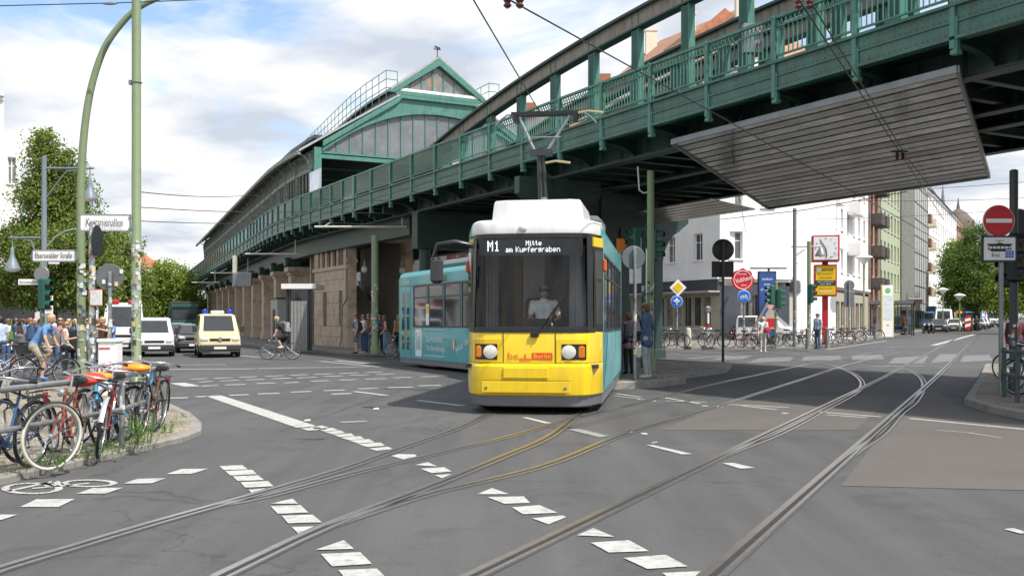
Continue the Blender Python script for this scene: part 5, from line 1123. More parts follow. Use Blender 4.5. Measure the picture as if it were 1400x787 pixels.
# orange rain covers over two saddles
M_cover = mat('orange_cover', (.85,.27,.01), .45, var=.08)
for px, py, Y, lb in ((134,515,11.6,'orange saddle cover lying on the bicycle by the red cloth'),(186,503,12.9,'orange saddle cover near the railing end')):
    q = MB(); c = P(px,py,Y); q.ell(c,(.19,.13,.06),14,8); o = q.build('saddle_cover', M_cover, None, 60); tag(o, lb, 'saddle cover')
q = MB(); c = P(112,520,11.3); q.ell(c,(.2,.16,.07)); q.ell(c+V(.1,.03,.03),(.16,.1,.06)); tag(q.build('red_cloth', mat('red_cloth',(.5,.05,.03),.9,var=.3), None, 60), 'crumpled red and white cloth on a parked bicycle', 'cloth')
# bikes in the left crowd
def gb(label, px, py, rz, col, group=None, **k): p = G(px,py); return bike(label, p, R(rz), col, group, **k)
CYC = gb('bicycle under the rider in the blue shirt', 62, 527, -86, ('dark',(.03,.03,.035)), lean=0)
gb('white mountain bicycle waiting behind the blue shirted rider', 36, 514, -80, ('white',(.7,.7,.7)), swept=False, rack=False, guards=False)
gb('white bicycle with black basket at the edge of the crowd', 5, 520, -95, ('offwhite',(.6,.6,.58)), step=1, basket=True)
RID = gb('grey road bicycle under the rider with the plaid backpack', 383, 491.5, 92, ('greyblue',(.25,.26,.27)), swept=False, rack=False, guards=False)
gb('black city bicycle beside the people at the station stairs', 549, 491, 60, ('black2',(.025,.025,.025)), step=1)
# bikes at the far corner
FG = 'bicycles parked around the far corner'
far_b = [(905,474,80,('farred',(.3,.05,.05)),'red bicycle parked by the blue arrow sign'),(921,476,75,('farblack',(.03,.03,.03)),'black bicycle locked to the bar below the blue arrow sign'),(956,466,88,('fargrey',(.2,.2,.2)),'bicycle with tan saddle in front of the shop window'),(966,476,15,('fardark',(.05,.05,.06)),'dark bicycle head on beside the parking meter'),(976,475,70,('farsilver',(.4,.4,.42)),'silver bicycle beside the parking meter'),
         (1012,480,80,('farred2',(.32,.06,.06)),'red bicycle under the blue bicycle sign'),(1027,479,70,('farblk2',(.04,.04,.04)),'black bicycle just right of the blue bicycle sign'),(1052,477,86,('farblk3',(.03,.03,.03)),'black bicycle behind the woman with the red bag'),(1070,477,80,('fargrn',(.05,.12,.08)),'green bicycle behind the traffic light of the far corner'),(1092,478,84,('farblk4',(.04,.035,.03)),'bicycle with orange seat beside the lamp post'),
         (1132,472,80,('farred3',(.28,.04,.03)),'red bicycle below the yellow clock column'),(1146,471,88,('farblk5',(.03,.03,.03)),'black bicycle under the round grey sign'),(1155,470,25,('farblk6',(.05,.05,.05)),'dark bicycle in the tight row by the bare sign'),(1163,470,75,('farorg',(.45,.12,.03)),'orange bicycle in the row by the bare sign'),(1176,468,84,('farsil2',(.45,.45,.46)),'silver bicycle near the stop shelter'),(1190,467,80,('farblk7',(.03,.03,.03)),'black bicycle leaning by the stop shelter')]
for px, py, rz, col, lb in far_b:
    p = G(px,py-(4 if 1000 < px < 1100 else 1),.14); bike(lb, p, R(rz), col, FG, small=True, saddlem=(TAN if 'tan' in lb else (M_orange if 'orange seat' in lb else None)))
# bikes at the right edge
for px, Y, rz, col, lb in ((1412,20.5,20,('rblack',(.02,.02,.02)),'black bicycle behind the railing under the no entry sign'),(1424,19.2,30,('rgrey',(.1,.1,.11)),'dark grey bicycle tangled behind the right railing'),(1410,23.6,60,('rred',(.2,.03,.03)),'dark red bicycle behind the sign post')):
    bike(lb, ((px-700)/F*Y, Y, .14), R(rz), col, 'bicycles behind the right railing', lean=R(4))
# ================================================================ vehicles
M_plate = mat('number_plate', (.7,.7,.68), .5, var=.03); M_hl = mat('car_headlight', (.6,.62,.62), .12, .2, var=.1, scale=20); M_rimm = mat('wheel_cover', (.4,.4,.41), .35, .6); M_cgl = mat('car_glass', (.02,.025,.028), .05, spec=.8, var=.3)
WH = {}
def wheel(par, x, y, r=.31):
    if r not in WH:
        q = MB(); q.lathe([(r*.62,-.1),(r*.94,-.1),(r,-.06),(r,.06),(r*.94,.1),(r*.62,.1)],20,ax='x'); q2 = MB(); q2.lathe([(r*.64,-.085),(r*.3,-.105),(.05,-.11),(.05,.11),(r*.3,.105),(r*.64,.085)],14,ax='x'); WH[r] = (q.mesh('tyre', M_black, 40), q2.mesh('rim', M_rimm, 40))
    t = obj('wheel', WH[r][0], par, (x,y,r)); obj('rim', WH[r][1], t)
def car(name, label, cat, loc, rz, col, st, Wd, glassseg, sideseg, wb, group=None, trim=None, r=.31, lights=True, hlz=.68, plate='', van=False):
    """st: stations from the front (y=0, looking at -y) back: (y, z_bottom, z_belt, z_top, half_belt, half_top)"""
    o = thing(name, label, cat, loc, rz, group); m = mat('car_'+col[0], col[1], .28, var=.03, coat=.5)
    body_ = MB(); gl = []
    def rg(s_):
        y, zb, zl, zt, hb, ht = s_; zm = zb+(zl-zb)*.45
        rt = [(hb*.93,zb),(hb,zm),(hb*.985,zl),(ht,zt-.05*(zt-zl)-.02),(ht*.86,zt)]; return [(x,y,z) for x, z in rt]+[(-x,y,z) for x, z in rt[::-1]]
    rs = [rg(s_) for s_ in st]; n = 10
    for i in range(len(st)-1):
        for j in range(n):
            q = (rs[i][j],rs[i][(j+1)%n],rs[i+1][(j+1)%n],rs[i+1][j]); side = j in (2,6); top = j in (3,4,5)
            if i in glassseg and top and j == 4: gl.append(('windscreen',q)); body_.add(q,[(0,1,2,3)]); continue
            if i in sideseg and side: gl.append(('side_window',q))
            body_.add(q,[(0,1,2,3)])
    body_.add(rs[0],[tuple(range(n))]); body_.add(rs[-1],[tuple(range(n-1,-1,-1))])
    body_.build('body', m, o, 38, world=False)
    for nm, q in gl:
        c = sum((Vector(p) for p in q), Vector())/4; nr = (Vector(q[1])-Vector(q[0])).cross(Vector(q[3])-Vector(q[0])).normalized()
        if nr.dot(c-Vector((0,st[-1][0]/2,.8))) < 0: nr = -nr
        b_ = MB(); ins = [c+(Vector(p)-c)*(.9 if nm == 'side_window' else .93)+nr*.006 for p in q]; b_.prism(ins, nr*.012); b_.build(nm, M_cgl, o, world=False)
    Lc = st[-1][0]
    for y in wb:
        for x in (-1,1): wheel(o, x*(Wd-.1), y, r)
    tm = trim or M_dgrey
    b_ = MB(); b_.bbox(-Wd*.95,Wd*.95,-.09,.12,st[0][1]+.02,st[0][1]+.3,.05); b_.build('bumper', tm, o, world=False)
    b_ = MB(); b_.box(-.26,.26,-.105,-.09,st[0][1]+.1,st[0][1]+.21); b_.build('number_plate', M_plate, o, world=False)
    for x in (-1,1):
        b_ = MB(); b_.bbox(*sorted((x*Wd*.52,x*Wd*.9)),-.03,.14,hlz,hlz+.17,.05); b_.build('headlight', M_hl, o, world=False)
        yv = st[glassseg[0]][0]+.25; b_ = MB(); zt = st[glassseg[0]][2]+.05; b_.bbox(*sorted((x*(Wd+.02),x*(Wd+.2))),yv,yv+.12,zt,zt+(.3 if van else .16),.04); b_.build('mirror', tm if van else m, o, world=False)
    b_ = MB(); b_.bbox(-Wd*.48,Wd*.48,-.02,.1,hlz+.02,hlz+.13,.01); b_.build('grille', M_black, o, world=False)
    return o
T4 = [(0,.28,.62,.72,.80,.78),(.06,.26,.85,.95,.88,.84),(.85,.26,1.08,1.14,.92,.84),(1.55,.26,1.12,1.88,.92,.76),(1.75,.26,1.12,1.94,.92,.77),(2.7,.26,1.12,1.96,.92,.78),(3.8,.26,1.12,1.96,.92,.78),(4.6,.26,1.12,1.93,.91,.77),(4.72,.3,1.1,1.75,.9,.74)]
SPR = [(0,.3,.7,.8,.86,.84),(.08,.28,1.0,1.1,.95,.9),(.7,.28,1.22,1.3,.97,.9),(1.5,.28,1.3,2.35,.97,.82),(1.8,.28,1.3,2.5,.97,.84),(3.5,.28,1.3,2.55,.97,.86),(5.4,.28,1.3,2.52,.97,.86),(5.5,.32,1.3,2.4,.95,.84)]
CAD = [(0,.26,.6,.7,.76,.74),(.08,.24,.78,.86,.84,.8),(.95,.24,.98,1.06,.88,.8),(1.6,.24,1.02,1.66,.88,.70),(1.8,.24,1.02,1.76,.88,.72),(2.8,.24,1.02,1.8,.88,.74),(4.1,.24,1.02,1.78,.88,.74),(4.2,.3,1.0,1.6,.86,.72)]
HAT = [(0,.25,.5,.58,.72,.7),(.1,.2,.66,.74,.82,.78),(.95,.2,.86,.92,.86,.8),(1.75,.2,.9,1.38,.86,.62),(2.2,.2,.9,1.45,.86,.64),(3.1,.2,.9,1.42,.86,.63),(3.75,.22,.88,1.0,.84,.66),(3.95,.28,.7,.85,.8,.66)]
def at_car(px, py, Y=None):
    p = G(px,py) if Y is None else V((px-700)/F*Y, Y, gz((px-700)/F*Y,Y)); return p
AH = R(40)     # cars on the avenue face the crossing
t4 = car('emergency_van', 'cream emergency van with blue roof lights waiting at the crossing', 'van', at_car(301,0,44), AH*.5, ('cream',(.72,.62,.36)), T4, .92, [2], [4,5,6], (.95,3.75), van=True, hlz=.72)
for x in (-.55,.55): q = MB(); q.lathe([(.11,0),(.11,.14),(.07,.2)],12,(x,2.0,1.96)); q.build('blue_light', mat('blue_lamp',(.01,.05,.5),.15), t4, 50, world=False)
q = MB(); q.bbox(-.3,.3,1.8,2.2,1.95,2.1,.05); q.build('roof_bar', M_white, t4, world=False)
q = MB(); q.lathe([(.09,0),(.09,-.02)],14,(0,-.03,.83),'y'); q.build('badge', M_chrome, t4, world=False)
car('delivery_van', 'white delivery van next in line left of the emergency van', 'van', at_car(211,0,45), AH*.5, ('white',(.78,.78,.78)), CAD, .88, [2], [4], (.8,3.4), van=True, hlz=.62)
amb = car('ambulance', 'white high roofed ambulance with red roof lights behind the poles', 'van', at_car(168,0,47), AH*.5, ('white',(.78,.78,.78)), SPR, .97, [2], [4], (.95,4.4), van=True, hlz=.85, r=.35)
for x in (-.7,.2): q = MB(); q.bbox(x,x+.5,1.6,1.9,2.45,2.65,.05); q.build('red_light', M_red, amb, world=False)
car('car', 'black car stopped left of the emergency van', 'car', at_car(266,0,50), AH*.5, ('black',(.02,.022,.025)), HAT, .86, [2], [3,4], (.75,3.2))
car('car', 'dark blue car in the queue before the green truck', 'car', at_car(250,0,58), AH*.5, ('darkblue',(.015,.03,.07)), HAT, .86, [2], [3,4], (.75,3.2))
car('car', 'dark grey car further back in the avenue queue', 'car', at_car(240,0,64), AH*.5, ('darkgrey',(.05,.055,.06)), HAT, .86, [2], [3,4], (.75,3.2))
tk = thing('truck', 'dark green truck with wide windscreen behind the waiting cars', 'truck', at_car(253,0,92), AH*.5); M_tkg = mat('truck_green', (.03,.09,.07), .4)
q = MB(); q.bbox(-1.2,1.2,0,2.2,.5,2.95,.12); q.build('cab', M_tkg, tk, world=False); q = MB(); q.bbox(-1.05,1.05,-.03,.1,1.6,2.5,.05); q.build('windscreen', M_cgl, tk, world=False); q = MB(); q.bbox(-1.25,1.25,2.4,8,.9,3.3,.05); q.build('cargo_box', M_dgrey, tk, world=False); q = MB(); q.bbox(-1.2,1.2,-.1,.1,.4,.85,.05); q.build('bumper', M_dgrey, tk, world=False); q = MB(); q.box(-1.2,1.2,-.15,.3,2.75,3.05); q.build('sun_visor', M_tkg, tk, world=False)
for x in (-1,1):
    q = MB(); q.bbox(*sorted((x*1.3,x*1.52)),-.05,.12,1.6,2.5,.04); q.build('mirror', M_black, tk, world=False)
    for y in (1.1,5.5,6.7): wheel(tk, x*1.05, y, .5)
# right street
AR = R(-24); PG = 'vehicles down the right street'
def rcar(label, px, Y, st, col, W_, rot=None, van=False, wb=(.75,3.2), nm='car', cat='car', gs=[2], ss=[3,4], hlz=.62): return car(nm, label, cat, at_car(px,0,Y), AR if rot is None else rot, col, st, W_, gs, ss, wb, PG, van=van, hlz=hlz)
rcar('white minibus parked behind the grey car', 1290, 112, SPR, ('white',(.78,.78,.78)), .97, van=True, wb=(.95,4.4), nm='minibus', cat='van', ss=[4], hlz=.85)
rcar('dark grey car with lit headlamps in front of the white minibus', 1283, 104, HAT, ('gunmetal',(.06,.065,.07)), .86)
rcar('white hatchback beside the barrier board', 1304, 110, HAT, ('white',(.78,.78,.78)), .86)
rcar('pale yellow taxi behind the white hatchback', 1313, 122, HAT, ('taxi',(.65,.55,.25)), .86)
rcar('black car close to the barrier board', 1319, 118, HAT, ('black',(.02,.022,.025)), .86)
rcar('dark blue estate car behind the glass stop shelter', 1228, 92, CAD, ('navy',(.02,.05,.10)), .88, wb=(.8,3.4), ss=[4,5])
rcar('white panel van under the trees at the end of the street', 1357, 150, SPR, ('white',(.78,.78,.78)), .97, van=True, wb=(.95,4.4), nm='minibus', cat='van', ss=[4], hlz=.85)
for i, (px, Y, c, w_) in enumerate(((1338,126,('silver',(.5,.5,.52)),'silver'),(1346,140,('black',(.02,.022,.025)),'black'),(1350,150,('darkgrey',(.05,.055,.06)),'dark grey'),(1343,133,('white',(.78,.78,.78)),'white'))): rcar(w_+' car in the parked line below the street trees', px, Y, HAT, c, .86)
rcar('white van parked at the shop front behind the bicycles', 1096, 66, CAD, ('white',(.78,.78,.78)), .88, rot=R(60), wb=(.8,3.4), nm='delivery_van', cat='van', ss=[4,5])
for px, Y, c, lb in ((1266,128,(.08,.18,.32),'blue box truck parked before the white houses'),(1330,128,(.05,.22,.42),'blue tarpaulin truck behind the barrier board'),(1318,142,(.7,.42,.02),'yellow delivery truck above the parked cars')):
    p = at_car(px,0,Y); t = thing('box_truck', lb, 'truck', p, AR, PG); mm = mat('truck_%.2f'%c[0], c, .5)
    q = MB(); q.bbox(-1.1,1.1,1.8,6.5,.8,3.0,.05); q.build('cargo_box', mm, t, world=False); q = MB(); q.bbox(-1.0,1.0,0,1.75,.4,2.3,.15); q.build('cab', mm, t, world=False); q = MB(); q.bbox(-.9,.9,-.03,.1,1.4,2.1,.04); q.build('windscreen', M_cgl, t, world=False)
    for x in (-1,1): [wheel(t, x*.95, y, .4) for y in (.9,5)]
# parked motorcycles in front of the minibus
for i, (px, c) in enumerate(((1263,(.02,.02,.02)),(1270,(.05,.02,.02)),(1276,(.03,.03,.04)))):
    p = at_car(px,0,98); t = thing('motorcycle', ('black motorcycle','dark red motorcycle','dark blue motorcycle')[i]+' parked in front of the grey car', 'motorcycle', p, AR+R(20*(i-1)), 'parked motorcycles')
    for y in (0,1.35): q = MB(); q.torus(.25,.06,(0,y,.31),'x',18,7); q.build('wheel', M_black, t, world=False)
    q = MB(); q.bbox(-.16,.16,.35,1.0,.3,.72,.08); q.ell((0,.5,.82),(.17,.3,.16)); q.bbox(-.14,.14,.75,1.55,.74,.86,.05); q.bar((0,0,.31),(0,.28,.95),.1,.05); q.build('body', mat('moto%d'%i,c,.3), t, world=False); q = MB(); q.pipe([(-.36,.38,1.05),(0,.26,1.0),(.36,.38,1.05)],.018); q.build('handlebar', M_chrome, t, world=False); q = MB(); q.ell((0,.12,.85),(.1,.09,.1)); q.build('headlight', M_hl, t, world=False)
# ================================================================ people
def cl(n, c, r=.85): return mat('cloth_'+n, c, r, var=.2, scale=7, bump=.6, bscale=22)
SK = mat('skin', (.52,.31,.21), .55, var=.06, scale=12); SK2 = mat('tanned_skin', (.42,.24,.155), .55, var=.06, scale=12)
HB = mat('brown_hair', (.10,.055,.03), .55, var=.3, scale=25); HBl = mat('blond_hair', (.42,.30,.14), .55, var=.25, scale=25); HD = mat('dark_hair', (.02,.015,.012), .5, var=.3, scale=25); HG = mat('red_brown_hair', (.22,.09,.035), .55, var=.3, scale=25); HW_ = mat('pale_blond_hair', (.6,.52,.36), .55, var=.2, scale=25)
SHOE = cl('black_shoe', (.03,.03,.03), .6); SHW = cl('white_shoe', (.6,.6,.58), .6); JEANS = cl('jeans', (.06,.11,.2)); BLK = cl('black', (.018,.018,.02)); WHT = cl('white', (.72,.72,.71)); GRYL = cl('light_grey', (.33,.34,.36)); KHA = cl('khaki', (.32,.28,.2)); BLUE = cl('blue', (.12,.25,.48)); RED = cl('red', (.4,.04,.05)); BRN = cl('brown', (.12,.06,.035)); NAVY = cl('navy', (.04,.075,.14)); ORG = cl('orange', (.7,.2,.03)); LBL = cl('pale_blue', (.42,.5,.62)); GRY = cl('grey', (.14,.14,.15)); PNK = cl('faded_pink', (.32,.2,.22)); GRN = cl('green', (.1,.25,.06))
BASE = dict(pel=(0,0,.95), wai=(0,.005,1.1), che=(0,.01,1.30), nck=(0,.0,1.46), hd=(0,.03,1.62),
  shl=(-.185,0,1.42), shr=(.185,0,1.42), ell=(-.235,-.02,1.13), elr=(.235,-.02,1.13), wrl=(-.245,.06,.88), wrr=(.245,.06,.88),
  hil=(-.09,0,.92), hir=(.09,0,.92), knl=(-.1,.02,.5), knr=(.1,.02,.5), anl=(-.1,-.02,.08), anr=(.1,-.02,.08))
POSES = {'stand':{}, 'walk':dict(knl=(-.09,.18,.53),anl=(-.09,.26,.09),knr=(.09,.0,.5),anr=(.09,-.3,.13),ell=(-.24,-.12,1.15),wrl=(-.24,-.1,.9),elr=(.24,.05,1.14),wrr=(.23,.2,.95)),
  'hold':dict(elr=(.24,.05,1.15),wrr=(.1,.27,1.2),ell=(-.24,-.03,1.13),wrl=(-.2,.14,.95)), 'hips':dict(ell=(-.32,-.06,1.18),wrl=(-.17,.12,1.05),elr=(.25,-.03,1.13)),
  'point':dict(elr=(.36,.16,1.33),wrr=(.5,.32,1.4),ell=(-.3,.14,1.28),wrl=(-.12,.3,1.34)),
  'ride':dict(pel=(0,-.25,.99),wai=(0,-.2,1.1),che=(0,-.05,1.3),nck=(0,.08,1.47),hd=(0,.15,1.63),shl=(-.19,.06,1.42),shr=(.19,.06,1.42),ell=(-.27,.1,1.17),elr=(.27,.1,1.17),wrl=(-.28,.16,1.03),wrr=(.28,.16,1.03),hil=(-.09,-.25,.96),hir=(.09,-.25,.96),knl=(-.11,.08,.85),knr=(.11,.03,.6),anl=(-.11,-.08,.54),anr=(.11,-.04,.22)),
  'sit':dict(pel=(0,0,.52),wai=(0,.0,.68),che=(0,.02,.9),nck=(0,.01,1.06),hd=(0,.04,1.22),shl=(-.2,0,1.02),shr=(.2,0,1.02),ell=(-.27,.06,.74),elr=(.27,.06,.74),wrl=(-.18,.3,.72),wrr=(.18,.3,.72),hil=(-.1,0,.5),hir=(.1,0,.5),knl=(-.13,.42,.52),knr=(.13,.42,.52),anl=(-.13,.42,.1),anr=(.13,.42,.1))}
def capsule(mb, a, b, ra, rb, n=10):
    a = Vector(a); b = Vector(b); d = b-a
    if d.length < 1e-5: mb.ell(a,(ra,ra,ra),n,6); return
    t = d.normalized(); pts = []; rs = []
    for k in (80,50,20): pts.append(a-t*ra*math.sin(R(k))); rs.append(ra*math.cos(R(k)))
    pts.append(a); rs.append(ra); pts.append(b); rs.append(rb)
    for k in (20,50,80): pts.append(b+t*rb*math.sin(R(k))); rs.append(rb*math.cos(R(k)))
    mb.pipe(pts, rs, n)
def person(label, loc, rz, pose='stand', top=WHT, bottom=JEANS, shoes=SHOE, skin=SK, hair=HB, long_hair=False, sleeve='short', legs='long', H=1.75, fat=1.0, coat=False, vox=.02, group=None, over=None, eyes=True, female=False):
    J = {k:Vector(v) for k, v in BASE.items()}; J.update({k:Vector(v) for k, v in POSES[pose].items()})
    if over: J.update({k:Vector(v) for k, v in over.items()})
    k = H/1.75; mats = [skin, top, bottom, shoes]; seg = []
    def S_(a, b, ra, rb, m): seg.append((Vector(a)*k, Vector(b)*k, ra*k, rb*k, m))
    up = (J['hd']-J['nck']).normalized(); f = fat; fwd = Vector((0,1,0))
    S_(J['hd']-up*.035+fwd*.012, J['hd']+up*.045-fwd*.008, .078, .088, 0); S_(J['hd']-up*.085+fwd*.035, J['hd']-up*.08+fwd*.04, .042, .04, 0)
    S_(J['hd']-up*.0+fwd*.085, J['hd']-up*.028+fwd*.102, .011, .017, 0)
    for sx_ in (-1,1): S_(J['hd']+Vector((sx_*.083,-.005,.01)), J['hd']+Vector((sx_*.085,-.01,-.025)), .02, .014, 0)
    S_(J['nck']-up*.03, J['hd']-up*.05, .056, .052, 0)
    sw = .88 if female else 1.0; hw = 1.08 if female else 1.0
    S_(J['shl']*1.0+Vector((.03,0,-.02)), J['shr']+Vector((-.03,0,-.02)), .078*f*sw, .078*f*sw, 1); S_(J['nck'], J['che'], .075, .1, 1)
    for sx_ in (-1,1): S_(J['che']+Vector((sx_*.065,0,.03)), J['wai']+Vector((sx_*.05,0,0)), .112*f*sw, .1*f, 1); S_(J['wai']+Vector((sx_*.05,0,0)), J['pel']+Vector((sx_*.06,0,.03)), .1*f, .118*f*hw, 1)
    if coat:
        for sx_ in (-1,1): S_(J['wai']+Vector((sx_*.06,-.01,0)), J['pel']+Vector((sx_*.085,-.015,-.14)), .115*f, .118*f, 1)
    S_(J['hil'], J['hir'], .118*f*hw, .118*f*hw, 2)
    for s_ in 'lr':
        sh, el, wr, hi, kn, an = (J[x+s_] for x in ('sh','el','wr','hi','kn','an')); sg = -1 if s_ == 'l' else 1; g = 1.12 if sleeve == 'long' else 1.0
        um = 0 if sleeve == 'none' else 1; fm = 1 if sleeve == 'long' else 0
        if sleeve == 'short': mid = sh.lerp(el,.62); S_(sh, mid, .066*f, .058*f, 1); S_(mid, el, .046*f, .042, 0)
        else: S_(sh, el, .062*g*f, .046*g, um)
        S_(el, wr, .042*g, .031*g, fm)
        d = (wr-el).normalized(); S_(wr, wr+d*.075, .033, .036, 0)           # palm
        sd_ = Vector((1,0,0))-d*d.x; sd_ = sd_.normalized() if sd_.length > .2 else Vector((0,1,0))
        for i, ln_ in ((-1.5,.07),(-.5,.085),(.5,.08),(1.5,.06)): b0 = wr+d*.08+sd_*i*.017; S_(b0, b0+d*ln_*.6+fwd*.012, .0105, .0095, 0); S_(b0+d*ln_*.6+fwd*.012, b0+d*ln_+fwd*.035, .0095, .008, 0)
        S_(wr+d*.02+fwd*.025, wr+d*.065+fwd*.055, .012, .01, 0)
        if legs == 'long': S_(hi, kn, .097*f, .068*f, 2); S_(kn, an+Vector((0,0,.02)), .066*f, .058, 2)
        elif legs == 'short': mid = hi.lerp(kn,.85); S_(hi, mid, .1*f, .085*f, 2); S_(mid, kn, .058, .054, 0); S_(kn, kn.lerp(an,.35), .054, .058, 0); S_(kn.lerp(an,.35), an, .058, .036, 0)
        else: mid = hi.lerp(kn,.35); S_(hi, mid, .105*f, .098*f, 2); S_(mid, kn, .08*f, .055, 0); S_(kn, kn.lerp(an,.35), .054, .058, 0); S_(kn.lerp(an,.35), an, .058, .036, 0)
        S_(an+Vector((0,-.02,-.02)), an+Vector((sg*.02,.13,-.045)), .045, .033, 3); S_(an+Vector((0,-.03,-.045)), an+Vector((sg*.015,.08,-.05)), .034, .036, 3)
    mb = MB()
    for a, b_, ra, rb, m_ in seg: capsule(mb, a, b_, ra, rb)
    me = bpy.data.meshes.new('tmp'); me.from_pydata(mb.v, [], mb.f); to = bpy.data.objects.new('tmp', me); COL.objects.link(to)
    bmm = bmesh.new(); bmm.from_mesh(me); bmesh.ops.recalc_face_normals(bmm, faces=bmm.faces); bmm.to_mesh(me); bmm.free()
    md = to.modifiers.new('r','REMESH'); md.mode = 'VOXEL'; md.voxel_size = vox; md2 = to.modifiers.new('s','SMOOTH'); md2.factor = .5; md2.iterations = 2
    dg = bpy.context.evaluated_depsgraph_get(); nm = bpy.data.meshes.new_from_object(to.evaluated_get(dg)); bpy.data.objects.remove(to); bpy.data.meshes.remove(me)
    nf = len(nm.polygons); cen = np.empty(nf*3); nm.polygons.foreach_get('center', cen); cen = cen.reshape(-1,3); best = np.full(nf,1e9); idx = np.zeros(nf,int)
    for a, b_, ra, rb, m_ in seg:
        A = np.array(a); Bv = np.array(b_)-A; L2 = max(1e-9, Bv@Bv); t = np.clip(((cen-A)@Bv)/L2,0,1); dist = np.linalg.norm(cen-(A+t[:,None]*Bv),axis=1)-(ra+(rb-ra)*t); u_ = dist < best; best[u_] = dist[u_]; idx[u_] = m_
    nm.materials.clear()
    for m_ in mats: nm.materials.append(m_)
    nm.polygons.foreach_set('material_index', idx.astype(np.int32)); nm.shade_smooth(); nm.name = 'person'
    o = obj('person', nm, None, loc, (0,0,rz)); tag(o, label, 'person', group)
    if hair:
        h = MB(); c = J['hd']*k; h.ell(c+Vector((0,-.018,.03))*k,(.098*k,.108*k,.095*k),14,9); h.ell(c+Vector((0,-.05,-.02))*k,(.088*k,.07*k,.085*k),12,8)
        if long_hair: h.ell(c+Vector((0,-.055,-.13))*k,(.1*k,.055*k,.17*k),12,8); [h.ell(c+Vector((sx_*.085,-.0,-.09))*k,(.026*k,.05*k,.13*k),8,8) for sx_ in (-1,1)]
        h.build('hair', hair, o, 70, world=False)
    if eyes:
        for sx_ in (-1,1): e_ = MB(); e_.ell((J['hd']+Vector((sx_*.032,.083,.012)))*k,(.012*k,.008*k,.008*k),8,6); e_.build('eye', M_black, o, world=False)
        e_ = MB(); e_.ell((J['hd']+Vector((0,.082,-.062)))*k,(.024*k,.006*k,.006*k),8,6); e_.build('mouth', mat('lips',(.35,.12,.1),.5), o, world=False)
    return o
def gp(px, Y, dz=0.0): x = (px-700)/F*Y; return Vector((x,Y,gz(x,Y)+dz))
def bag(name, label, cat, loc, rz, size, m, strap=True, tilt=0):
    w_, d_, h_ = size; o = thing(name, label, cat, loc, rot=(tilt,0,rz)); q = MB(); q.bbox(-w_/2,w_/2,-d_/2,d_/2,0,h_,min(size)*.35); q.build('bag_body', m, o, 40, world=False); q = MB(); q.bbox(-w_*.36,w_*.36,-d_/2-.03,-d_/2+.02,h_*.1,h_*.5,.02); q.build('pocket', m, o, 40, world=False)
    if strap:
        for x in ((-w_*.3,w_*.3) if cat == 'backpack' else (0,)):
            q = MB(); q.pipe([(x,d_*.4,h_*.9),(x,d_*.5+.06,h_*1.05),(x,d_*.5+.2,h_*.9),(x,d_*.5+.22,h_*.5),(x,d_*.5+.02,h_*.12)] if cat == 'backpack' else [(-w_*.42,0,h_*.9),(-.04,.02,h_+.28),(.06,.02,h_+.4),(w_*.42,0,h_*.9)],.016,6); q.build('strap', m, o, world=False)
    return o
# driver
dl = (tram.matrix_basis if False else Matrix.Translation((.38,17.2,0)) @ Matrix.Rotation(R(-8.7),4,'Z')) @ Vector((0.02,1.28,.90))
drv = person('tram driver in white shirt and sunglasses seated behind the windscreen', dl, R(180-8.7+14), 'sit', WHT, NAVY, SHOE, SK2, HD, vox=.018, H=1.8, eyes=False)
q = MB(); [q.ell((sx_*.035,.10,1.285),(.03,.014,.02),10,6) for sx_ in (-1,1)]; q.tube((-.09,.05,1.29),(.09,.05,1.29),.006); q.build('sunglasses', M_tb, drv, world=False)
# man in blazer and the woman beside him on the island
bz = gp(884,25.2,.185); person('man in blue blazer and pale jeans standing on the island', bz, R(62), 'stand', NAVY if False else cl('blazer',(.055,.10,.19)), GRYL, SHW, SK2, HB, sleeve='long', coat=True, H=1.9, vox=.016, over=dict(wrr=(.2,.16,.95),elr=(.27,-.06,1.16),hd=(.0,.04,1.62)))
bag('shoulder_bag', 'black shoulder bag at the hip of the man in the blazer', 'bag', bz+V(-.24,-.14,.92), R(40), (.36,.14,.26), BLK)
wm = gp(860,27.2,.185); person('woman in patterned pink and grey jacket waiting behind the sign pole', wm, R(30), 'stand', PNK, BLK, SHOE, SK, HG, sleeve='long', coat=True, H=1.68, vox=.018, female=True)
bag('backpack', 'dark backpack on the woman waiting behind the sign pole', 'backpack', wm+V(-.02,-.24,.98), R(30), (.28,.15,.4), GRY)
# station group
SG = 'people waiting by the station stairs'
def sp(label, px, Y, rz, **k): return person(label, gp(px,Y,.14), R(rz), group=SG, **k)
a = sp('man in grey shorts and light shirt with black backpack by the stairs', 486.5, 44.6, 110, top=GRYL, bottom=GRY, legs='short', hair=HB, H=1.8); bag('backpack', 'black backpack on the man in grey shorts', 'backpack', a.location+V(.2,-.1,1.0), R(110), (.3,.16,.42), BLK)
sp('woman in pale top and jeans facing the crossing by the stairs', 497, 45.2, 130, top=WHT, bottom=JEANS, shoes=SHW, hair=HB, sleeve='none', female=True, pose='hold', H=1.75)
sp('person in dark top half hidden behind the woman in shorts', 504, 46.2, 150, top=BRN, bottom=JEANS, hair=HD, H=1.78)
sp('woman in short denim shorts raising a hand to her mouth', 510, 44.8, 120, top=BRN, bottom=NAVY, legs='none', hair=HB, long_hair=True, sleeve='none', female=True, pose='hold', H=1.76)
sp('woman in red top and blue jeans right of the sticker covered pole', 526, 44.4, 100, top=RED, bottom=cl('bright_jeans',(.12,.24,.42)), hair=HB, long_hair=True, sleeve='none', female=True, pose='hold', H=1.72)
sp('woman with long red brown hair beside the black city bicycle', 545, 45.6, 150, top=cl('rust',(.3,.13,.05)), bottom=BLK, hair=HG, long_hair=True, sleeve='none', female=True, pose='hips', H=1.75)
sp('person in dark clothes standing just behind the sticker covered pole', 519, 46.6, 170, top=NAVY, bottom=BLK, hair=HD, H=1.74)
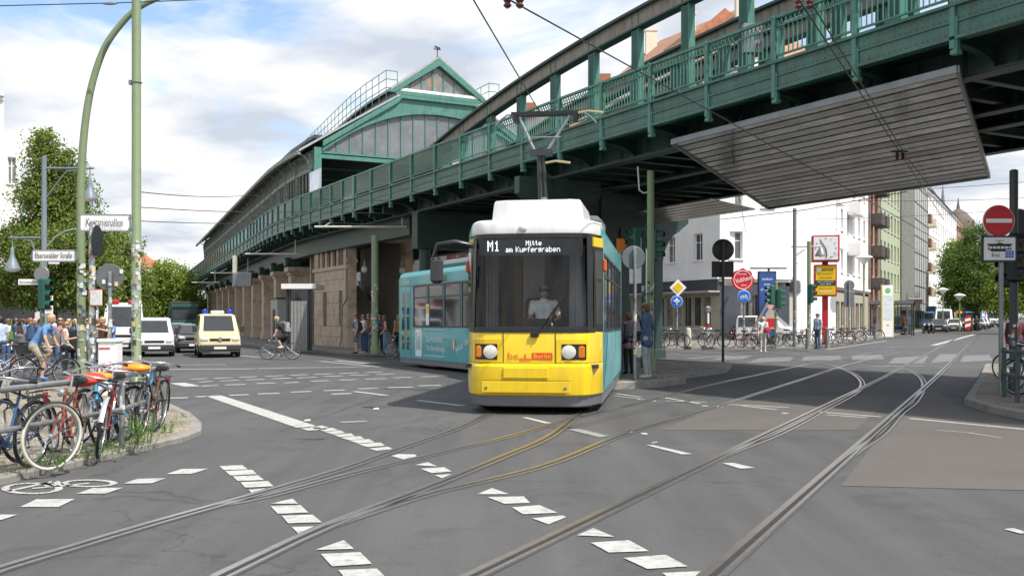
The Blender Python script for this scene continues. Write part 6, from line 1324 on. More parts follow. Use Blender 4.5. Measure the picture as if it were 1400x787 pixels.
# riders
rp = CYC.location; person('cyclist in blue shirt and khaki shorts waiting at the kerb', rp, CYC.rotation_euler[2], 'ride', BLUE, KHA, cl('blue_shoe',(.1,.2,.4)), SK, HBl, legs='short', H=1.8, vox=.018)
bag('backpack', 'dark blue backpack on the rider in the blue shirt', 'backpack', rp+V(-.33,-.02,1.1), CYC.rotation_euler[2], (.32,.2,.45), NAVY, tilt=0)
rp = RID.location; person('cyclist in black t-shirt and shorts crossing the avenue', rp, RID.rotation_euler[2], 'ride', BLK, BLK, SHW, SK, HBl, legs='short', H=1.82, vox=.018)
bag('backpack', 'black and white plaid backpack on the crossing cyclist', 'backpack', rp+V(.3,-.02,1.12), RID.rotation_euler[2], (.34,.2,.46), cl('plaid',(.3,.29,.3)))
# left crowd
CG = 'people waiting at the left corner'
def cp_(label, px, Y, rz, **k): return person(label, gp(px,Y,.0 if Y < 27 else 0), R(rz), group=CG, **k)
a = cp_('woman in white top and black trousers with grey backpack', 89, 30, -75, top=WHT, bottom=BLK, hair=HG, sleeve='none', female=True, pose='hold', H=1.62); bag('backpack', 'large grey backpack on the woman in white', 'backpack', a.location+V(-.24,-.04,.85), R(-75), (.34,.22,.5), cl('taupe',(.22,.19,.165)))
a = cp_('woman in brown top with big dark handbag at the left corner', 28, 34, -60, top=BRN, bottom=BRN, hair=HB, sleeve='long', female=True, H=1.72); bag('shoulder_bag', 'big dark handbag of the woman in brown', 'bag', a.location+V(.12,-.25,.85), R(-30), (.5,.18,.35), GRY); bag('backpack', 'bright green bag on the woman in brown', 'bag', a.location+V(-.3,-.05,.95), R(-60), (.25,.15,.35), GRN)
cp_('woman in white blouse walking beside the woman in brown', 40, 35, -60, top=WHT, bottom=GRY, hair=HG, sleeve='short', female=True, pose='walk', H=1.75)
cp_('person in pale blue shirt at the edge of the crowd', 1, 33, 60, top=LBL, bottom=JEANS, hair=HD, H=1.8)
cp_('person in navy behind the woman in brown', 20, 38, -50, top=NAVY, bottom=JEANS, hair=HD, H=1.75)
cp_('woman with long brown hair behind the grey backpack', 82, 34, -140, top=PNK, bottom=JEANS, hair=HB, long_hair=True, sleeve='short', female=True, H=1.75)
a = cp_('woman in blue top and sunglasses facing the street', 103, 34.5, 170, top=BLUE, bottom=BLK, hair=HBl, long_hair=True, sleeve='none', female=True, H=1.72); bag('shoulder_bag', 'long black bag in front of the woman in blue', 'bag', a.location+V(-.05,-.2,.55), R(10), (.4,.16,.8), BLK)
cp_('person in red top seen between the cyclist and the crowd', 49, 39, 150, top=RED, bottom=JEANS, hair=HBl, H=1.75)
cp_('man in dark shirt with folded arms behind the sign poles', 141, 33, 160, top=BRN, bottom=JEANS, hair=HBl, pose='point', H=1.78)
cp_('person in grey shirt beside the folded arms man', 153, 34, 140, top=BLUE, bottom=GRY, hair=HB, pose='point', H=1.72)
cp_('person in white further back under the tree', 74, 40, 170, top=WHT, bottom=JEANS, hair=HB, H=1.8)
cp_('person in black further back under the tree', 62, 42, 120, top=BLK, bottom=JEANS, hair=HD, H=1.8)
for px, Y, rz, tp, bt, hr, lh, lb in ((10,37,-40,WHT,JEANS,HB,True,'woman in white with long brown hair at the shop awning'),(55,37.5,-100,GRY,BLK,HD,False,'man in grey shirt behind the cyclist backpack'),(95,38,120,GRN,JEANS,HBl,True,'woman in green top behind the woman in blue'),(112,38.5,170,RED,BLK,HB,True,'woman in red half hidden by the arched lamp pole'),(120,37,150,LBL,KHA,HD,False,'man in pale blue shirt behind the sticker covered post'),(34,41,90,BLUE,JEANS,HB,False,'person in blue further back by the shop'),(84,42,-30,KHA,JEANS,HG,True,'woman in khaki far back under the big tree'),(134,40,-60,WHT,GRY,HG,False,'person in white behind the folded arms man')):
    cp_(lb, px, Y, rz, top=tp, bottom=bt, hair=hr, long_hair=lh, H=1.74, vox=.026)
# far corner
a = person('woman in white with short pale hair at the far kerb', gp(1043,46.2,.10), R(180), 'stand', WHT, cl('cream',(.55,.5,.48)), SHW, SK, HW_, sleeve='short', H=1.66, female=True); bag('shoulder_bag', 'small red shoulder bag of the woman in white at the far kerb', 'bag', a.location+V(.17,-.16,.92), R(0), (.3,.12,.24), RED)
person('man in pale shirt and jeans standing at the far traffic light', gp(1118,49.5,.13), R(120), 'stand', LBL, JEANS, SHOE, SK, HB, sleeve='short', H=1.8)
person('person in dark jacket bending by the stop shelter', gp(1196,80,.14), R(60), 'stand', BLK, GRY, SHOE, SK, HD, sleeve='long', H=1.75, vox=.03)
person('person in orange vest walking past the stop', gp(1236,90,.14), R(120), 'walk', ORG, GRY, SHOE, SK, HD, H=1.72, vox=.03)
person('man in blue jacket and khaki trousers at the stop', gp(1243,88,.14), R(150), 'stand', BLUE, KHA, SHOE, SK, HD, sleeve='long', H=1.8, vox=.03)
person('person in dark clothes crossing by the parked cars', gp(1335,108), R(150), 'walk', BRN, BLK, SHOE, SK, HD, sleeve='long', H=1.75, vox=.03)
person('person in dark red jacket and pale cap behind the right railing', gp(1388,28,.13), R(170), 'stand', cl('wine',(.12,.03,.04)), BLK, SHOE, SK, HW_, sleeve='long', H=1.72, vox=.024)
# ================================================================ street furniture
M_paper = [mat('sticker_%d'%i, c, .6, var=.25, scale=25) for i, c in enumerate([(.62,.62,.6),(.55,.55,.54),(.05,.05,.05),(.45,.14,.12),(.6,.52,.2),(.2,.28,.42),(.58,.6,.58),(.4,.46,.4),(.6,.57,.5),(.3,.3,.31),(.5,.5,.5),(.65,.65,.66),(.12,.12,.13)])]
def stickers(par, x, y, r, z0, z1, n, seed=1):
    rg = random.Random(seed)
    for i in range(n):
        a = rg.uniform(-2.9,-.2); w_ = rg.uniform(.04,.12)/r; h_ = rg.uniform(.04,.14); z = rg.uniform(z0,z1); tl = rg.uniform(-.15,.15); q = MB(); rr = r+.002+.0007*(i % 7); vs = []
        for k in range(5):
            t = a-w_/2+w_*k/4; t = min(t,.3); vs += [(x+rr*math.cos(t),y+rr*math.sin(t),z+tl*(k-2)*.04),(x+rr*math.cos(t),y+rr*math.sin(t),z+h_+tl*(k-2)*.04)]
        q.add(vs,[(2*k,2*k+2,2*k+3,2*k+1) for k in range(4)]); q.build('sticker', rg.choice(M_paper), par)
def pole(name, label, cat, px, Y, top_py, r, m, dz=.0, n=12, r1=None, base=True):
    x = (px-700)/F*Y; z0 = gz(x,Y)+dz; zt = 1.6+(HZ-top_py)/F*Y; o = thing(name, label, cat, (x,Y,z0)); q = MB()
    prof = [(r*1.35,z0),(r*1.35,z0+.35),(r,z0+.42)] if base else [(r,z0)]
    q.lathe(prof+[(r1 or r,zt),((r1 or r)*.5,zt+.02)], n, (x,Y,0)); q.build('post', m, o, 40); return o
def plate(par, c, w_, h_, m, name='sign_plate', ry=0, t=.03, edge=None, par_world=True):
    """upright plate centred at c; ry turns it about the vertical"""
    q = MB(); q.bbox(-w_/2,w_/2,-t/2,t/2,-h_/2,h_/2,.008); q.xf(Matrix.Translation(c) @ Matrix.Rotation(ry,4,'Z')); o = q.build(name, m, par)
    if edge: e = MB(); [e.box(*bx) for bx in ((-w_/2-.015,w_/2+.015,-t/2-.006,t/2+.006,h_/2-.02,h_/2+.015),(-w_/2-.015,w_/2+.015,-t/2-.006,t/2+.006,-h_/2-.015,-h_/2+.02),(-w_/2-.015,-w_/2+.02,-t/2-.006,t/2+.006,-h_/2,h_/2),(w_/2-.02,w_/2+.015,-t/2-.006,t/2+.006,-h_/2,h_/2))]; e.xf(Matrix.Translation(c) @ Matrix.Rotation(ry,4,'Z')); e.build('rim', edge, o)
    return o
def disc(par, c, r, m, name='sign_disc', ry=0, t=.025):
    q = MB(); q.lathe([(r*.97,-t/2),(r,-t/4),(r,t/4),(r*.97,t/2)],32,ax='y'); q.xf(Matrix.Translation(c) @ Matrix.Rotation(ry,4,'Z')); return q.build(name, m, par, 30)
RX = Vector((1,0,0)); UZ = Vector((0,0,1)); M_txtb = mat('black_lettering',(.02,.02,.02),.5,var=0)
# big mast with street sign
mast = pole('catenary_mast', 'tall pale green mast plastered with stickers at the corner', 'mast', 186.5, 26, -60, .125, M_polegreen, r1=.115)
stickers(mast, mast.location.x, 26, .127, .4, 3.7, 80, 2)
q = MB(); c = P(187,113,26); q.torus(.13,.012,c,'z',16,5); q.box(c.x-.2,c.x-.13,c.y-.05,c.y+.05,c.z-.06,c.z+.06); q.build('clamp', M_grey, mast)
sg = thing('street_sign', 'white Kastanienallee street name sign on the tall mast', 'street sign', P(144,316,25.85)); c = P(144,304.5,25.85)
plate(sg, c, 1.27, .42, M_white, ry=R(4), edge=M_galv); text(sg, 'Kastanienallee', .29, c+V(0,-.06,0), (math.cos(R(4)),math.sin(R(4)),0), UZ, M_txtb, width=.93)
q = MB(); [q.bar(P(176,y,25.85), P(187,y,26), .04, .03) for y in (297,312)]; q.build('bracket', M_galv, sg)
# arched lamp pole
x0 = (112-700)/F*27; al = thing('arched_lamp_pole', 'pale green lamp pole curving over in an arch', 'lamp post', (x0,27,0)); pts = [P(112,506,27),P(110.5,300,27),P(112,225,27),P(117,165,27),P(126,115,27),P(141,70,27),P(160,40,27),P(185,14,27),P(215,-2,27),P(250,-14,27)]
cr_ = []; pp_ = [pts[0]*2-pts[1]]+pts+[pts[-1]*2-pts[-2]]
for i_ in range(1, len(pp_)-2):
    a_, b_, c_, d_ = pp_[i_-1:i_+3]
    for k_ in range(5): t_ = k_/5; cr_.append(.5*((2*b_)+(c_-a_)*t_+(2*a_-5*b_+4*c_-d_)*t_*t_+(3*b_-a_-3*c_+d_)*t_**3))
cr_.append(pts[-1]); q = MB(); q.pipe(cr_, [.115-.045*i_/(len(cr_)-1) for i_ in range(len(cr_))], 12); q.lathe([(.16,0),(.16,.5),(.115,.6)],12,(pts[0].x,27,.0)); q.build('post', M_polegreen, al, 60); stickers(al, pts[0].x, 27, .122, .4, 3.2, 60, 5)
q = MB(); c = P(262,-16,27); q.ell(c,(.35,.15,.1)); q.build('lamp_head', M_grey, al, 50)
es = thing('street_sign', 'white Eberswalder Straße street name sign on the arched lamp pole', 'street sign', P(74,357,26.8)); c = P(74,349.5,26.8); plate(es, c, 1.15, .30, M_white, edge=M_galv); text(es, 'Eberswalder Straße', .22, c+V(0,-.03,0), RX, UZ, M_txtb, width=1.0); plate(es, P(74,358.5,26.8), .3, .09, M_white, 'sub_plate'); q = MB(); q.bar(P(102,349,26.8), P(111,349,27), .04, .2); q.build('bracket', M_galv, es)
# ornate double lamp
ol = pole('ornate_lamp_post', 'grey blue ornate double lamp post in front of the tree', 'lamp post', 60.5, 33, 214, .11, mat('grey_blue_paint',(.16,.2,.23),.45,var=.1), r1=.075); M_gb = MATS['grey_blue_paint']
for (xa, xb, y, lx, ly, r_) in ((57,128,230,123,262,1),(64,13,325,17,358,-1)):
    q = MB(); q.tube(P(xa,y,33), P(xb,y,33), .035); a0 = P(60.5,y+45,33); a1 = P(lx-(18*r_),y+3,33); q.pipe([a0, a0.lerp(a1,.35)+V(r_*.1,0,.32), a0.lerp(a1,.7)+V(0,0,.28), a1], .025, 6); q.tube(P(lx,y-3,33), P(lx,ly-14,33), .02); q.build('arm', M_gb, ol)
    c = P(lx,ly+10,33); q = MB(); q.lathe([(.02,.75),(.05,.7),(.06,.5),(.1,.35),(.17,.2),(.24,.05),(.25,0)],16,c); lm = q.build('lamp', M_gb, ol, 40); q = MB(); q.ell(c+V(0,0,-.0),(.23,.23,.1)); q.build('globe', M_opal, lm, 60)
q = MB(); q.pipe([P(64,338,33),P(75,325,33),P(90,316,33),P(104,313,33)],.045,8); q.build('stay', M_polegreen, ol)
# traffic lights
M_tl = mat('traffic_light_green', (.012,.085,.06), .45, var=.1); M_off = {k:mat('lens_'+k, c, .25, var=.05) for k, c in (('red',(.12,.01,.01)),('amber',(.14,.06,.005)),('green',(.01,.1,.06)))}
def signal_head(par, c, ry, s=1.0, m=None):
    Mx = Matrix.Translation(c) @ Matrix.Rotation(ry,4,'Z'); q = MB(); q.bbox(-.16*s,.16*s,-.06*s,.2*s,-.48*s,.48*s,.04*s); q.xf(Mx); h = q.build('signal_head', m or M_tl, par)
    for k, z in (('red',.31),('amber',0),('green',-.31)):
        q = MB(); q.lathe([(.105*s,-.065*s),(.08*s,-.08*s),(.02*s,-.085*s)],14,(0,0,z*s),'y'); q.xf(Mx); q.build('lens', M_off[k], h, 40); q = MB(); rings = []
        for a in np.linspace(R(-20),R(200),10): rings.append([(r_*s*math.cos(a),y*s,z*s+r_*s*math.sin(a)) for r_, y in ((.115,-.06),(.125,-.06),(.12,-.24),(.11,-.24))])
        q.loft(rings); q.xf(Mx); q.build('visor', m or M_tl, h)
    return h
tl = pole('traffic_light', 'green traffic light on a sticker covered pole before the tree', 'traffic light', 58, 31, 352, .07, M_polegreen); signal_head(tl, P(63,402,30.8), R(70)); stickers(tl, tl.location.x, 31, .074, .5, 2.3, 26, 9); disc(tl, P(57,375,30.85), .24, M_grey)
ys = thing('display_board', 'white board with yellow mark behind the left traffic light', 'sign', P(67,440,32)); plate(ys, P(67,413,32), .26, .75, M_white); q = MB(); q.torus(.09,.03,P(66.5,404,31.96),'y',18,6); q.build('ring_mark', M_yellow, ys); plate(ys, P(67,421,31.97), .18, .08, M_red, 'red_mark'); q = MB(); q.tube(P(67,428,32), gp(67,32), .05); q.build('post', M_grey, ys)
ss = thing('street_sign', 'small white street name plate beside the left traffic light', 'street sign', P(39,389,31)); plate(ss, P(40,385.5,31), .68, .18, M_white); text(ss, 'Eberswalder Straße', .11, P(40,385.5,30.98)+V(0,-.01,0), RX, UZ, M_txtb, width=.58); q = MB(); q.bar(P(53,385,31), P(57,385,31), .03, .1); q.build('bracket', M_galv, ss)
# sticker pole with turned disc, grey disc, utility box
sp_ = pole('sign_post', 'thin sticker covered post with a round sign turned edge on', 'sign post', 126, 21, 304, .062, M_galv, .13, base=False); stickers(sp_, sp_.location.x, 21, .064, .3, 3.6, 70, 12); disc(sp_, P(133,329,21.05), .33, M_dgrey, ry=R(92)); plate(sp_, P(131,407,20.9), .3, .36, M_paper[3], 'poster_board', ry=R(-8)); plate(sp_, P(131.3,407,20.87), .26, .31, M_paper[0], 'poster', ry=R(-8))
gd = pole('sign_post', 'round sign seen from its plain grey back', 'sign post', 150.5, 23.5, 372, .045, M_galv, .1, base=False); disc(gd, P(150,379,23.58), .325, mat('sign_back_grey',(.14,.15,.16),.5,.2)); stickers(gd, gd.location.x, 23.5, .047, .5, 2.5, 16, 21)
for dx, dy, i in ((-8,6,0),(9,9,4),(16,-8,0)): plate(gd, P(150+dx,379+dy,23.55), .08, .1, M_paper[i], 'sticker', ry=R(10), t=.004)
ub = thing('distribution_box', 'white distribution box with red and black graffiti between the posts', 'cabinet', gp(151,20.5,.08)); q = MB(); q.bbox(-.34,.34,-.2,.2,0,1.05,.02); q.build('box_body', M_white, ub, world=False); q = MB(); q.bbox(-.38,.38,-.24,.24,1.05,1.12,.02); q.build('lid', M_white, ub, world=False); q = MB(); q.box(-.3,.1,-.21,-.2,.92,.95); q.build('stripe', M_red, ub, world=False)
for x, z, w_, h_, m_ in ((.05,.62,.2,.12,M_red),(.06,.42,.18,.14,M_red),(.07,.55,.16,.05,M_black),(.05,.33,.2,.06,M_black),(-.2,.5,.12,.3,M_grey)): q = MB(); q.prism([(x-w_/2,-.204,z-h_/2),(x+w_/2,-.204,z-h_/2+.03),(x+w_/2-.02,-.204,z+h_/2),(x-w_/2+.03,-.204,z+h_/2-.03)],(0,.003,0)); q.build('graffiti', m_, ub, world=False)
ub.scale = (.56,.8,1.05)
# corner railing
RG_ = [(-5.55,4.2),(-5.2,6.9),(-5.0,9.46),(-4.74,12.1),(-5.0,13.9)]
rl = thing('railing', 'grey tubular two bar railing holding the bicycles', 'railing', (-4.93,9.46,.13))
for z, rr in ((.94,.032),(.54,.028)): q = MB(); q.pipe([(x,y,z) for x, y in RG_]+([(-4.98,13.9,z)] if 0 else []), rr, 10); q.build('rail', M_galv, rl, 50)
for x, y in RG_+[(-5.1,8.2)]: q = MB(); q.tube((x,y,.06),(x,y,.95),.034,n=10); q.ell((x,y,.955),(.036,.036,.025),10,6); q.build('railing_post', M_galv, rl, 50)
stickers(rl, -4.74, 12.1, .035, .45, .85, 5, 31)
q = MB(); q.torus(.1,.012,(-4.95,13.6,.85),'x',16,5); q.pipe([(-4.9,13.3,.94),(-4.86,13.3,.7),(-4.9,13.35,.5)],.014,6); tag(q.build('cable_lock', paint('lightblue',(.05,.30,.52))), 'light blue cable lock wound round the railing end', 'bike lock')
# right railing and no entry sign
rr_ = thing('railing', 'dark green two bar railing on the right kerb', 'railing', (9.1,18.1,.13)); M_rg = mat('dark_green_railing',(.05,.075,.07),.5,var=.15)
RP = [gp(1373,19.6),gp(1391,18.2),V(9.15,15.2,0)]
for z in (1.02,.58): q = MB(); q.pipe([(p.x,p.y,z+.02) for p in [gp(1370,20.5)]+RP],.032,10); q.build('rail', M_rg, rr_, 50)
for p in RP: q = MB(); q.tube((p.x,p.y,.12),(p.x,p.y,1.1),.042,n=10); [q.lathe([(.052,z-.03),(.055,z),(.052,z+.03)],10,(p.x,p.y,0)) for z in (.6,1.04)]; q.build('railing_post', M_rg, rr_, 50)
ne = pole('sign_post', 'red no entry sign above a tram plate on a grey post', 'traffic sign', 1368.5, 20.2, 288, .045, M_grey, .13, base=False)
c = P(1365,302,20.12); disc(ne, c, .325, M_white); disc(ne, c+V(0,-.012,0), .312, M_red); plate(ne, c+V(0,-.03,0), .52, .085, M_white, 'bar')
c = P(1366,340,20.12); tp = plate(ne, c, .68, .50, M_white, 'tram_plate', edge=M_dgrey)
q = MB(); Z0 = c+V(0,-.02,0); 
def tbox(x, X, z, Z): q.box(Z0.x+x,Z0.x+X,Z0.y-.004,Z0.y,Z0.z+z,Z0.z+Z)
tbox(-.22,.22,.05,.075); tbox(-.24,.24,-.02,0); [tbox(x,x+.012,0,.05) for x in (-.23,-.15,-.07,.01,.09,.17,.22)]; tbox(-.25,.25,.075,.10); tbox(-.06,.06,.10,.115); tbox(-.005,.005,.115,.16); tbox(-.09,.09,.16,.168); tbox(-.18,.12,-.055,-.02)
q.build('tram_symbol', M_txtb, ne); text(ne, 'frei', .12, Z0+V(-.08,0,-.13), RX, UZ, M_txtb)
for i in range(9): plate(ne, Z0+V(.14+.06*(i%3),-.003,-.16+.05*(i//3)), .05, .04, M_blue, 'sticker', t=.004)
dp = pole('traffic_light', 'black traffic light on a dark post behind the no entry sign', 'traffic light', 1386, 21, 233, .085, M_dgrey, .13); signal_head(dp, P(1394,352,20.85), R(20), 1.05, M_black); signal_head(dp, P(1376,362,21.3), R(-60), 1.0, M_black); disc(dp, P(1394,305,21.2), .3, M_dgrey); stickers(dp, dp.location.x, 21, .088, .4, 1.6, 14, 41)
# under the bridge
p5 = pole('catenary_mast', 'green mast with stickers beside the station stairs', 'mast', 512.5, 44.2, 322, .15, M_polegreen, .13); stickers(p5, p5.location.x, 44.2, .155, .4, 3.2, 34, 51)
p6 = pole('catenary_mast', 'olive green mast rising to the viaduct behind the man in the blazer', 'mast', 889.5, 28.5, 234, .1, M_polegreen, .17); stickers(p6, p6.location.x, 28.5, .105, .5, 3.0, 20, 52)
q = MB(); q.pipe([P(889,262,28.5),P(880,264,28.5),P(874,260,28.5),P(872,228,28.5)],.025,6); q.build('insulated_arm', M_arm, p6)
p7 = pole('sign_post', 'thin grey post with a round sign back beside the man in the blazer', 'sign post', 868, 24.6, 338, .042, M_galv, .17, base=False); disc(p7, P(866,352,24.68), .29, mat('sign_back_grey',(.14,.15,.16),.5,.2)); stickers(p7, p7.location.x, 24.6, .044, .5, 2.2, 14, 53)
tl2 = pole('traffic_light', 'dark green traffic light beneath the viaduct next to the olive mast', 'traffic light', 880, 31, 312, .07, M_tl, .17); signal_head(tl2, P(866,332,30.8), R(-70), 1.0); signal_head(tl2, P(898,335,30.9), R(60), 1.0); q = MB(); q.bar(P(862,318,31), P(902,318,31), .05, .05); q.build('crossarm', M_tl, tl2); stickers(tl2, tl2.location.x, 31, .073, .4, 2.8, 22, 54)
og = thing('direction_sign', 'orange direction sign showing over the tram roof', 'sign', P(850,345,32)); q = MB(); q.prism([P(843,326,32),P(852,326,32),P(858,333,32),P(852,344,32),P(843,344,32)],(0,.03,0)); q.build('sign_plate', M_orange, og); q = MB(); q.tube(P(848,344,32.05), gp(848,32.05,.17), .04); q.build('post', M_galv, og)
p8 = pole('sign_post', 'dark post carrying a black disc and plate on the island tip', 'sign post', 988.5, 36.2, 330, .05, M_dgrey, .1, base=False); disc(p8, P(988.5,341.5,36.28), .40, M_dgrey); plate(p8, P(988,368,36.28), .80, .58, M_dgrey)
# far corner signs
def far_pole(label, px, Y, top, r, m, dz=.14, cat='sign post', name='sign_post', st=0): o = pole(name, label, cat, px, Y, top, r, m, dz, 8, base=False); (stickers(o, o.location.x, Y, r+.003, .4, 2.4, st, int(px)) if st else None); return o
o = far_pole('post with yellow priority diamond and blue arrow disc', 925.5, 52, 384, .05, M_galv, st=10); c = P(927,393,51.9); q = MB(); s_ = .42; [ (q.prism([c+V(-k,0,0),c+V(0,0,-k),c+V(k,0,0),c+V(0,0,k)],(0,.02,0)), q.build('diamond', m_, o), globals().__setitem__('q', MB()), globals().__setitem__('c', c+V(0,-.022,0))) for k, m_ in ((.44,M_white),(.28,M_yellow)) ]
c = P(925,412,51.9); disc(o, c, .31, M_white); disc(o, c+V(0,-.015,0), .29, M_blue); q = MB(); q.bar(c+V(0,-.035,-.17), c+V(0,-.035,.1), .05, .05); q.prism([c+V(-.1,-.035,.06),c+V(.1,-.035,.06),c+V(0,-.035,.2)],(0,.01,0)); q.bar(c+V(0,-.035,-.05), c+V(.17,-.035,.05), .05, .05); q.bar(c+V(0,-.035,-.05), c+V(-.17,-.035,.05), .05, .05); q.build('arrow', M_white, o)
o = far_pole('post with round blue bicycle sign before the white house', 1017, 52, 396, .05, M_galv, st=10); c = P(1017,405,51.9); disc(o, c, .33, M_white); disc(o, c+V(0,-.015,0), .31, M_blue); q = MB(); [q.torus(.075,.014,c+V(x,-.035,-.06),'y',16,5) for x in (-.12,.12)]; [q.bar(c+V(x0_,-.035,z0_), c+V(x1_,-.035,z1_), .02, .02) for x0_, z0_, x1_, z1_ in ((-.12,-.06,-.04,.06),(-.04,.06,.1,.06),(.1,.06,0,-.06),(0,-.06,-.04,.06),(.12,-.06,.09,.12))]; q.build('bicycle_symbol', M_white, o)
rb = thing('badge_sign', 'round red badge sign with white script on the corner house', 'shop sign', P(1015.5,397,66.3)); c = P(1015.5,382.5,66.3); q = MB()
q.prism([c+V((.74+.045*math.cos(8*a))*math.cos(a),0,(.74+.045*math.cos(8*a))*math.sin(a)) for a in np.linspace(0,2*math.pi,65)[:-1]],(0,.12,0)); q.build('badge', M_red, rb); q = MB(); q.torus(.60,.022,c+V(0,-.02,0),'y',32,5); q.build('ring', M_white, rb)
text(rb, 'Volkhaus', .42, c+V(0,-.03,.02), (1,0,.28), (-.28,0,1), M_white, width=1.02, shear=.25); text(rb, 'SINCE KIEZ', .12, c+V(-.05,-.03,.38), RX, UZ, M_white, width=.6); text(rb, 'BERLIN', .12, c+V(.08,-.03,-.36), RX, UZ, M_white, width=.36)
q = MB(); q.bar(c+V(0,.12,0), c+V(0,1.4,0), .1, .1); q.build('bracket', M_dgrey, rb)
pmt = far_pole('pale parking meter with a red band on its post', 968, 53, 424, .06, M_white, cat='parking meter', name='parking_meter'); q = MB(); c = P(968,424,53); q.bbox(c.x-.15,c.x+.15,52.9,53.15,c.z-.12,c.z+.22,.06); q.build('meter_head', M_grey, pmt); q = MB(); c = P(968,445,53); q.lathe([(.066,-.12),(.066,.12)],10,c); q.build('band', M_red, pmt)
bo = thing('bollard', 'short pale stone bollard by the shop front', 'bollard', G(941,474,.14)); q = MB(); q.lathe([(.17,0),(.16,.85),(.13,.98),(.05,1.03)],14); q.build('shaft', mat('pale_stone',(.5,.47,.4),.8), bo, 40, world=False); q = MB(); q.lathe([(.2,0),(.2,.06)],14); q.build('foot', M_kerb, bo, world=False)
bs = thing('bicycle_stand', 'plain metal bicycle stand below the blue arrow sign', 'bike stand', G(922,478,.14)); q = MB(); q.pipe([(-.5,0,0),(-.5,0,.75),(-.4,0,.85),(.4,0,.85),(.5,0,.75),(.5,0,0)],.03,8); q.build('hoop', M_dgrey, bs, world=False); q = MB(); q.tube((-.5,0,.45),(.5,0,.45),.02); q.build('crossbar', M_dgrey, bs, world=False)
# blue advertising column with portrait poster
ad = thing('advertising_pillar', 'tall blue advertising pillar with a portrait poster', 'advert', gp(1048.5,57,.14)); s_ = 57/F
q = MB(); q.bbox(-.52,.52,-.12,.12,.0,4.2,.03); q.build('frame', M_dgrey, ad, world=False); q = MB(); q.box(-.47,.47,-.14,-.122,.5,4.1); q.build('poster', mat('poster_blue',(.03,.08,.28),.4,var=.25,scale=.8), ad, world=False)
M_face = mat('poster_skin',(.55,.35,.27),.6); q = MB(); q.prism([(.15+.2*math.cos(a),-.144,2.3+.3*math.sin(a)) for a in np.linspace(0,6.28,17)[:-1]],(0,.003,0)); q.build('portrait', M_face, ad, world=False); q = MB(); q.prism([(-.1,-.146,2.5),(.4,-.146,2.55),(.42,-.146,2.9),(.0,-.146,2.85)],(0,.003,0)); q.build('hat', M_black, ad, world=False); q = MB(); q.prism([(-.3,-.143,.9),(.42,-.143,.9),(.38,-.143,1.95),(.1,-.143,2.05),(-.1,-.143,1.8)],(0,.003,0)); q.build('coat', mat('poster_coat',(.4,.33,.26),.6), ad, world=False); q = MB(); q.box(-.05,.45,-.148,-.144,1.0,1.5); q.build('red_panel', M_red, ad, world=False)
for i, t_ in enumerate(('stadium','tram','or Bernd')): text(ad, t_, .22, (-.02,-.142,3.75-i*.3), RX, UZ, M_white, world=False, width=(.6,.35,.75)[i])
q = MB(); q.bar((.1,0,4.2),(.1,0,4.35),.1,.1); q.box(-.95,1.1,-.15,.15,4.33,4.4); q.build('roof', M_dgrey, ad, world=False)
q = MB(); q.bar((-1.35,-.6,0.05),(.2,-.35,2.9),.14,.12); tag(q.build('leaning_beam', mat('old_timber',(.2,.17,.14),.8), None, world=True), 'old timber beam leaning on the advertising pillar', 'beam'); bpy.data.objects['leaning_beam'].location = ad.location
tl3 = far_pole('traffic light with two heads facing along the far corner', 1061, 50, 385, .08, M_polegreen, cat='traffic light', name='traffic_light', st=24); signal_head(tl3, P(1053,403,49.9), R(-75)); signal_head(tl3, P(1067,408,49.9), R(75), 1.0, M_tl)
lp = far_pole('tall grey lamp post wrapped in stickers before the shop', 1086.5, 52, 285, .1, M_grey, cat='lamp post', name='lamp_post', st=20); q = MB(); q.tube(P(1082,337,52), P(1122,337,52), .04); q.tube(P(1087,350,52), P(1100,341,52), .03); q.build('arm', M_grey, lp); q = MB(); c = P(1122,350,52); q.lathe([(.03,.5),(.1,.4),(.3,.05),(.3,0)],12,c); q.tube(c+V(0,0,.45), P(1122,337,52), .02); q.build('lamp', M_grey, lp, 40)
tl4 = far_pole('green mast with a traffic light beside the clock column', 1106, 50.5, 330, .1, M_polegreen, cat='traffic light', name='traffic_light', st=20); signal_head(tl4, P(1110,401,50.3), R(60)); q = MB(); q.bar(P(1106,395,50.5), P(1110,395,50.3), .04, .04); q.build('arm', M_tl, tl4)
for px, Y, lb in ((1104,50.2,'grey green bollard left of the man in the pale shirt'),(1131,51,'grey green bollard right of the man in the pale shirt')):
    bo = thing('bollard', lb, 'bollard', gp(px,Y,.13)); q = MB(); q.lathe([(.11,0),(.1,.9),(.12,.92),(.11,1.0),(.03,1.05)],12); q.build('shaft', M_grey, bo, 40, world=False); q = MB(); q.lathe([(.14,0),(.14,.08)],12); q.build('foot', M_kerb, bo, world=False)
# clock column
ck = thing('clock_column', 'red framed street clock over a yellow advertising box', 'street clock', gp(1128,57,.14)); rz_ = R(-14)
q = MB(); q.bbox(-.16,.16,-.16,.16,0,5.6,.03); q.xf(Matrix.Rotation(rz_,4,'Z')); q.build('post', M_red, ck, world=False)
def ckb(x0,x1,y0,y1,z0,z1,m,nm,par=ck,b=.02): q = MB(); q.bbox(x0,x1,y0,y1,z0,z1,b); q.xf(Matrix.Rotation(rz_,4,'Z')); return q.build(nm, m, par, world=False)
ab = ckb(-.62,.62,-.4,.4,2.75,4.55,M_red,'advert_box'); ckb(-.54,.54,-.42,-.4,2.83,4.47,M_yellow,'advert_face',ab,.004); ckb(-.54,.54,-.43,-.42,3.35,3.65,M_dgrey,'advert_band',ab,.002); ckb(-.46,-.26,-.43,-.42,4.15,4.35,M_white,'advert_mark',ab,.002)
rv = Matrix.Rotation(rz_,3,'Z') @ RX
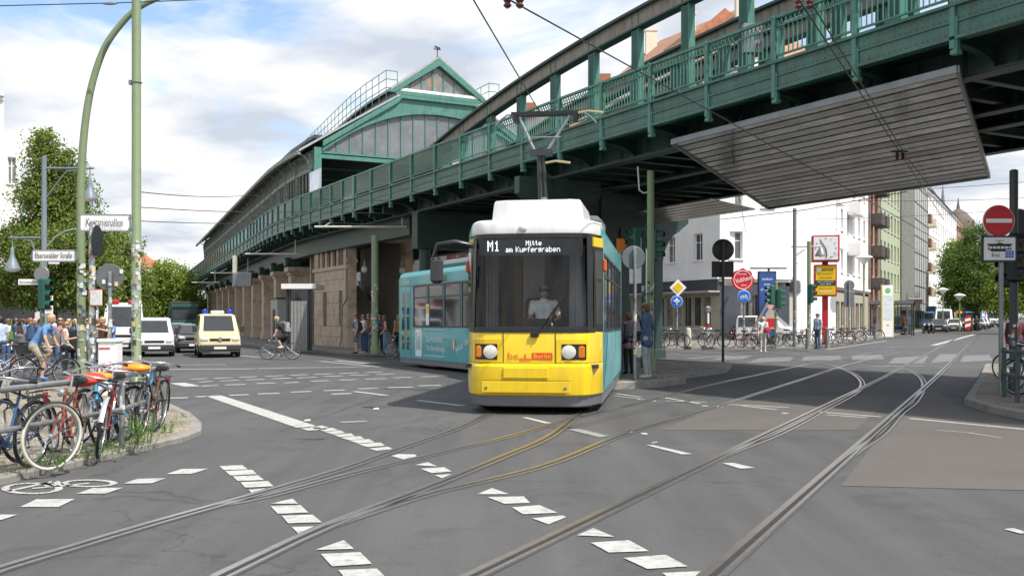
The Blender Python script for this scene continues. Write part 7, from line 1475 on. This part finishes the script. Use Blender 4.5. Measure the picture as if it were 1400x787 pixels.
def ckt(s, size, x, z, m, w_): text(ab, s, size, Matrix.Rotation(rz_,3,'Z') @ Vector((x,-.432,z)), rv, UZ, m, world=False, width=w_)
M_olive = mat('brown_lettering',(.16,.1,.01),.5,var=0); ckt('SPITZE',.17,.12,4.25,M_olive,.6); ckt('RESTAURANT',.16,0,4.02,M_olive,.85); ckt('UND BAR',.16,0,3.8,M_olive,.7); ckt('KOLLWITZPLATZ',.11,0,3.56,M_white,.85); ckt('UND MEHR',.11,0,3.43,M_white,.6); ckt('EBERSWALDER',.1,0,3.2,M_olive,.7); ckt('BERLIN',.12,0,3.02,M_white,.6)
cb = ckb(-.75,.75,-.6,.6,4.72,6.2,M_red,'clock_box'); ckb(-.66,.66,-.62,-.6,4.81,6.11,M_white,'clock_face',cb,.004); ckb(.75,.77,-.5,.5,4.82,6.1,M_white,'clock_side',cb,.004)
q = MB()
for i in range(12): a = i*math.pi/6; q.bar((.52*math.sin(a),-.625,5.46+.52*math.cos(a)),(.60*math.sin(a),-.625,5.46+.60*math.cos(a)),.03,.03)
q.bar((0,-.63,5.46),(-.28,-.63,5.9),.05,.03); q.bar((0,-.63,5.46),(.06,-.63,4.98),.06,.03); q.xf(Matrix.Rotation(rz_,4,'Z')); q.build('clock_hands', M_txtb, cb, world=False)
o = far_pole('bare sign post with grey disc and plate backs by the salmon house', 1161, 63, 385, .05, M_galv, st=6); disc(o, P(1161,390,63.08), .34, mat('sign_back_grey',(.14,.15,.16),.5,.2)); plate(o, P(1161,409,63.08), .66, .95, MATS['sign_back_grey'])
def lantern(label, px, Y, top): 
    o = pole('street_lamp', label, 'street lamp', px, Y, top, .07, M_polegreen, .14, 8); c = P(px,top,Y); q = MB(); q.lathe([(.1,-.5),(.16,-.4),(.5,-.05),(.62,.0),(.6,.06),(.2,.2),(.03,.25)],14,c); q.build('lamp_hat', M_white, o, 40); q = MB(); q.lathe([(.12,-.5),(.3,-.15),(.3,-.06)],12,c); q.build('globe', M_opal, o, 40); return o
lantern('white hatted street lamp before the salmon house', 1181, 72, 352); lantern('white hatted street lamp at the foot of the big street tree', 1312, 108, 404); lantern('second white hatted street lamp below the street trees', 1329, 116, 409); lantern('slim street lamp beside the long white house', 1289, 112, 396)
# stop pillar and shelter
sz = gz(28,78)+.14; st_ = thing('stop_pillar', 'tall white tram stop pillar with yellow edges', 'stop sign', gp(1213,76,.14)); q = MB(); q.bbox(-.42,.42,-.12,.12,0,3.95,.02); q.build('pillar_body', M_white, st_, world=False)
for x in (-.44,.40): q = MB(); q.box(x,x+.05,-.13,.13,0,4.0); q.build('edge', mat('pale_yellow',(.7,.6,.2),.5), st_, world=False)
q = MB(); q.lathe([(.2,-.135),(.2,-.125)],20,(0,0,3.55),'y'); q.build('stop_disc', mat('stop_green',(.05,.45,.15),.4), st_, world=False); text(st_, 'H', .3, (0,-.136,3.55), RX, UZ, M_yellow, world=False)
for z0_, z1_ in ((2.4,3.2),(1.3,2.3)): q = MB(); q.box(-.34,.34,-.13,-.122,z0_,z1_); q.build('timetable', mat('pale_panel',(.6,.64,.66),.3), st_, world=False)
q = MB(); q.box(-.1,.1,-.13,-.122,.85,1.0); q.build('stop_mark', M_yellow, st_, world=False)
shl = thing('stop_shelter', 'dark framed glass waiting shelter behind the stop pillar', 'shelter', gp(1218,82,.14), R(-28)); 
for x in (-1.6,1.6):
    for y in (0,1.4): q = MB(); q.box(x-.05,x+.05,y-.05,y+.05,0,2.6); q.build('post', M_dgrey, shl, world=False)
q = MB(); q.loft([[(x,-.15+1.7*t,2.6+.3*math.sin(math.pi*t)+o_) for t in np.linspace(0,1,7)] +[(x,-.15+1.7*t,2.54+.3*math.sin(math.pi*t)) for t in np.linspace(1,0,7)] for x, o_ in ((-1.75,0),(1.75,0))]); q.build('roof', M_dgrey, shl, world=False)
q = MB(); q.box(-1.55,1.55,1.38,1.41,.3,2.4); q.build('back_glass', M_cglass, shl, world=False); q = MB(); q.bbox(-1.64,-1.56,.1,1.3,.25,2.2,.02); q.build('advert_panel', mat('pale_panel',(.6,.64,.66),.3), shl, world=False); q = MB(); q.box(-1.0,1.2,1.0,1.35,.42,.47); q.build('bench', M_dgrey, shl, world=False)
de = pole('departure_display', 'departure display box on a grey post past the shelter', 'display', 1240, 84, 400, .07, M_grey, .14, 8); c = P(1250,411,84); q = MB(); q.bbox(c.x-.55,c.x+.7,83.9,84.1,c.z-.2,c.z+.2,.03); q.build('display_box', M_grey, de); q = MB(); q.box(c.x-.48,c.x+.62,83.88,83.9,c.z-.14,c.z+.14); q.build('display_face', mat('display_brown',(.08,.03,.02),.3), de)
bb_ = thing('barrier_board', 'red and white striped barrier board at the roadworks', 'barrier', gp(1323,108)); 
for i in range(5): q = MB(); q.prism([(-.3,-.03,.2+i*.3),(.3,-.03,.35+i*.3),(.3,-.03,.65+i*.3),(-.3,-.03,.5+i*.3)],(0,.05,0)); q.build('stripe', M_red if i % 2 == 0 else M_white, bb_, world=False)
q = MB(); q.box(-.32,.32,-.25,.25,0,.12); q.box(-.04,.04,-.02,.06,.1,1.9); q.build('foot', M_dgrey, bb_, world=False)
# paper scraps
for px, py in ((514,559),(897,497),(420,575)): q = MB(); p = G(px,py,.012); q.prism([p+V(-.05,-.03,0),p+V(.06,-.02,0),p+V(.04,.05,.02),p+V(-.04,.04,.01)],(0,0,.006)); tag(q.build('paper_scrap', M_paper[0]), {514:'white paper scrap on the asphalt near the long painted band',897:'white scrap beside the dark sign post',420:'small pale scrap beside the painted band'}[px], 'litter')
# ================================================================ trees, weeds, wires
def leaf_material(name, c, c2):
    m = bpy.data.materials.new(name); m.use_nodes = True; t = m.node_tree; n = t.nodes; l = t.links; n.clear(); o = n.new('ShaderNodeOutputMaterial')
    geo = n.new('ShaderNodeNewGeometry'); rp = n.new('ShaderNodeValToRGB'); rp.color_ramp.elements[0].color = (*c,1); rp.color_ramp.elements[1].color = (*c2,1); l.new(geo.outputs['Random Per Island'], rp.inputs[0])
    d = n.new('ShaderNodeBsdfPrincipled'); d.inputs['Roughness'].default_value = .5; d.inputs['Specular IOR Level'].default_value = .35; l.new(rp.outputs[0], d.inputs['Base Color'])
    tr = n.new('ShaderNodeBsdfTranslucent'); mul = n.new('ShaderNodeMix'); mul.data_type = 'RGBA'; mul.blend_type = 'MULTIPLY'; mul.inputs['Factor'].default_value = 1; mul.inputs['B'].default_value = (1.3,1.5,.5,1); l.new(rp.outputs[0], mul.inputs['A']); l.new(mul.outputs['Result'], tr.inputs[0])
    mx = n.new('ShaderNodeMixShader'); mx.inputs[0].default_value = .4; l.new(d.outputs[0], mx.inputs[1]); l.new(tr.outputs[0], mx.inputs[2]); l.new(mx.outputs[0], o.inputs[0]); return m
LF1 = leaf_material('lime_leaves', (.10,.135,.028), (.25,.30,.085)); LF2 = leaf_material('dark_leaves', (.05,.09,.02), (.14,.2,.05)); LF3 = leaf_material('bright_leaves', (.11,.17,.022), (.27,.33,.065))
M_bark = mat('bark', (.10,.075,.055), .9, var=.3, scale=8, bump=.6, bscale=20)
def tree(label, base, lobes, leaf, lm, trunk_r, n_cl, per, trunk_top, group='street trees', seed=1):
    rg = np.random.RandomState(seed); b0 = Vector(base); t = thing('tree', label, 'tree', b0, 0, group)
    q = MB(); q.pipe([b0, b0+V(.05,.03,trunk_top*.5), b0+V(-.05,.1,trunk_top)], [trunk_r*1.25,trunk_r,trunk_r*.75], 10)
    for c, r_ in lobes:
        c = Vector(c); a = b0+V(0,0,trunk_top*.85); mid = a.lerp(c,.5)+V(rg.uniform(-.3,.3),rg.uniform(-.3,.3),.3); q.pipe([a,mid,c],[trunk_r*.5,trunk_r*.3,.03],7)
        for _ in range(4): e = c+Vector(tuple(rg.uniform(-.8,.8,3)*np.array(r_))); q.pipe([mid.lerp(c,.6), e],[trunk_r*.16,.015],5)
    q.build('trunk', M_bark, t, 60)
    vol = np.array([r_[0]*r_[1]*r_[2] for _, r_ in lobes])**(2/3); vol = vol/vol.sum(); V_ = []; 
    for c, r_ in lobes: pass
    ids = rg.choice(len(lobes), n_cl, p=vol); C = np.array([lobes[i][0] for i in ids]); Rr = np.array([lobes[i][1] for i in ids])
    d = rg.normal(size=(n_cl,3)); d /= np.linalg.norm(d,axis=1)[:,None]; rad = rg.uniform(.35,1.0,n_cl)**.5*rg.uniform(.8,1.12,n_cl)
    cc_ = C+d*Rr*rad[:,None]; cs = rg.uniform(.6,1.35,n_cl)*max(leaf,.2)*2.6
    P_ = np.repeat(cc_,per,0)+np.clip(rg.normal(size=(n_cl*per,3)),-1.7,1.7)*np.repeat(cs,per)[:,None]*np.array([.62,.62,.42]); n_ = n_cl*per
    nr = rg.normal(size=(n_,3))+np.array([0,0,.9])+np.repeat(d,per,0)*.6; nr /= np.linalg.norm(nr,axis=1)[:,None]
    a = np.cross(nr, rg.normal(size=(n_,3))); a /= np.linalg.norm(a,axis=1)[:,None]; bq = np.cross(nr,a); s_ = leaf*rg.uniform(.55,1.15,n_)[:,None]
    v = np.stack([P_-a*s_*.5, P_+bq*s_*.32+nr*s_*.08, P_+a*s_*.6, P_-bq*s_*.32+nr*s_*.08],1).reshape(-1,3)-np.array(b0)
    me = bpy.data.meshes.new('crown'); me.vertices.add(n_*4); me.vertices.foreach_set('co', v.ravel()); me.loops.add(n_*4); me.loops.foreach_set('vertex_index', np.arange(n_*4,dtype=np.int32)); me.polygons.add(n_); me.polygons.foreach_set('loop_start', np.arange(0,n_*4,4,dtype=np.int32)); me.polygons.foreach_set('loop_total', np.full(n_,4,dtype=np.int32)); me.update(); me.validate(); me.materials.append(lm); obj('crown', me, t); return t
def lob(px, py, Y, rx, ry, rz): c = P(px,py,Y); return (tuple(c),(rx,ry,rz))
tree('big lime tree in full leaf behind the waiting crowd', gp(70,44,.0), [lob(64,235,44,.7,.8,1.4),lob(62,285,44,1.1,1.1,1.3),lob(95,268,44.5,.85,.9,1.2),lob(34,335,44,1.0,1.1,1.1),lob(72,345,43,1.5,1.4,1.2),lob(115,325,44,1.0,1.0,1.3),lob(20,388,44,1.2,1.2,.9),lob(70,398,43.5,1.6,1.3,.9),lob(118,390,44,1.2,1.2,.9),lob(60,195,44,.3,.35,.7),lob(92,225,44,.35,.4,.6),lob(45,262,44,.4,.5,.6),lob(132,368,44,.7,.8,.7)], .15, LF1, .22, 1500, 52, 3.2, seed=3)
tree('lime tree half hidden behind the sticker covered mast', gp(152,60), [lob(150,345,60,1.7,1.7,1.6),lob(135,385,60,1.9,1.9,1.6),lob(165,385,60,1.7,1.7,1.7),lob(150,420,60,2.2,2.0,1.2)], .19, LF1, .2, 700, 46, 2.6, seed=5)
tree('rounded tree beyond the waiting trucks', gp(228,118), [lob(232,380,118,2.6,2.6,2.2),lob(215,400,118,3.0,2.8,2.4),lob(245,402,118,2.8,2.8,2.5),lob(228,425,118,3.6,3.0,2.0)], .32, LF3, .25, 520, 46, 3.0, seed=7)
for i, (px, py, Y, s_) in enumerate(((180,412,130,3.0),(262,420,150,3.2),(120,410,110,3.0),(205,425,160,3.4),(90,415,100,2.8),(40,410,90,2.8))):
    tree(('leafy tree far along the avenue behind the ambulance','tree at the vanishing end of the avenue beside the piers','tree behind the big lime tree','low tree behind the white van','tree filling the gap left of the arched lamp pole','tree above the low shop roof')[i], gp(px,Y), [lob(px,py,Y,s_,s_,s_*.9),lob(px-14,py+8,Y,s_*.8,s_*.8,s_*.7),lob(px+14,py+6,Y,s_*.8,s_*.8,s_*.8)], 0.36, (LF2,LF1,LF2,LF1,LF2,LF2)[i], .22, 240, 40, 2.5, seed=20+i)
tree('large drooping street tree on the right street', gp(1335,118), [lob(1338,335,118,2.4,2.4,2.6),lob(1318,365,117,2.6,2.4,2.8),lob(1352,365,118,2.8,2.6,2.8),lob(1335,395,116,3.6,2.8,2.6),lob(1310,400,117,1.8,1.8,2.4),lob(1360,405,117,2.2,2.0,2.0)], .26, LF2, .28, 900, 48, 3.2, seed=9)
tree('bright tree past the no entry sign', gp(1384,95), [lob(1385,395,95,2.2,2.0,1.9),lob(1400,370,95,2.2,2.0,2.4),lob(1375,415,95,1.8,1.8,1.4)], .26, LF3, .22, 420, 44, 2.4, seed=11)
tree('slender tree against the far red house', gp(1303,128), [lob(1304,360,128,1.2,1.2,3.0),lob(1306,400,128,1.6,1.5,2.6)], .36, LF3, .2, 160, 40, 2.6, seed=13)
# weeds at the railing
M_weed = leaf_material('weed_leaves', (.06,.14,.02), (.16,.28,.05))
def weed(label, x, y, z, h, n, sp, seed):
    rg = random.Random(seed); t = thing('weed', label, 'weed', (x,y,z), 0, 'weeds on the corner pavement'); q = MB(); s_ = MB()
    for i in range(n):
        bx, by = rg.gauss(0,sp), rg.gauss(0,sp); hh = h*rg.uniform(.5,1); tx, ty = bx+rg.gauss(0,.05), by+rg.gauss(0,.05); s_.tube((bx,by,0),(tx,ty,hh),.003,.002,4)
        for k in range(14):
            f = rg.uniform(.1,1); a = rg.uniform(0,6.28); L = .055*rg.uniform(.6,1.2); p = Vector((bx+(tx-bx)*f,by+(ty-by)*f,hh*f)); d = Vector((math.cos(a),math.sin(a),.5))*L; w_ = Vector((-math.sin(a),math.cos(a),0))*.008; q.add([p,p+d*.5+w_,p+d,p+d*.5-w_],[(0,1,2,3)])
    q.build('leaves', M_weed, t, world=False); s_.build('stems', M_weed, t, world=False)
weed('tall bright weed growing at the foot of the railing bend', -4.52, 12.0, .08, .46, 16, .07, 1); weed('second weed clump beside the railing bend', -4.66, 12.55, .08, .38, 12, .08, 2); weed('small weed by the railing end post', -4.8, 13.7, .08, .18, 8, .08, 3); weed('low weeds under the red bicycle', -4.75, 10.3, .08, .18, 14, .16, 4); weed('low weeds between the blue and maroon bicycles', -4.7, 11.3, .08, .2, 14, .16, 5)
gr = MB(); rg = random.Random(8)
for (xa, ya, xb, yb, z, n) in ((2.5,23.75,4.2,25.5,.16,130),(4.2,26.8,6.5,31,.16,90),(8.85,19.5,10.5,22.6,.02,90),(-5.2,9.4,-4.6,12.6,.075,160),(-4.6,12.8,-5.4,16.5,.075,60)):
    for i in range(n):
        t_ = rg.random(); x = xa+(xb-xa)*t_+rg.gauss(0,.07); y = ya+(yb-ya)*t_+rg.gauss(0,.07); a = rg.uniform(0,6.28); h = rg.uniform(.03,.1); d = Vector((math.cos(a),math.sin(a),0)); p = Vector((x,y,z+gz(x,y))); gr.add([p-d*.006,p+d*.006,p+d*rg.uniform(-.03,.05)+V(rg.gauss(0,.02),rg.gauss(0,.02),h)],[(0,1,2)])
tag(gr.build('grass_tufts', M_weed), 'sparse grass sprouting along the kerb joints', 'grass', kind='stuff')
# overhead wires
M_wire = mat('wire', (.05,.05,.05), .5, .4, var=0)
def wire(label, pts, r=.012, sag=0.0):
    P3 = [P(*p) for p in pts]; q = MB(); fin = []
    for a, b_ in zip(P3[:-1], P3[1:]):
        for k in range(8): t_ = k/8; fin.append(a.lerp(b_,t_)-V(0,0,sag*4*t_*(1-t_)))
    fin.append(P3[-1]); q.pipe(fin, r, 5); tag(q.build('overhead_wire', M_wire), label, 'wire', 'overhead wires')
wire('contact wire running from the pantograph up and over the street', [(640,-12,12),(737,152,21.2)], .011)
wire('contact wire dropping past the green railing to the plank canopy', [(682,-8,11),(968,150,19),(1285,330,34)], .011)
wire('thin feeder wire crossing before the plank canopy', [(1085,-10,12),(1228,205,24),(1290,300,36)], .011); wire('second feeder wire beside the first over the canopy', [(1100,-10,12),(1240,215,24),(1330,330,40)], .011)
wire('span wire high above the tall mast', [(-30,9,26),(170,4,26),(370,-4,26)], .014); q = MB(); c = P(150,5.2,26); q.ell(c,(.22,.04,.04)); tag(q.build('insulator', M_grey), 'small insulator on the wire above the tall mast', 'insulator')
wire('upper wire of three between the mast and the station', [(187,262,26),(340,267,44),(700,275,44)], .014, .1); wire('middle wire of three between the mast and the station', [(187,283,26),(430,288,44),(660,290,44)], .014, .1); wire('lower wire of three between the mast and the station', [(187,302,26),(430,303,44),(620,306,44)], .012, .08)
wire('wire from the station sign to the olive mast', [(560,262,40),(690,265,40),(889,250,28.5)], .012, .1)
wire('long wire across the right street below the canopy', [(1150,262,60),(1410,248,60)], .016, .1); wire('wire with clips across the right street by the dome', [(1160,274,55),(1410,270,55)], .014, .1); wire('lowest wire across the right street', [(1100,300,64),(1410,284,64)], .014, .15); wire('slanting wire over the salmon house', [(1165,290,70),(1260,345,95)], .014)
wire('wire from the soffit to the far house', [(1000,205,26),(1020,320,66)], .014)
wire('contact wire below the plank canopy', [(985,300,40),(1100,287,34),(1240,262,30)], .014)
for px, py, Y, lb in ((1098,4,12.6,'pair of brown insulators on the feeder wires above the bridge'),(701,2,11.3,'brown insulator at the top of the contact wire'),(1230,214,24,'dark wire clamp in front of the canopy planks')):
    c = P(px,py,Y); o = thing('wire_insulator', lb, 'insulator', c); q = MB(); q.lathe([(.02,-.08),(.05,-.05),(.03,-.02),(.05,.01),(.03,.04),(.05,.07),(.02,.1)],10,(-.06,0,0)); q.lathe([(.02,-.08),(.05,-.05),(.03,-.02),(.05,.01),(.03,.04),(.05,.07),(.02,.1)],10,(.08,0,0)); q.build('insulator_disc', mat('brown_ceramic',(.12,.03,.025),.3), o, 40, world=False); q = MB(); q.box(-.2,.2,-.02,.02,.1,.14); q.build('clamp', M_dgrey, o, world=False)
# wire fittings hanging below the canopy
for px, py, Y in ((1190,212,23),(1258,238,26),(1195,240,27)):
    pass
